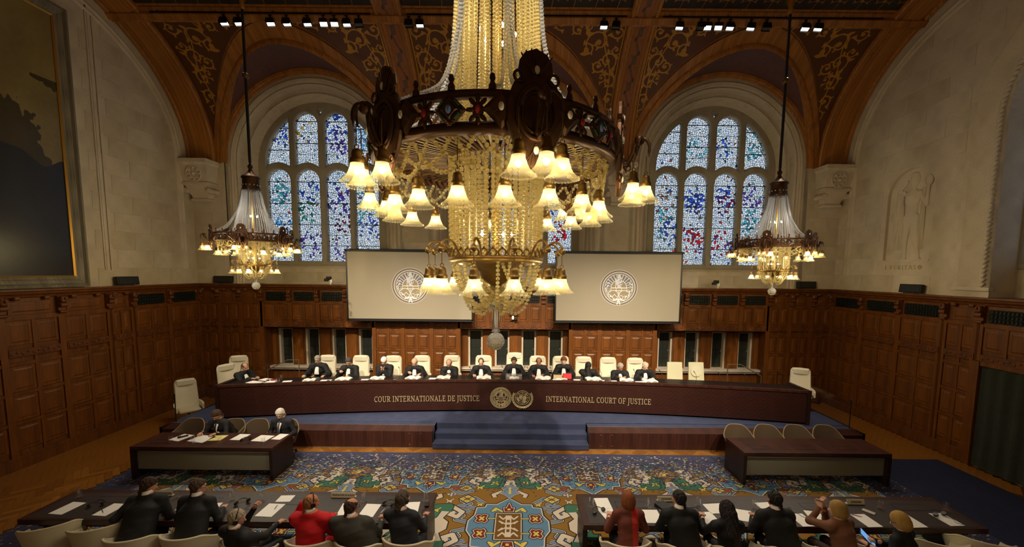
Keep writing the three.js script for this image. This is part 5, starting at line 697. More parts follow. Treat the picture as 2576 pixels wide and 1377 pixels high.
function shellChair(label, group, p, turn) {
  const c = thing('shell_chair', label, 'chair', p, turn, group);
  mk('shell', memo('shl', () => thick((u, v) => { const a = (u - 0.5) * 3.3, top = 0.84 - 0.24 * ss(0.35, 1.6, Math.abs(a)), y = 0.36 + (top - 0.36) * v, r = 0.24 + 0.08 * v; return V(-Math.sin(a) * r * 1.12, y, -Math.cos(a) * r + 0.02); }, 30, 10, 0.024)), mt.chairBrown, c);
  mk('piping', memo('shr', () => tube(Array.from({ length: 21 }, (_, i) => { const a = (i / 20 - 0.5) * 3.3, top = 0.84 - 0.24 * ss(0.35, 1.6, Math.abs(a)); return V(-Math.sin(a) * 0.32 * 1.12, top, -Math.cos(a) * 0.32 + 0.02); }), 0.013, 40, 6)), mt.chairBrownEdge, c);
  mk('seat', memo('shs', () => T(RB(0.46, 0.08, 0.44, 0.035, 3), 0, 0.41, 0.02)), mt.chairBrown, c); starBase(c, 0.4); return c;
}
// bench side: every judge has a chair; seats stand on the dais
const JX = [-6.12, -5.16, -4.07, -3.1, -2.02, -1.03, 0, 0.77, 1.55, 2.3, 3.24, 4.05], seatZ = x => benchZ(x) - 1.02;
JX.forEach((x, i) => { const o = [0, 0.13, 0.1, 0.05, -0.05, 0, 0, 0, -0.02, -0.02, -0.16, -0.1][i]; judgeChair(i === 6 ? 'tallest cream high-back chair with a small round badge on its headrest' : 'cream leather high-back chair of the ' + JN[i], 'chairs of the judges', [x + o, 0.64, Math.min(seatZ(x), 2.05) - 0.3], 0, i === 6); });
judgeChair('cream high-back chair behind the bald robed man at the bench end', undefined, [-8.62, 0.5, 2.45], 1.1, false);
judgeChair('empty cream high-back chair standing on the parquet beside the dais', undefined, [-9.72, 0.0, 2.78], 0.85, true);
judgeChair('empty cream high-back chair behind the bench end chair', undefined, [-8.95, 0.5, 1.75], 0.35, true);
judgeChair('empty cream high-back chair beyond the bench end opposite the bald man', undefined, [8.85, 0.5, 2.35], -0.45, false);
for (const [x, l] of [[5.25, 'low pale shell chair at the bench, next to the last judge'], [5.95, 'low pale shell chair at the bench with a round back pad']]) {
  const c = thing('low_shell_chair', l, 'chair', [x, 0.55, 1.75], 0); mk('backrest', memo('lsb', () => thick((u, v) => { const s = 2 * u - 1; return V(s * (0.26 - 0.015 * v), 0.44 + 0.76 * v, -0.18 - 0.12 * v + 0.03 * s * s); }, 10, 10, 0.03)), std('#cfcaa8', 0.6), c); mk('seat', memo('lss', () => T(RB(0.5, 0.07, 0.46, 0.03, 2), 0, 0.45, 0.06)), std('#cfcaa8', 0.6), c); for (const s of [-1, 1]) mk('armrest', memo('lsa' + s, () => tube([[s * 0.24, 0.5, -0.18], [s * 0.33, 0.56, -0.05], [s * 0.36, 0.62, 0.1]], 0.022, 10, 6)), std('#cfcaa8', 0.6), c); starBase(c, 0.44); if (x > 5.5) { const b = mk('back_pad', memo('lsp', () => T(cyl(0.18, 0.18, 0.02, 24).rotateX(Math.PI / 2), 0, 0.92, -0.21, -0.15, 0, 0)), std('#d8d2b4', 0.7), c); }
}
for (const [x, l] of [[-8.05, 'brown shell chair beside the clerk with brown hair'], [-7.02, 'brown shell chair under the clerk with brown hair'], [-6.42, 'empty brown shell chair between the two clerks'], [-5.68, 'brown shell chair under the white-haired clerk']]) shellChair(l, undefined, [x, 0.014, 4.86], 0);
for (const x of [5.62, 6.36, 7.1, 7.84]) shellChair('empty brown shell chair behind the bare desk', 'empty chairs behind the bare desk', [x, 0.014, 4.92], -0.1);
// ---------- people ----------
// surface of a distance field by surface nets; far blocks are skipped
function surfNet(f, lo, hi, c, colorAt) {
  const n = [0, 1, 2].map(k => Math.ceil((hi[k] - lo[k]) / c) + 2), [nx, ny, nz] = n, F = new Float32Array(nx * ny * nz).fill(9), K = 4;
  for (let bz = 0; bz < nz; bz += K) for (let by = 0; by < ny; by += K) for (let bx = 0; bx < nx; bx += K) {
    if (Math.abs(f(lo[0] + (bx + K / 2) * c, lo[1] + (by + K / 2) * c, lo[2] + (bz + K / 2) * c)) > K * c * 1.35) { const s = f(lo[0] + (bx + K / 2) * c, lo[1] + (by + K / 2) * c, lo[2] + (bz + K / 2) * c) > 0 ? 9 : -9; for (let z = bz; z < Math.min(nz, bz + K); z++) for (let y = by; y < Math.min(ny, by + K); y++) for (let x = bx; x < Math.min(nx, bx + K); x++) F[(z * ny + y) * nx + x] = s; continue; }
    for (let z = bz; z < Math.min(nz, bz + K); z++) for (let y = by; y < Math.min(ny, by + K); y++) for (let x = bx; x < Math.min(nx, bx + K); x++) F[(z * ny + y) * nx + x] = f(lo[0] + x * c, lo[1] + y * c, lo[2] + z * c);
  }
  const id = new Int32Array(nx * ny * nz).fill(-1), P = [], ix = [];
  const O = [0, 1, nx, nx + 1, nx * ny, nx * ny + 1, nx * ny + nx, nx * ny + nx + 1], E = [[0, 1], [2, 3], [4, 5], [6, 7], [0, 2], [1, 3], [4, 6], [5, 7], [0, 4], [1, 5], [2, 6], [3, 7]];
  for (let z = 0; z < nz - 1; z++) for (let y = 0; y < ny - 1; y++) for (let x = 0; x < nx - 1; x++) {
    const b = (z * ny + y) * nx + x; let m = 0; for (let k = 0; k < 8; k++) if (F[b + O[k]] < 0) m |= 1 << k; if (m === 0 || m === 255) continue;
    let sx = 0, sy = 0, sz = 0, q = 0; for (const [i, j] of E) { const a = F[b + O[i]], d = F[b + O[j]]; if ((a < 0) === (d < 0)) continue; const t = clamp(a / (a - d)); const X = i => i & 1, Yy = i => (i >> 1) & 1, Z = i => i >> 2; sx += X(i) + (X(j) - X(i)) * t; sy += Yy(i) + (Yy(j) - Yy(i)) * t; sz += Z(i) + (Z(j) - Z(i)) * t; q++; }
    id[b] = P.length / 3; P.push(lo[0] + (x + sx / q) * c, lo[1] + (y + sy / q) * c, lo[2] + (z + sz / q) * c);
  }
  const D = [1, nx, nx * ny];
  for (let z = 1; z < nz - 1; z++) for (let y = 1; y < ny - 1; y++) for (let x = 1; x < nx - 1; x++) { const b = (z * ny + y) * nx + x; for (let a = 0; a < 3; a++) { const s0 = F[b] < 0, s1 = F[b + D[a]] < 0; if (s0 === s1) continue; const u = D[(a + 1) % 3], v = D[(a + 2) % 3], q = [id[b], id[b - u], id[b - u - v], id[b - v]]; if (q.some(k => k < 0)) continue; if (s0) ix.push(q[0], q[1], q[2], q[0], q[2], q[3]); else ix.push(q[0], q[2], q[1], q[0], q[3], q[2]); } }
  const N = new Float32Array(P.length), C = new Float32Array(P.length), e = c * 0.5, co = new THREE.Color();
  for (let i = 0; i < P.length; i += 3) { const [x, y, z] = [P[i], P[i + 1], P[i + 2]]; let a = f(x + e, y, z) - f(x - e, y, z), b = f(x, y + e, z) - f(x, y - e, z), d = f(x, y, z + e) - f(x, y, z - e); const l = Math.hypot(a, b, d) || 1; N[i] = a / l; N[i + 1] = b / l; N[i + 2] = d / l; const k = colorAt ? colorAt(x, y, z) : null; if (k) { C[i] = k.r; C[i + 1] = k.g; C[i + 2] = k.b; } }
  const g = new THREE.BufferGeometry(); g.setAttribute('position', new THREE.Float32BufferAttribute(P, 3)); g.setAttribute('normal', new THREE.BufferAttribute(N, 3)); if (colorAt) g.setAttribute('color', new THREE.BufferAttribute(C, 3)); g.setIndex(ix); return g;
}
const smin = (a, b, k) => { const h = Math.max(k - Math.abs(a - b), 0) / k; return Math.min(a, b) - h * h * k * 0.25; };
function cone(a, b, r1, r2) { const bx = b[0] - a[0], by = b[1] - a[1], bz = b[2] - a[2], l2 = bx * bx + by * by + bz * bz || 1e-9; return (x, y, z) => { const px = x - a[0], py = y - a[1], pz = z - a[2], t = clamp((px * bx + py * by + pz * bz) / l2); return Math.hypot(px - bx * t, py - by * t, pz - bz * t) - (r1 + (r2 - r1) * t); }; }
function ellip(c, r) { return (x, y, z) => { const px = x - c[0], py = y - c[1], pz = z - c[2], k0 = Math.hypot(px / r[0], py / r[1], pz / r[2]), k1 = Math.hypot(px / r[0] ** 2, py / r[1] ** 2, pz / r[2] ** 2); return k1 < 1e-6 ? -Math.min(...r) : k0 * (k0 - 1) / k1; }; }
const bodyM = std('#ffffff', 0.78, { vertexColors: true });
const bodyMap = std('#ffffff', 0.85, { map: clothT, vertexColors: true });
function headField() {
  const cr = ellip([0, 0.025, -0.012], [0.076, 0.093, 0.096]), fa = ellip([0, -0.035, 0.018], [0.062, 0.085, 0.072]), ch = ellip([0, -0.095, 0.048], [0.03, 0.024, 0.028]), no = cone([0, 0.0, 0.086], [0, -0.034, 0.104], 0.008, 0.014), br = cone([-0.032, 0.026, 0.08], [0.032, 0.026, 0.08], 0.012, 0.012), li = cone([-0.02, -0.064, 0.083], [0.02, -0.064, 0.083], 0.008, 0.008), nk = cone([0, -0.05, -0.02], [0, -0.125, -0.032], 0.053, 0.05);
  const so = [-1, 1].map(s => ellip([s * 0.031, 0.008, 0.1], [0.018, 0.012, 0.02])), ey = [-1, 1].map(s => ellip([s * 0.031, 0.006, 0.074], [0.013, 0.011, 0.012])), ea = [-1, 1].map(s => ellip([s * 0.079, -0.006, -0.008], [0.012, 0.033, 0.02]));
  return (x, y, z) => { let d = smin(cr(x, y, z), fa(x, y, z), 0.04); d = smin(d, nk(x, y, z), 0.03); if (d > 0.07) return d - 0.02; d = smin(d, ch(x, y, z), 0.03); d = smin(d, no(x, y, z), 0.014); d = smin(d, br(x, y, z), 0.014); d = smin(d, li(x, y, z), 0.01); for (const s of so) d = -smin(-d, s(x, y, z), 0.012); for (const s of ey) d = Math.min(d, s(x, y, z)); for (const s of ea) d = smin(d, s(x, y, z), 0.008); return d; };
}
const HF = headField();
const headGeo = {}; // one head for near people, one for far
function headG(cell, skin, hairC) {
  const S = new THREE.Color(skin), dark = S.clone().multiplyScalar(0.62), lip = S.clone().multiply(new THREE.Color(0.95, 0.66, 0.62)), brow = new THREE.Color(hairC).lerp(dark, 0.4), eye = new THREE.Color('#1c1512'), wh = new THREE.Color('#d8cfc4');
  return surfNet(HF, [-0.11, -0.19, -0.13], [0.11, 0.14, 0.14], cell, (x, y, z) => { const ax = Math.abs(x); if (z > 0.066 && Math.abs(y - 0.006) < 0.009 && ax > 0.018 && ax < 0.045) return Math.abs(ax - 0.031) < 0.006 ? eye : wh; if (z > 0.07 && Math.abs(y - 0.031) < 0.006 && ax > 0.014 && ax < 0.048) return brow; if (z > 0.075 && Math.abs(y + 0.064) < 0.008 && ax < 0.024) return lip; return S; });
}
function hairG(style, cell, col) {
  if (style === 'none') return null; const C = new THREE.Color(col), C2 = C.clone().multiplyScalar(0.7);
  const cr = ellip([0, 0.03, -0.014], [0.083, 0.1, 0.104]), big = ellip([0, 0.032, -0.012], [0.092, 0.105, 0.108]), top = ellip([0, 0.12, 0.02], [0.075, 0.09, 0.105]), bob = ellip([0, -0.035, -0.022], [0.108, 0.135, 0.112]), face = ellip([0, -0.06, 0.1], [0.066, 0.115, 0.075]), tail = cone([0, -0.05, -0.06], [0.0, -0.3, -0.1], 0.1, 0.085), scarf = ellip([0, 0.02, -0.015], [0.096, 0.118, 0.112]);
  const line = z => z > 0.05 ? 0.05 + (z - 0.05) * 0.5 : z > 0 ? 0.012 + z * 0.76 : z > -0.018 ? 0.012 + z * 1.2 : Math.max(-0.15, -0.0096 + (z + 0.018) * 3.0);
  let f; const fold = (x, y, z) => 0.006 * (pn(x * 70 + 90, y * 35 + z * 45 + 90, 999, 999, 8) - 0.5) * 2;
  const skull = ellip([0, 0.025, -0.012], [0.076, 0.093, 0.096]), grown = (t, x, y, z) => { const e = y - line(z); return Math.max(HF(x, y, z) - t * ss(-0.012, 0.03, e) - 0.0055 + fold(x, y, z) * ss(0, 0.02, e), -(e + 0.012) * 0.8); };
  if (style === 'short') f = (x, y, z) => grown(0.009, x, y, z); else if (style === 'full') f = (x, y, z) => grown(0.014, x, y, z);
  else if (style === 'bald') f = (x, y, z) => Math.max(grown(0.007, x, y, z), -top(x, y, z)); else if (style === 'receding') f = (x, y, z) => Math.max(grown(0.007, x, y, z), -ellip([0, 0.13, 0.07], [0.07, 0.1, 0.075])(x, y, z));
  else if (style === 'bob') f = (x, y, z) => Math.max(smin(big(x, y, z), bob(x, y, z), 0.03) + 0.003 * Math.sin(Math.atan2(x, z) * 46), -face(x, y, z), -0.135 - y); else if (style === 'long') f = (x, y, z) => Math.max(Math.min(smin(big(x, y, z), bob(x, y, z), 0.03), tail(x, y, z)) + 0.006 * Math.sin(Math.atan2(x, z) * 18 + y * 30) + fold(x, y, z), -face(x, y, z));
  else if (style === 'scarf') f = (x, y, z) => Math.max(smin(scarf(x, y, z), cone([0, -0.06, -0.02], [0, -0.19, -0.03], 0.085, 0.085)(x, y, z), 0.04), -ellip([0, -0.02, 0.12], [0.066, 0.1, 0.09])(x, y, z)); else f = (x, y, z) => Math.max(big(x, y, z), 0.035 - y + (z < 0 ? z * 0.5 : 0));   // 'cap'
  return surfNet(f, [-0.14, -0.42, -0.22], [0.14, 0.17, 0.13], cell, (x, y, z) => C.clone().lerp(C2, 0.6 * pn(Math.atan2(x, z) * 26 + 200, y * 22 + 50, 999, 999, 5)));
}
function handGeo(cell, s, curl, skin) { // wrist at 0, fingers along +z, palm down, thumb on side s (towards +x * s)
  const L = [], X = [0.033, 0.012, -0.01, -0.03].map(x => x * s), len = [0.066, 0.075, 0.07, 0.055];
  X.forEach((x, i) => { L.push(cone([x * 0.55, 0, 0.0], [x, 0.002, 0.085], 0.017, 0.0125)); const a = curl, l = len[i], p = [x, 0.002, 0.085], m = [x * 1.08, -Math.sin(a) * l * 0.5, 0.085 + Math.cos(a) * l * 0.5], t = [x * 1.1, m[1] - Math.sin(a * 2.1) * l * 0.5, m[2] + Math.cos(a * 2.1) * l * 0.5]; L.push(cone(p, m, 0.0098, 0.0088), cone(m, t, 0.0088, 0.0072)); });
  const a0 = [s * 0.022, -0.004, 0.022], a1 = [s * 0.052, -0.014, 0.058], a2 = [s * 0.06, -0.02 - 0.012 * curl, 0.09]; const th = [cone(a0, a1, 0.016, 0.0115), cone(a1, a2, 0.011, 0.0085)], wr = cone([0, 0, -0.07], [0, 0, 0.01], 0.029, 0.024);
  const f = (x, y, z) => { let d = smin(wr(x, y, z), 9, 0.01); for (let i = 0; i < L.length; i++) d = i % 3 === 0 ? smin(d, L[i](x, y, z), 0.014) : Math.min(d, smin(d, L[i](x, y, z), 0.003)); for (const t of th) d = smin(d, t(x, y, z), 0.008); return d; };
  const S = new THREE.Color(skin), n2 = S.clone().multiplyScalar(0.86); return surfNet(f, [-0.09, -0.1, -0.09], [0.09, 0.04, 0.19], cell, (x, y, z) => Math.abs(z - 0.085) < 0.006 ? n2 : S);
}
const M4 = (pos, fwd, up) => { const z = fwd.clone().normalize(), x = up.clone().cross(z).normalize(), y = z.clone().cross(x); return new THREE.Matrix4().makeBasis(x, y, z).setPosition(pos); };
function person(o) {
  const near = o.near, base = o.y ?? 0, p = thing('person', o.label, 'person', [o.hip[0], base, o.hip[1]], o.turn);
  const k = o.bulk ?? 1, robe = o.robe, col = new THREE.Color(o.suit).multiplyScalar(o.suit.startsWith('#1') || o.suit.startsWith('#2') ? 0.62 : 0.9), shirt = new THREE.Color(o.shirt ?? '#e9e4da'), tie = new THREE.Color(o.tie ?? '#1a1a1e'), trous = new THREE.Color(o.trousers ?? o.suit);
  // head place in the person's own axes
  const R = -o.turn, dx = o.head[0] - o.hip[0], dz = o.head[2] - o.hip[1], hd = V(dx * Math.cos(R) + dz * Math.sin(R), o.head[1] - base, -dx * Math.sin(R) + dz * Math.cos(R));
  const pel = V(0, 0.56, 0), dir = hd.clone().sub(pel), len = dir.length(); dir.normalize();
  const hp = o.pitch ?? 0.35, hy = o.yaw ?? 0, nb = hd.clone().add(V(0, -0.158, -0.04 - 0.03 * hp)), chest = pel.clone().lerp(nb, 0.68), sw = 0.185 * (o.wide ?? 1), side = V(Math.cos(o.twist ?? 0), o.tilt ?? 0, -Math.sin(o.twist ?? 0)).normalize();
  const S = [-1, 1].map(s => nb.clone().addScaledVector(side, s * sw).add(V(0, -0.055, 0))), A = v => [v.x, v.y, v.z];
  const L = [], add = (f, kk = 0.05) => L.push([f, kk]);
  const sq = (f, c, q) => (x, y, z) => f(c.x + (x - c.x) / q, y, z);
  add(sq(cone(A(pel), A(chest), 0.145 * k, 0.142 * k), chest, 1.3 * (o.wide ?? 1))); add(sq(cone(A(chest), A(nb.clone().add(V(0, -0.06, 0))), 0.14 * k, 0.085), chest, 1.25)); add(cone(A(S[0]), A(nb), robe ? 0.078 : 0.064, 0.07), 0.07); add(cone(A(S[1]), A(nb), robe ? 0.078 : 0.064, 0.07), 0.07); add(cone(A(nb.clone().add(V(0, -0.03, -0.01))), A(nb.clone().add(V(0, 0.035, 0.008))), 0.07, 0.058), 0.03);
  const nkTop = hd.clone().add(V(0, -0.06, -0.02).applyEuler(new THREE.Euler(hp, hy, o.roll ?? 0, 'YXZ'))); add(cone(A(nb.clone().add(V(0, -0.02, -0.005))), A(nkTop), 0.056, 0.05), 0.02);
  for (const s of [-1, 1]) { const hip = [s * 0.1, 0.53, 0.02], kn = [s * (robe ? 0.13 : 0.12), 0.5, 0.42], an = [s * 0.12, 0.1, 0.4]; add(cone(hip, kn, 0.088 * k, 0.066), 0.05); add(cone(kn, an, 0.064, 0.045), 0.03); add(cone([s * 0.12, 0.055, 0.36], [s * 0.13, 0.045, 0.52], 0.045, 0.04), 0.03); }
  const hands = [];
  for (const [i, s] of [[0, -1], [1, 1]]) {
    const W = V(...(o.hands?.[i] ?? [s * 0.15, 0.8, 0.5])), Sh = S[i], a = 0.295, b = 0.265, dv = W.clone().sub(Sh); let d = dv.length(); if (d > a + b - 0.01) { W.copy(Sh).addScaledVector(dv.normalize(), a + b - 0.01); d = a + b - 0.01; }
    const u = W.clone().sub(Sh).normalize(), x = (a * a - b * b + d * d) / (2 * d), h = Math.sqrt(Math.max(0, a * a - x * x)), pole = V(s * 0.5, -0.9, -0.2); pole.addScaledVector(u, -pole.dot(u)).normalize(); const El = Sh.clone().addScaledVector(u, x).addScaledVector(pole, h);
    const r1 = robe ? 0.088 : 0.066 * k, r2 = robe ? 0.088 : 0.052, r3 = robe ? 0.075 : 0.038; add(cone(A(Sh), A(El), r1, r2), 0.05); const fd = W.clone().sub(El).normalize(), we = W.clone().addScaledVector(fd, robe ? -0.03 : -0.015); add(cone(A(El), A(we), r2, r3), 0.03);
    const hdir = o.hdir?.[i] ? V(...o.hdir[i]) : V(fd.x * 0.5 - s * 0.25, Math.min(0.05, fd.y), Math.abs(fd.z) + 0.4), up = o.hup?.[i] ? V(...o.hup[i]) : V(0, 1, 0); hands.push([W, hdir, up, -s, o.curl?.[i] ?? 0.45]);
  }
  const fz = robe ? 0.007 : 0.004, f = (x, y, z) => { let d = 9; for (const [g, kk] of L) { const e = g(x, y, z); d = e > d + 0.12 ? d : smin(d, e, kk); } return d < 0.05 && d > -0.05 ? d + fz * (pn(x * 9 + y * 5 + 40, y * 15 + z * 6 + 40, 999, 999, 3) - 0.5) * 2.4 : d; };
  const lo = [9, 9, 9], hi = [-9, -9, -9]; for (const v of [pel, chest, nb, ...S, ...hands.map(h => h[0]), V(-0.2, 0, 0.56), V(0.2, 0, -0.1)]) { const q = A(v); for (let i = 0; i < 3; i++) { lo[i] = Math.min(lo[i], q[i]); hi[i] = Math.max(hi[i], q[i]); } } for (let i = 0; i < 3; i++) { lo[i] -= 0.3; hi[i] += 0.3; } lo[1] = -0.03;
  const skinC = new THREE.Color(o.skin), hLow = Math.min(...hands.map(h => h[0].y)), tcol = (x, y, z) => { // shirt front with tie, collar, cuffs; trousers below
    const t = (y - pel.y) / (nb.y - pel.y), cx = nb.x * t, front = z - (pel.z + (nb.z - pel.z) * t); if (y > nb.y + 0.058 && Math.hypot(x - nb.x, z - nb.z) < 0.13 && Math.min(...hands.map(h => Math.hypot(x - h[0].x, y - h[0].y, z - h[0].z))) > 0.1) return skinC; 
    if (o.sash && x < -0.05 && x > -0.16 && y > 0.6) return new THREE.Color(o.sash); if (y < 0.62 && z > 0.1 && !robe) return trous; if (y < 0.11) return new THREE.Color('#121110'); return col; };
  const gs = [surfNet(f, lo, hi, near ? 0.012 : 0.017, tcol)];
  const hm = new THREE.Matrix4().makeRotationFromEuler(new THREE.Euler(hp, hy, o.roll ?? 0, 'YXZ')).setPosition(hd), cell = near ? 0.0055 : 0.0075;
  gs.push(headG(cell, o.skin, o.hairC).applyMatrix4(hm));
  for (const [W, hdir, up, s, curl] of hands) gs.push(memo2(`h${near}${s}${curl}${o.skin}`, () => handGeo(near ? 0.0042 : 0.006, s, curl, o.skin)).clone().applyMatrix4(M4(W, hdir, up)));
  mk('body', mergeGeometries(gs), bodyM, p);
  const hg = hairG(o.hair, near ? 0.006 : 0.008, o.hairC); if (hg) mk(o.hair === 'scarf' ? 'head_scarf' : o.hair === 'cap' ? 'head_cover' : 'hair', hg.applyMatrix4(hm), bodyM, p);
  if (o.glasses) { const e = [-1, 1].map(s => T(new THREE.TorusGeometry(0.021, 0.0022, 4, 14), s * 0.031, 0.005, 0.096)); mk('glasses', M([...e, ...[-1, 1].map(s => B(s < 0 ? -0.082 : 0.078, s < 0 ? -0.078 : 0.082, 0.008, 0.013, -0.01, 0.09)), B(-0.012, 0.012, 0.006, 0.01, 0.096, 0.1), B(-0.08, -0.05, 0.008, 0.012, 0.088, 0.094), B(0.05, 0.08, 0.008, 0.012, 0.088, 0.094)]).applyMatrix4(hm), mt.black, p); }
  if (o.phones) { const arc = tube(Array.from({ length: 13 }, (_, i) => { const a = Math.PI * (i / 12); return V(0.094 * Math.cos(a), 0.02 + 0.118 * Math.sin(a), -0.01); }), 0.006, 24, 6); mk('headphones', M([arc, ...[-1, 1].map(s => T(cyl(0.032, 0.034, 0.024, 16).rotateZ(Math.PI / 2), s * 0.096, -0.005, -0.005))]).applyMatrix4(hm), mt.black, p); }
  if (!o.noCollar) { // shirt collar standing round the neck
    const c0 = nb.clone().add(V(0, 0.036, 0.004)), ax = nkTop.clone().sub(nb).normalize(), q = new THREE.Quaternion().setFromUnitVectors(V(0, 1, 0), ax.lerp(V(0, 1, 0), 0.5).normalize());
    const cg = thick((u, v) => { const a = (u - 0.5) * 5.9 + Math.PI, r = 0.073 - 0.011 * v; return V(Math.sin(a) * r, 0.062 * v - 0.012 * Math.cos(a) * (1 - v), Math.cos(a) * r); }, 28, 3, 0.005); cg.applyQuaternion(q).translate(c0.x, c0.y, c0.z); mk('shirt_collar', cg, mt.white, p);
  }
  if (o.jabot) { // pleated white lace at the neck, lying on the chest
    const a = nb.clone().add(V(0, -0.0, 0.055)), top = V(nb.x, nb.y - 0.015, nb.z + 0.062), bot = chest.clone().add(V(0, -0.12, 0.0)); bot.z = chest.z + 0.142 * k + 0.035; const fr2 = v => { const q = top.clone().lerp(bot, v); q.z += 0.05 * Math.sin(v * 2.6); return q; };
    mk('jabot', thick((u, v) => { const q = fr2(v), w = 0.036 + 0.036 * v, s = 2 * u - 1; return V(q.x + s * w, q.y + 0.006 * Math.sin(u * 20) * v, q.z + 0.009 * Math.sin(u * 25) - 0.02 * s * s); }, 18, 10, 0.006), mt.white, p);
  }
  if (o.lapel) { // shirt front and tie between the lapels
    const tp = V(nb.x, nb.y + 0.005, nb.z + 0.06), bt = chest.clone().add(V(0, -0.16, 0)); bt.z = chest.z + 0.142 * k + 0.03; const at = v => { const q = tp.clone().lerp(bt, v); q.z += 0.055 * Math.sin(v * 2.8); return q; };
    mk('shirt_front', thick((u, v) => { const q = at(v), s = 2 * u - 1, w = 0.05 * (1 - v) + 0.012; return V(q.x + s * w, q.y, q.z - 0.02 * s * s); }, 8, 8, 0.006), mt.white, p);
    mk('tie', thick((u, v) => { const q = at(v * 0.98), s = 2 * u - 1, w = 0.014 + 0.012 * v + (v < 0.1 ? 0.006 : 0); return V(q.x + s * w, q.y, q.z + 0.009); }, 4, 10, 0.006), std(o.tie ?? '#1a1a1e', 0.6), p);
  }
  if (o.moustache) mk('moustache', T(new THREE.SphereGeometry(1, 8, 6), 0, -0.05, 0.092, 0, 0, 0, [0.026, 0.008, 0.01]).applyMatrix4(hm), std('#d8d0c0', 0.8), p);
  return p;
}
const cache2 = {}; const memo2 = (k, f) => cache2[k] ?? (cache2[k] = f());
const BLACK = '#19181b', JB = 0.64;
const jd = [ // head [x, y, z], hair, colour, skin, extras, label
  [[-6.1, 1.885, 2.2], 'short', '#8f8a84', '#c99b7e', { glasses: 1, pitch: 0.3, hands: [[-0.3, 0.8, 0.44], [0.32, 0.8, 0.44]] }, 'judge with grey hair and glasses in black robe, beside the handrail'],
  [[-5.1, 1.845, 2.28], 'full', '#4a4038', '#d0a184', { glasses: 1, pitch: 0.6, hands: [[-0.2, 0.95, 0.36], [0.1, 0.82, 0.48]], curl: [1.0, 0.5] }, 'judge with dark hair in black robe, head bent, raising a fist'],
  [[-4.04, 1.86, 2.2], 'cap', '#efece6', '#b98c70', { pitch: 0.55, hands: [[-0.03, 0.93, 0.36], [0.03, 0.93, 0.36]], hdir: [[0.1, 1, 0.3], [-0.1, 1, 0.3]], hup: [[1, 0, 0], [-1, 0, 0]] }, 'judge in a white head cover and black robe with folded hands'],
  [[-3.1, 1.82, 2.17], 'bald', '#b5aca2', '#d4a58c', { glasses: 1, pitch: 0.5, hands: [[-0.16, 0.9, 0.42], [0.22, 0.85, 0.46]] }, 'bald judge with glasses in black robe turning a page'],
  [[-2.04, 1.785, 2.1], 'bald', '#9b8a7a', '#c8957c', { glasses: 1, pitch: 0.65, hands: [[-0.03, 0.82, 0.46], [0.05, 0.82, 0.46]] }, 'bald judge with glasses and bent head reading an open book'],
  [[-1.04, 1.82, 2.06], 'receding', '#5a4a3c', '#d3a389', { pitch: 0.6, hands: [[-0.22, 0.81, 0.46], [0.2, 0.82, 0.46]] }, 'judge with receding dark hair reading thick white pages'],
  [[-0.01, 1.855, 2.02], 'short', '#2a211c', '#8a5a42', { pitch: 0.2, hands: [[-0.2, 0.8, 0.44], [0.2, 0.8, 0.44]] }, 'presiding judge in black robe facing forward in the tallest chair'],
  [[0.77, 1.85, 2.06], 'bald', '#3a302a', '#a06a50', { pitch: 0.4, bulk: 1.12, hands: [[-0.2, 0.81, 0.46], [0.14, 0.83, 0.46]] }, 'broad bald judge in black robe beside the presiding judge'],
  [[1.55, 1.89, 2.08], 'full', '#6a3820', '#dcb09a', { pitch: 0.35, bulk: 0.9, wide: 0.9, hands: [[-0.12, 0.82, 0.46], [0.12, 0.85, 0.4]] }, 'judge with auburn hair in black robe behind a red folder'],
  [[2.31, 1.745, 2.14], 'scarf', '#17151a', '#5a3626', { pitch: 0.75, hands: [[-0.04, 1.0, 0.36], [0.32, 0.8, 0.46]], hdir: [[0.2, 1, 0.1], [0.1, 0, 1]], curl: [0.8, 0.4] }, 'judge in a black head scarf leaning on one raised hand'],
  [[3.3, 1.735, 2.18], 'short', '#a89c90', '#b98468', { glasses: 1, pitch: 0.55, yaw: 0.25, hands: [[-0.1, 0.82, 0.46], [0.12, 0.83, 0.5]] }, 'judge with thin grey hair and glasses leaning over papers'],
  [[4.06, 1.785, 2.24], 'bald', '#cfc4ba', '#dcae98', { pitch: 0.4, yaw: 0.3, hands: [[-0.16, 0.81, 0.48], [0.2, 0.81, 0.48]] }, 'bald pale judge in black robe beside the empty shell chairs'],
];
jd.forEach(([h, hair, hc, skin, ex, label]) => person({ near: 0, label, hip: [h[0], Math.min(seatZ(h[0]) - 0.12, h[2] - 0.2)], y: JB, turn: 0, head: h, hair, hairC: hc, skin, suit: BLACK, robe: true, jabot: true, ...ex }));
person({ near: 0, label: 'balding robed registrar with white neckwear reading papers at the bench end', hip: [-8.2, 2.6], y: JB - 0.08, turn: 1.15, head: [-8.02, 1.745, 2.72], hair: 'bald', hairC: '#6a4a34', skin: '#c8977c', suit: BLACK, robe: true, jabot: true, pitch: 0.5, hands: [[-0.05, 0.87, 0.48], [0.16, 0.87, 0.46]] });
mk('bench_floor', B(-7.6, 7.6, 0.5, JB, 0.4, 2.35), mt.blue, dais);
person({ near: 1, label: 'clerk with brown hair in a dark suit writing on papers', hip: [-7.05, 4.88], y: 0.014, turn: -0.05, head: [-7.14, 1.13, 5.08], hair: 'full', hairC: '#4a3322', skin: '#cf9f86', suit: '#26242a', lapel: 1, pitch: 0.75, yaw: -0.25, phones: 0, hands: [[-0.24, 0.78, 0.5], [0.12, 0.78, 0.52]] });
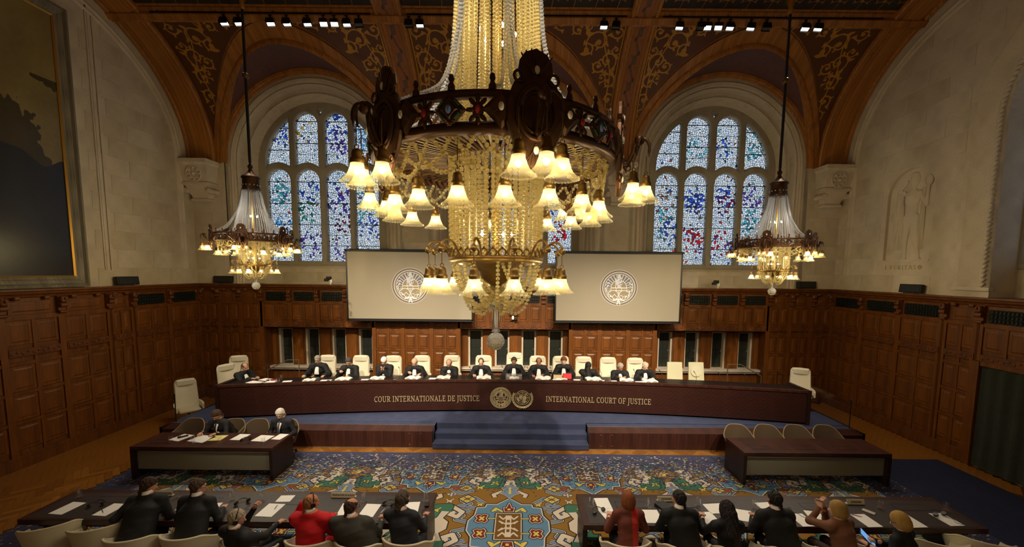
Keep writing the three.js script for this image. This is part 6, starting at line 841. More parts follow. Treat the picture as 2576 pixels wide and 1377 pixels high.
person({ near: 1, label: 'white-haired clerk with moustache in a dark grey suit and tie', hip: [-5.66, 4.84], y: 0.014, turn: 0, head: [-5.65, 1.15, 5.0], hair: 'full', hairC: '#d9d2c4', skin: '#d8a890', suit: '#2b2b33', lapel: 1, moustache: 1, tie: '#4a4a52', pitch: 0.6, yaw: -0.15, hands: [[-0.15, 0.6, 0.3], [0.16, 0.6, 0.3]] });
// front row, seen from behind
const TY = 0.82, PI = Math.PI;
person({ near: 1, label: 'man with curly brown hair in a black suit beside the Federation plate', hip: [-5.55, 8.95], y: 0.014, turn: PI + 0.12, head: [-5.62, 1.25, 8.55], hair: 'full', hairC: '#3a2416', skin: '#c98f78', suit: '#1a191c', pitch: 0.35, yaw: -0.95, roll: 0.1, wide: 1.12, bulk: 1.12, hands: [[-0.12, TY, 0.5], [0.3, 0.86, 0.42]] });
person({ near: 1, label: 'man with short brown hair and glasses in a black suit, upright', hip: [-4.72, 8.97], y: 0.014, turn: PI, head: [-4.78, 1.28, 8.63], hair: 'short', hairC: '#4a3626', skin: '#c99880', suit: '#1b1b20', glasses: 1, pitch: 0.15, yaw: -0.9, wide: 1.1, bulk: 1.1, hands: [[-0.18, TY, 0.5], [0.2, TY, 0.5]] });
person({ near: 1, label: 'grey-haired man with headphones resting his cheek on a hand', hip: [-3.68, 9.2], y: 0.014, turn: PI - 0.35, head: [-3.78, 1.15, 9.22], hair: 'short', hairC: '#a89880', skin: '#c99278', suit: '#1d1c20', phones: 1, pitch: 0.25, yaw: -0.75, roll: 0.15, wide: 1.1, bulk: 1.1, hands: [[-0.1, TY, 0.42], [0.16, 1.1, 0.26]], hdir: [[0, 0, 1], [-0.5, 1, 0.1]], curl: [0.5, 0.9] });
person({ near: 1, label: 'man in a bright red robe with headphones, hand at his face', hip: [-2.83, 9.12], y: 0.014, turn: PI, head: [-2.84, 1.26, 9.0], hair: 'bald', hairC: '#a06a44', skin: '#c07a58', suit: '#d0101c', robe: true, phones: 1, pitch: 0.25, yaw: -0.8, wide: 1.1, hands: [[-0.12, TY, 0.45], [0.2, 1.12, 0.3]], hdir: [[0, 0, 1], [-0.6, 0.9, 0.2]], curl: [0.5, 1.0] });
person({ near: 1, label: 'stout bald man in an olive-grey suit beside the red robe', hip: [-2.12, 9.16], y: 0.014, turn: PI, head: [-2.24, 1.22, 9.03], hair: 'bald', hairC: '#3a2418', skin: '#c4866a', suit: '#37342c', glasses: 1, pitch: 0.2, yaw: -0.6, wide: 1.22, bulk: 1.28, hands: [[-0.2, TY, 0.46], [0.26, TY, 0.44]] });
person({ near: 1, label: 'man in a navy suit with headphones, at the table corner', hip: [-1.47, 9.05], y: 0.014, turn: PI - 0.1, head: [-1.54, 1.26, 8.9], hair: 'full', hairC: '#4a3c30', skin: '#c08a70', suit: '#20222e', phones: 1, pitch: 0.35, yaw: -0.4, wide: 1.04, bulk: 1.04, hands: [[-0.16, TY, 0.45], [0.14, 1.06, 0.3]], hdir: [[0, 0, 1], [-0.4, 1, 0.2]] });
person({ near: 1, noCollar: 1, label: 'woman with chestnut bob, rust jacket and red scarf', hip: [1.82, 8.98], y: 0.014, turn: PI, head: [1.85, 1.23, 8.77], hair: 'bob', hairC: '#8a4a20', skin: '#d0a088', suit: '#6a3020', sash: '#b8281c', trousers: '#1a1718', pitch: 0.2, yaw: 0.0, wide: 0.92, bulk: 0.88, hands: [[-0.2, TY, 0.42], [0.2, TY, 0.42]] });
person({ near: 1, label: 'dark-haired man in a black suit behind the cut-off Ukraine plate', hip: [2.68, 9.0], y: 0.014, turn: PI, head: [2.6, 1.27, 8.82], hair: 'short', hairC: '#1d1512', skin: '#c08a70', suit: '#16171c', pitch: 0.2, yaw: 0.7, wide: 1.08, bulk: 1.08, hands: [[-0.2, TY, 0.45], [0.2, TY, 0.45]] });
person({ near: 1, noCollar: 1, label: 'woman with long dark hair in a black jacket reaching to papers', hip: [3.3, 9.02], y: 0.014, turn: PI, head: [3.25, 1.2, 8.98], hair: 'long', hairC: '#1f1310', skin: '#c8967e', suit: '#17161a', pitch: 0.3, yaw: 0.1, wide: 0.95, bulk: 0.92, hands: [[-0.24, TY, 0.44], [0.24, 0.86, 0.4]] });
person({ near: 1, label: 'dark-haired man with headphones in a black suit, next to the tan jacket', hip: [4.12, 9.0], y: 0.014, turn: PI, head: [4.04, 1.27, 8.82], hair: 'short', hairC: '#1b1411', skin: '#bd8468', suit: '#17171b', phones: 1, pitch: 0.25, yaw: 0.6, wide: 1.12, bulk: 1.12, hands: [[-0.2, TY, 0.46], [0.26, TY + 0.03, 0.4]] });
person({ near: 1, noCollar: 1, label: 'blonde woman in a tan jacket with raised clasped hands', hip: [4.98, 9.08], y: 0.014, turn: PI + 0.25, head: [4.9, 1.2, 8.94], hair: 'bob', hairC: '#b08a4a', skin: '#d8aa92', suit: '#80543a', trousers: '#3a2418', pitch: 0.1, yaw: 0.75, wide: 0.98, bulk: 0.98, hands: [[0.05, 1.12, 0.36], [0.13, 1.12, 0.34]], hdir: [[0.1, 1, 0.2], [-0.1, 1, 0.2]], hup: [[1, 0, 0.3], [-1, 0, 0.3]], curl: [0.7, 0.7] });
person({ near: 1, noCollar: 1, label: 'blonde woman in black holding a lit blue tablet', hip: [5.62, 9.32], y: 0.014, turn: PI + 0.45, head: [5.62, 1.17, 9.16], hair: 'bob', hairC: '#c29a52', skin: '#d4a58c', suit: '#141316', glasses: 1, pitch: 0.35, yaw: 0.55, wide: 0.95, bulk: 0.95, hands: [[0.1, 0.78, 0.34], [0.36, 0.82, 0.3]] });
const tubs = [[-6.95, 8.75, PI + 0.5, 'empty cream tub chair at the table end, beside another empty one'], [-6.2, 8.76, PI + 0.35, 'empty cream tub chair beside the man with curly brown hair'], [-5.45, 8.98, PI + 0.15, 'cream tub chair of the man with curly brown hair'], [-4.7, 8.92, PI, 'cream tub chair of the upright man with glasses'], [-3.72, 9.08, PI - 0.35, 'cream tub chair of the man resting his cheek'], [-2.83, 9.02, PI, 'cream tub chair of the man in the red robe'], [-2.1, 9.05, PI - 0.08, 'cream tub chair of the stout bald man'], [-1.44, 8.98, PI - 0.1, 'cream tub chair of the man in the navy suit'], [1.78, 8.98, PI, 'cream tub chair of the woman with the red scarf'], [2.62, 9.02, PI, 'cream tub chair of the man behind the cut-off plate'], [3.36, 9.05, PI, 'cream tub chair of the woman with long dark hair'], [4.14, 9.06, PI, 'cream tub chair of the man next to the tan jacket'], [4.96, 9.1, PI + 0.15, 'cream tub chair of the woman in the tan jacket'], [5.66, 9.3, PI + 0.3, 'cream tub chair of the woman with the tablet'], [6.42, 8.92, PI - 0.2, 'empty cream tub chair next to the woman with the tablet'], [7.12, 8.88, PI - 0.4, 'empty cream tub chair at the end of the Ukraine table']];
for (const [x, z, t, l] of tubs) tubChair(l, undefined, [x, 0.014, z], t);
// ---------- things on the walls and ledges ----------
for (const [x, z, t, l] of [[-10.4, 0.14, 0, 'flat black loudspeaker on the ledge at the end wall corner below the small chandelier beside the painting'], [10.33, 0.14, 0, 'flat black loudspeaker on the ledge at the end wall corner nearest the relief figure']].map(a => a).concat([[-11.24, 2.77, Math.PI / 2, 'flat black loudspeaker on the ledge beside the painting frame'], [11.24, 3.06, -Math.PI / 2, 'flat black loudspeaker on the ledge below the relief figure']])) {
  const s = thing('ledge_loudspeaker', l.split(' ').slice(0, 16).join(' '), 'loudspeaker', [x, LEDGE, z], t);
  mk('cabinet', T(RB(0.66, 0.24, 0.1, 0.012), 0, 0.145, -0.03, -0.12, 0, 0), mt.black, s); mk('front_cloth', T(RB(0.6, 0.19, 0.02, 0.008, 1), 0, 0.145, 0.022, -0.12, 0, 0), mt.dark, s); for (const q of [-1, 1]) mk('foot', T(new THREE.SphereGeometry(0.016, 8, 6), q * 0.15, 0.02, 0.05), mt.steel, s);
}
for (const [x, l] of [[-6.6, 'small black camera on the ledge next to the screen, towards the painting'], [7.2, 'small black camera on a white stand on the ledge below the red brick tower window']]) {
  const c = thing('ledge_camera', l, 'camera', [x, LEDGE, 0.08]); mk('stand', M([cyl(0.045, 0.05, 0.02, 12, 0, 0.01, 0), cyl(0.025, 0.025, 0.14, 10, 0, 0.08, 0), T(RB(0.07, 0.12, 0.05, 0.01, 1), 0.03, 0.12, 0)]), mt.white, c); mk('head', M([T(RB(0.16, 0.12, 0.14, 0.03), -0.06, 0.22, 0), T(RB(0.14, 0.1, 0.12, 0.03), -0.14, 0.16, 0.02)]), mt.black, c); mk('lens', cyl(0.035, 0.035, 0.04, 14).rotateX(Math.PI / 2).translate(-0.06, 0.22, 0.08), std('#28324a', 0.1), c);
}
{ const c = thing('wall_camera', 'small black camera hung under a wooden bracket between the screens', 'camera', [-0.07, 3.0, 0.07]); mk('bracket', M([T(RB(0.34, 0.06, 0.2, 0.012), 0, 0.2, 0.1), T(RB(0.3, 0.07, 0.16, 0.012), 0, 0.14, 0.08), T(RB(0.24, 0.2, 0.05, 0.01), 0, 0, 0.03)]), mt.oakCarve, c); mk('camera_body', M([T(RB(0.08, 0.13, 0.08, 0.015), -0.02, 0.02, 0.12)]), mt.white, c); mk('lens_head', T(new THREE.SphereGeometry(0.06, 12, 9), 0.08, -0.05, 0.14), mt.black, c); }
for (const [pts, l] of [[[[-8.48, 0.5, 0.9], [-8.48, 1.22, 0.9], [-7.78, 1.57, 0.9], [-7.4, 1.57, 0.9], [-7.4, 0.5, 0.9]], 'thin metal handrail behind the judge with grey hair'], [[[8.47, 0.5, 0.9], [8.47, 1.16, 0.9], [7.74, 1.56, 0.9], [7.3, 1.56, 0.9], [7.3, 0.5, 0.9]], 'thin metal handrail behind the empty shell chairs']]) {
  const c = pts.reduce((a, p) => a + p[0] / 5, 0), h = thing('handrail', l, 'handrail', [c, 0.5, 0.9]), Q = pts.map(p => V(p[0] - c, p[1] - 0.5, 0)); ['post', 'sloping_rail', 'top_rail', 'post'].forEach((n, i) => { const g = new THREE.TubeGeometry(new THREE.LineCurve3(Q[i], Q[i + 1]), 1, 0.016, 8); mk(n, M([g, T(new THREE.SphereGeometry(0.017, 8, 6), Q[i].x, Q[i].y, 0)]), std('#a08a68', 0.35, { metalness: 0.7 }), h); });
  mk('glass_panel', quads([[Q[0].clone().setY(0.08), Q[4].clone().setY(0.08), Q[4].clone().setY(0.6), Q[0].clone().setY(0.6)]]), clearPane, h);
}
for (const s of [-1, 1]) { const g = thing('glass_balustrade', s < 0 ? 'low glass balustrade at the dais side near the parquet chair' : 'low glass balustrade at the dais side opposite the curtained doorway', 'balustrade', [s * 9.15, 0.5, 2.3]); mk('pane', B(-0.005, 0.005, 0.05, 0.75, -1.6, 1.6), clearPane, g); for (const z of [-1.6, 1.6]) mk('post', cyl(0.012, 0.012, 0.78, 8, 0, 0.39, z), mt.iron, g); }
// carved relief in the niche, and the lettering cut below it
{
  const r = thing('relief_figure', 'pale carved stone relief of a standing draped figure holding a mirror', 'relief', [HW + 0.09, NB, NZ], -Math.PI / 2);
  const C = (a, b, r1, r2) => cone(a, b, r1, r2), H = 2.42, L = [ellip([0.02, 2.2, 0.0], [0.13, 0.17, 0.1]), C([0.02, 2.06, 0], [0.0, 1.95, 0], 0.06, 0.07), ellip([0, 1.72, 0], [0.23, 0.27, 0.13]), ellip([0.01, 1.42, 0], [0.18, 0.22, 0.12]), ellip([0.0, 1.18, 0], [0.24, 0.2, 0.14]), C([-0.1, 1.1, 0], [-0.13, 0.6, 0.03], 0.13, 0.085), C([-0.13, 0.6, 0.03], [-0.1, 0.12, 0], 0.085, 0.05), C([0.12, 1.1, 0], [0.2, 0.6, 0.04], 0.13, 0.085), C([0.2, 0.6, 0.04], [0.3, 0.12, 0], 0.085, 0.05), C([-0.1, 0.07, 0], [-0.14, 0.04, 0.06], 0.055, 0.045), C([0.3, 0.07, 0], [0.38, 0.04, 0.06], 0.055, 0.045), C([0.2, 1.85, 0], [0.42, 1.52, 0.02], 0.075, 0.06), C([0.42, 1.52, 0.02], [0.44, 1.95, 0.04], 0.058, 0.04), C([0.44, 1.95, 0.04], [0.45, 2.04, 0.05], 0.045, 0.035), C([-0.2, 1.85, 0], [-0.42, 1.98, 0.02], 0.075, 0.055), C([-0.42, 1.98, 0.02], [-0.2, 2.2, 0.03], 0.05, 0.04), ellip([0.02, 2.24, -0.02], [0.16, 0.17, 0.1]), ellip([0.0, 2.38, 0], [0.12, 0.05, 0.08]), ellip([0.07, 1.76, 0.08], [0.075, 0.075, 0.06]), ellip([-0.09, 1.76, 0.08], [0.075, 0.075, 0.06])];
  const f = (x, y, z) => { let d = 9; for (const g of L) d = smin(d, g(x, y, z * 1.7), 0.04); return d * 0.7; };
  const sc = 2.62 / H * 0.97; const fig = surfNet(f, [-0.6, 0, -0.02], [0.6, 2.5, 0.2], 0.013); mk('figure', fig.scale(1.02, sc, 1), mt.stoneC, r);
  for (const [x0, x1, w] of [[-0.36, -0.42, 0.12], [-0.3, -0.3, 0.08], [0.34, 0.36, 0.06]]) mk('drapery', thick((u, v) => V(x0 + (x1 - x0) * (1 - v) + (u - 0.5) * w * 2, 0.35 + 1.7 * v, 0.02 + 0.018 * Math.sin(u * 18 + v * 3)), 18, 10, 0.02), mt.stoneC, r);
  mk('mirror', M([T(new THREE.TorusGeometry(0.12, 0.018, 6, 20), 0.47, 2.24, 0.04, 0, 0, 0, [0.85, 1.15, 1]), T(cyl(0.1, 0.1, 0.02, 16).rotateX(Math.PI / 2), 0.47, 2.24, 0.035, 0, 0, 0, [0.9, 1.2, 1])]), mt.stoneC, r);
  mk('plinth', B(-NW, NW, 0, 0.05, 0, 0.1), mt.stoneC, r);
  const t = thing('carved_inscription', 'shallow carved inscription reading I VERITAS with a rosette', 'inscription', [HW - 0.004, 4.83, NZ - 0.62], -Math.PI / 2);
  let x = 0; for (const c of 'I VERITAS') { if (c !== ' ') mk('letter', new TextGeometry(c, { font, size: 0.125, depth: 0.008, curveSegments: 3, bevelEnabled: false }), std('#b3a17c', 0.9), t).position.set(x, 0, 0); x += font.data.glyphs[c].ha / font.data.resolution * 0.125 + 0.022; }
  mk('rosette', M([new THREE.TorusGeometry(0.055, 0.008, 5, 14), ...[0, 1, 2, 3, 4].map(i => T(new THREE.SphereGeometry(0.016, 6, 5), 0.032 * Math.cos(i * 1.256), 0.032 * Math.sin(i * 1.256), 0, 0, 0, 0, [1, 1, 0.5]))]), std('#b3a17c', 0.9), t).position.set(x + 0.08, 0.06, 0);
}
// ---------- things on the desks ----------
const TT = 0.014 + 0.7335, DT = 0.014 + 0.7445, BD = 1.4165;
const sheetG = (w, h, t) => memo(`sh${w}_${h}_${t}`, () => RB(w, t, h, 0.001, 1).translate(0, t / 2, 0));
const paper = (x, y, z, rot, label, group, w = 0.21, h = 0.3, t = 0.004, m = mt.paper) => solo('paper', sheetG(w, h, t), m, label, 'paper', [x, y, z], rot, group);
function openBook(x, y, z, rot, label, group, k = 1) { const b = thing('open_book', label, 'book', [x, y, z], rot, group); for (const s of [-1, 1]) mk('page_block', memo('pg' + s, () => thick((u, v) => V(s * (0.004 + 0.2 * u), 0.01 + 0.03 * Math.sin(Math.min(1, u * 1.15) * Math.PI * 0.9) , -0.14 + 0.28 * v), 10, 2, 0.018)), mt.paper, b).scale.setScalar(k); mk('cover', memo('cv', () => RB(0.42, 0.006, 0.3, 0.002, 1).translate(0, 0.003, 0)), mt.creamDark, b).scale.setScalar(k); return b; }
const tumG = lathe([[0.0, 0.004], [0.03, 0.004], [0.032, 0.02], [0.034, 0.12], [0.0315, 0.12], [0.029, 0.02], [0.0, 0.018]], 16), coastG = lathe([[0, 0], [0.05, 0], [0.055, 0.008], [0.05, 0.012], [0.034, 0.006], [0, 0.006]], 18), watG = cyl(0.029, 0.028, 0.055, 14, 0, 0.05, 0);
const tumM = new THREE.MeshPhysicalMaterial({ color: 0xffffff, roughness: 0.0, transmission: 1, thickness: 0, ior: 1.6, side: THREE.DoubleSide });
function tumbler(x, y, z, label, group, k = 1) { const t = thing('water_glass', label, 'glass', [x, y, z], 0, group); mk('saucer', coastG, tumM, t).scale.setScalar(k * 1.1); const g = mk('tumbler', tumG, tumM, t); g.position.y = 0.008; g.scale.setScalar(k * 1.15); mk('water', watG, clearPane, t).scale.setScalar(k * 1.1); return t; }
function headset(x, y, z, rot, label, group) { const h = thing('headphones', label, 'headphones', [x, y, z], rot, group); mk('headband', memo('hb', () => tube(Array.from({ length: 11 }, (_, i) => { const a = Math.PI * i / 10; return V(0.085 * Math.cos(a), 0.03 + 0.01 * Math.sin(a), -0.11 * Math.sin(a)); }), 0.007, 22, 6)), mt.black, h); for (const s of [-1, 1]) mk('ear_cup', memo('ec', () => T(cyl(0.034, 0.036, 0.026, 14), 0, 0.02, 0, 0, 0, 0.5)), mt.black, h).position.set(s * 0.085, 0.014, 0); mk('cable', memo('cb2', () => tube([[0.08, 0.008, 0.03], [0.1, 0.004, 0.12], [0.04, 0.004, 0.2], [0.1, 0.004, 0.27]], 0.003, 20, 5)), mt.black, h); return h; }
function plate(txt, x, z, rot, label, w = 0.36) { const p = thing('name_plate', label, 'name plate', [x, TT, z], rot); mk('plate', T(RB(w, 0.085, 0.012, 0.003, 1), 0, 0.045, 0, -0.3, 0, 0), std('#d8cfae', 0.6), p); mk('plate_foot', T(RB(w, 0.01, 0.06, 0.003, 1), 0, 0.005, -0.02), std('#d8cfae', 0.6), p);
  const g = new TextGeometry(txt, { font: sans, size: 0.03, depth: 0.001, curveSegments: 2, bevelEnabled: false }); g.computeBoundingBox(); const bw = g.boundingBox.max.x; const k = Math.min(1, (w - 0.04) / bw); mk('lettering', T(g.scale(k, 1, 1), -bw * k / 2, -0.015, 0.0065).rotateX(-0.3).translate(0, 0.045, 0), mt.black, p); }
plate('RUSSIAN FEDERATION', -5.95, 7.98, 0, 'cream name plate reading FEDERATION behind the curly-haired man'); plate('FÉDÉRATION DE RUSSIE', -2.83, 7.98, 0, 'cream name plate reading FÉDÉRATION DE RUSSIE', 0.42); plate('UKRAINE', 2.72, 8.0, 0, 'cream name plate reading UKRAINE, half hidden by a dark-haired man', 0.3); plate('UKRAINE', 5.94, 8.04, 0, 'cream name plate reading UKRAINE beside a phone', 0.3);
const nearest = (x, L) => L.reduce((a, b) => Math.abs(b[0] - x) < Math.abs(a[0] - x) ? b : a)[1];
const WL = [[-7.2, 'the empty end chair'], [-6.4, 'the second empty chair'], [-5.55, 'the curly-haired man'], [-4.75, 'the upright man with glasses'], [-3.85, 'the man resting his cheek'], [-2.83, 'the man in the red robe'], [-2.1, 'the stout bald man'], [-1.47, 'the man in the navy suit'], [1.75, 'the woman with the red scarf'], [2.6, 'the man behind the cut-off plate'], [3.28, 'the long-haired woman'], [4.06, 'the dark-haired man with headphones'], [4.9, 'the woman in the tan jacket'], [5.7, 'the woman with the tablet'], [6.44, 'the empty chair beside the tablet'], [7.1, 'the last empty chair']], JL = [...jd.map((q, i) => [q[0][0], 'the ' + JN[i]]), [-7.4, 'the registrar'], [5.25, 'the first pale shell chair'], [5.95, 'the shell chair with a round pad'], [6.8, 'the vacant bench end']];
for (const [x, z, r, w = 0.24, h = 0.34] of [[-7.15, 8.37, -0.1], [-6.43, 8.4, -0.08], [-5.28, 8.22, 0.1], [-4.85, 8.36, 0.2], [-3.8, 8.03, 0.05, 0.24, 0.2], [-3.85, 8.37, -0.05, 0.28, 0.36], [-2.62, 8.32, 0.1], [-2.24, 8.35, -0.05, 0.25, 0.36], [-1.58, 8.27, 0.1]]) paper(x, TT, z, r, w > 0.27 ? 'widest white sheet, with a pen on it, before the man resting his cheek' : 'white sheet of paper on the table before ' + nearest(x, WL), 'papers on the Russian Federation table', w, h);
for (const [x, z, r, w = 0.24, h = 0.34] of [[1.62, 8.09, 0.05], [1.66, 8.4, 0.3], [2.34, 8.44, 0, 0.27, 0.36], [2.66, 8.34, 0.2], [3.5, 8.2, 0.1, 0.36, 0.28], [3.24, 8.48, 0.1], [3.86, 8.4, -0.3], [4.36, 8.18, 0.1], [4.72, 8.5, 0.05], [5.0, 8.42, -0.2], [5.74, 8.5, 0.05], [6.44, 8.5, 0.05], [7.07, 8.45, 0.05]]) paper(x, TT, z, r, w === 0.27 ? 'white papers between the red scarf and the cut-off plate' : 'white sheet of paper on the table before ' + nearest(x, WL), 'papers on the Ukraine table', w, h);
for (const [x, z] of [[-7.3, 8.05], [-6.45, 7.96], [-5.66, 8.05], [-4.66, 8.1], [-4.13, 8.15], [-2.44, 8.08], [-1.4, 8.04]]) tumbler(x, TT, z, 'clear water glass on a glass saucer before ' + nearest(x, WL), 'glasses on the Russian Federation table');
for (const [x, z] of [[1.41, 8.16], [2.36, 8.17], [3.22, 8.13], [4.13, 8.2], [6.26, 8.16], [7.32, 8.2]]) tumbler(x, TT, z, 'clear water glass on a glass saucer before ' + nearest(x, WL), 'glasses on the Ukraine table');
for (const [x, z, r, l] of [[-6.75, 8.3, 0.4, 'black headphones between two blank sheets'], [-4.42, 8.2, 0.6, 'black headphones beside two water glasses'], [-1.98, 8.22, -0.4, 'black headphones beside the navy-suited man'], [1.5, 8.36, 0.5, 'black headphones at the corner of the Ukraine table'], [3.06, 8.34, -0.7, 'black headphones beside the long-haired woman'], [4.6, 8.34, 0.9, 'black headphones lying on papers beside the tan jacket'], [7.05, 8.36, 0.2, 'black headphones lying on a sheet at the empty end']]) headset(x, TT + 0.006, z, r, l);
function pen(x, y, z, r, label, m = mt.black) { const p = thing('pen', label, 'pen', [x, y, z], r); mk('barrel', cyl(0.005, 0.005, 0.12, 8).rotateX(Math.PI / 2).translate(0, 0.006, 0), m, p); mk('tip', cyl(0.001, 0.005, 0.02, 8).rotateX(Math.PI / 2).translate(0, 0.006, 0.07), mt.steel, p); mk('clip', B(-0.001, 0.001, 0.01, 0.013, -0.06, -0.02), mt.steel, p); }
pen(-3.8, TT + 0.005, 8.3, 0.2, 'dark pen lying on the widest sheet'); pen(-2.02, TT, 8.36, -0.2, 'white pen beside a blank sheet', mt.white); pen(5.68, TT + 0.005, 8.38, 1.1, 'red pen on a sheet by the phone', std('#a01818', 0.4)); pen(-6.5, TT, 8.45, 0.9, 'black pen between the empty seats');
{ const p = thing('phone', 'pale smartphone lying on the Ukraine table', 'phone', [5.98, TT, 8.26], 0.6); mk('case', RB(0.085, 0.012, 0.17, 0.005).translate(0, 0.006, 0), std('#b8b4a4', 0.4), p); mk('phone_screen', B(-0.036, 0.036, 0.0122, 0.0128, -0.075, 0.075), std('#c8c4b4', 0.15), p); }
{ const p = thing('tablet', 'tablet with lit blue screen held by the woman in black', 'tablet', [5.32, 0.8, 9.02], 0.9); const g = new THREE.Group(); mk('case', T(RB(0.19, 0.01, 0.26, 0.005), 0, 0, 0, 0.75, 0, 0), mt.black, p); mk('tablet_screen', T(B(-0.085, 0.085, 0.0055, 0.0065, -0.12, 0.12), 0, 0, 0, 0.75, 0, 0), new THREE.MeshStandardMaterial({ color: 0x223344, emissive: new THREE.Color('#6fa8e8'), emissiveIntensity: 0.9 }), p); }
{ const r = thing('remote_unit', 'small black conference handset beside the clipboard sheet', 'handset', [-3.42, TT, 8.12], -0.5); mk('case', RB(0.07, 0.02, 0.17, 0.008).translate(0, 0.01, 0), mt.black, r); mk('keys', M([0, 1, 2, 3].map(i => B(-0.02, 0.02, 0.02, 0.023, -0.05 + i * 0.03, -0.035 + i * 0.03))), mt.steel, r);
  const q = thing('remote_unit', 'small black conference handset at the table corner with a cable', 'handset', [-1.34, TT, 8.2], 0.1); mk('case', RB(0.07, 0.03, 0.1, 0.008).translate(0, 0.015, 0), mt.black, q); mk('cable', tube([[0, 0.01, 0.05], [-0.06, 0.004, 0.2], [0.02, 0.004, 0.3], [-0.03, 0.004, 0.36]], 0.004, 20, 5), mt.black, q); }
{ const b = thing('dark_book', 'thick dark hardback leaning by the half-hidden plate', 'book', [2.62, TT, 8.22], 0.4); mk('cover', RB(0.2, 0.05, 0.28, 0.006).translate(0, 0.025, 0), mt.black, b); mk('pages', B(-0.096, 0.103, 0.006, 0.044, -0.135, 0.135), mt.paper, b); }
// clerk desk
for (const [x, z, r, l, m, w, h] of [[-7.62, 5.56, -0.25, 'white sheet on the clerk desk with a black pouch on it', mt.paper, 0.3, 0.36], [-7.1, 5.62, -0.2, 'white sheets edged in pink before the brown-haired clerk', mt.paper, 0.42, 0.36], [-6.78, 5.56, 0.1, 'pale yellow papers on the clerk desk', std('#e8dc8a', 0.8), 0.3, 0.3], [-6.3, 5.5, -0.05, 'white sheet before the empty clerk seat', mt.paper, 0.26, 0.34], [-5.74, 5.56, -0.1, 'wide white papers before the white-haired clerk', mt.paper, 0.34, 0.34], [-5.4, 5.46, -0.1, 'white sheet at the clerk desk corner', mt.paper, 0.22, 0.32]]) paper(x, DT, z, r, l, undefined, w, h, 0.005, m);
{ const b = thing('pouch', 'long black glasses pouch on a white sheet', 'pouch', [-7.6, DT + 0.006, 5.54], -0.7); mk('case', RB(0.06, 0.03, 0.2, 0.014).translate(0, 0.015, 0), mt.black, b); mk('flap', RB(0.062, 0.006, 0.06, 0.003).translate(0, 0.032, 0.06), mt.dark, b); }
for (const [x, z, l] of [[-7.66, 5.8, 'water glass at the clerk desk end'], [-7.14, 5.82, 'water glass by the pink-edged sheets'], [-6.56, 5.8, 'water glass by the yellow papers'], [-5.54, 5.86, 'water glass before the white-haired clerk']]) tumbler(x, DT, z, l);
headset(-6.05, DT, 5.68, 0.5, 'black headphones on the clerk desk');
// judges' bench: open books, papers, microphones, glasses
jd.forEach(([h], i) => { const x = h[0], z = benchZ(x) - 0.42; openBook(x + [0.1, 0.05, -0.05, 0.06, -0.1, 0.12, 0.02, 0.12, -0.1, 0.1, 0.1, 0.02][i], BD, z, [0.2, 0, 0.15, -0.2, 0.05, 0.1, 0, -0.15, 0, 0.1, -0.2, 0.1][i], 'open white book on the bench before the ' + JN[i], 'open books on the bench', [0.8, 1, 1, 1, 1, 1.05, 0.7, 1.1, 0.8, 1.1, 1, 1][i]); });
for (const [x, dz, r, w] of [[-6.55, 0.3, 0.3, 0.24], [-5.5, 0.28, 0.1, 0.3], [-4.4, 0.26, 0.2, 0.22], [-2.4, 0.3, 0, 0.3], [0.98, 0.26, -0.2, 0.26], [1.3, 0.24, 0, 0.26], [1.9, 0.26, 0, 0.2], [2.6, 0.24, -0.2, 0.22], [3.0, 0.22, 0, 0.16], [3.78, 0.24, 0.1, 0.3], [-7.42, 0.36, -0.3, 0.42], [-7.25, 0.62, -0.3, 0.4], [-7.0, 0.3, -0.2, 0.26]]) paper(x, BD, benchZ(x) - dz, r, 'white papers lying on the bench near ' + nearest(x, JL), 'papers on the bench', w, 0.24, 0.008);
{ const f = thing('red_folder', 'bright red folder standing open on the bench', 'folder', [1.62, BD, benchZ(1.6) - 0.4], 0.05); mk('front_board', T(RB(0.26, 0.16, 0.012, 0.004), 0, 0.085, 0, -0.25, 0, 0), std('#c01424', 0.5), f); mk('back_board', T(RB(0.26, 0.16, 0.012, 0.004), 0, 0.085, -0.08, 0.25, 0, 0), std('#a01020', 0.5), f); const b = thing('tan_folder', 'tan folder standing next to the red folder', 'folder', [1.33, BD, benchZ(1.3) - 0.38], -0.1); mk('front_board', T(RB(0.26, 0.12, 0.012, 0.004), 0, 0.065, 0, -0.4, 0, 0), std('#a8946c', 0.6), b); mk('back_board', T(RB(0.26, 0.12, 0.012, 0.004), 0, 0.065, -0.08, 0.3, 0, 0), std('#98845c', 0.6), b); }
function mic(x, y, z, r, label, group) { const m = thing('microphone', label, 'microphone', [x, y, z], r, group); mk('base', RB(0.09, 0.025, 0.12, 0.01).translate(0, 0.0125, 0), mt.black, m); mk('gooseneck', memo('gn', () => tube([[0, 0.02, 0], [0.02, 0.14, -0.02], [0.03, 0.26, -0.06], [0.0, 0.34, -0.12]], 0.005, 16, 6)), mt.iron, m); mk('capsule', memo('cap', () => T(cyl(0.009, 0.012, 0.05, 8), -0.01, 0.36, -0.14, -0.9, 0, 0.3)), mt.black, m); }
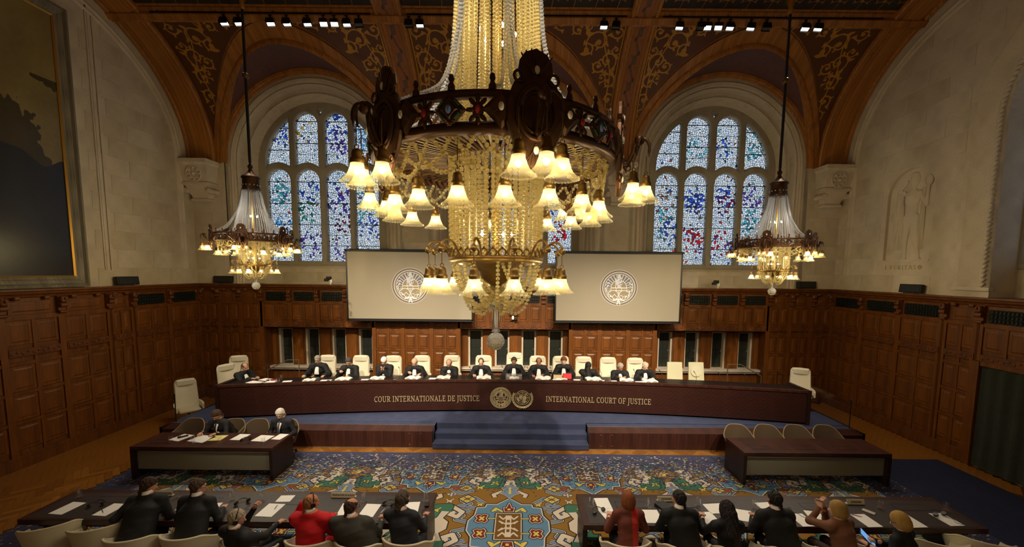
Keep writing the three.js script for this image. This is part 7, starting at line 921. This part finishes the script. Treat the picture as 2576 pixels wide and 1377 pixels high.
for (const x of [-6.35, -5.4, -4.25, -3.4, -2.3, -1.3, 0.45, 1.1, 2.6, 3.55, 4.35, 5.3, 5.95, 6.7]) mic(x, BD, benchZ(x) - 0.2, 0.3 * Math.sin(x * 3), 'black gooseneck microphone on the bench near ' + nearest(x, JL), 'microphones on the bench');
mic(-0.28, BD, benchZ(0) - 0.3, 0.6, 'gooseneck microphone beside the presiding judge\'s lectern'); mic(0.26, BD, benchZ(0) - 0.3, -0.6, 'second gooseneck microphone at the presiding judge\'s clear lectern'); mic(-7.15, BD, benchZ(7.1) - 0.5, 1.2, 'tall thin gooseneck microphone before the registrar');
{ const l = thing('clear_lectern', 'low clear acrylic lectern before the presiding judge', 'lectern', [0.0, BD, benchZ(0) - 0.2]); mk('front_pane', T(B(-0.24, 0.24, 0, 0.14, -0.004, 0.004), 0, 0, 0.04, -0.2, 0, 0), glassM, l); mk('top_pane', T(B(-0.24, 0.24, 0.14, 0.147, -0.2, 0.02), 0, 0, 0), glassM, l); for (const s of [-1, 1]) mk('side_rod', cyl(0.006, 0.006, 0.14, 6, s * 0.24, 0.07, 0), mt.steel, l); const p = thing('green_plaque', 'small dark green plaque lying beside the clear lectern', 'plaque', [-0.5, BD, benchZ(0.4) - 0.34], 0.05); mk('board', RB(0.16, 0.01, 0.1, 0.003).translate(0, 0.005, 0), std('#4a4a1c', 0.5), p); mk('border', M([B(-0.08, 0.08, 0.01, 0.012, -0.05, -0.044), B(-0.08, 0.08, 0.01, 0.012, 0.044, 0.05)]), mt.gold, p); }
for (const x of [-6.75, -3.55, -2.75, -1.42, 0.52, 2.02, 2.85]) tumbler(x, BD, benchZ(x) - 0.25, 'water glass on the bench near ' + nearest(x, JL), 'glasses on the bench'); tumbler(-6.85, BD, benchZ(6.85) - 0.6, 'water glass by the registrar\'s red book');
{ const b = thing('red_book', 'thin red book among the registrar\'s papers', 'book', [-7.02, BD + 0.008, benchZ(7) - 0.48], -0.6); mk('cover', RB(0.2, 0.025, 0.14, 0.004).translate(0, 0.0125, 0), std('#8a1420', 0.5), b); mk('pages', B(-0.096, 0.102, 0.004, 0.021, -0.066, 0.072), mt.paper, b); }
renderer.render(scene, camera);
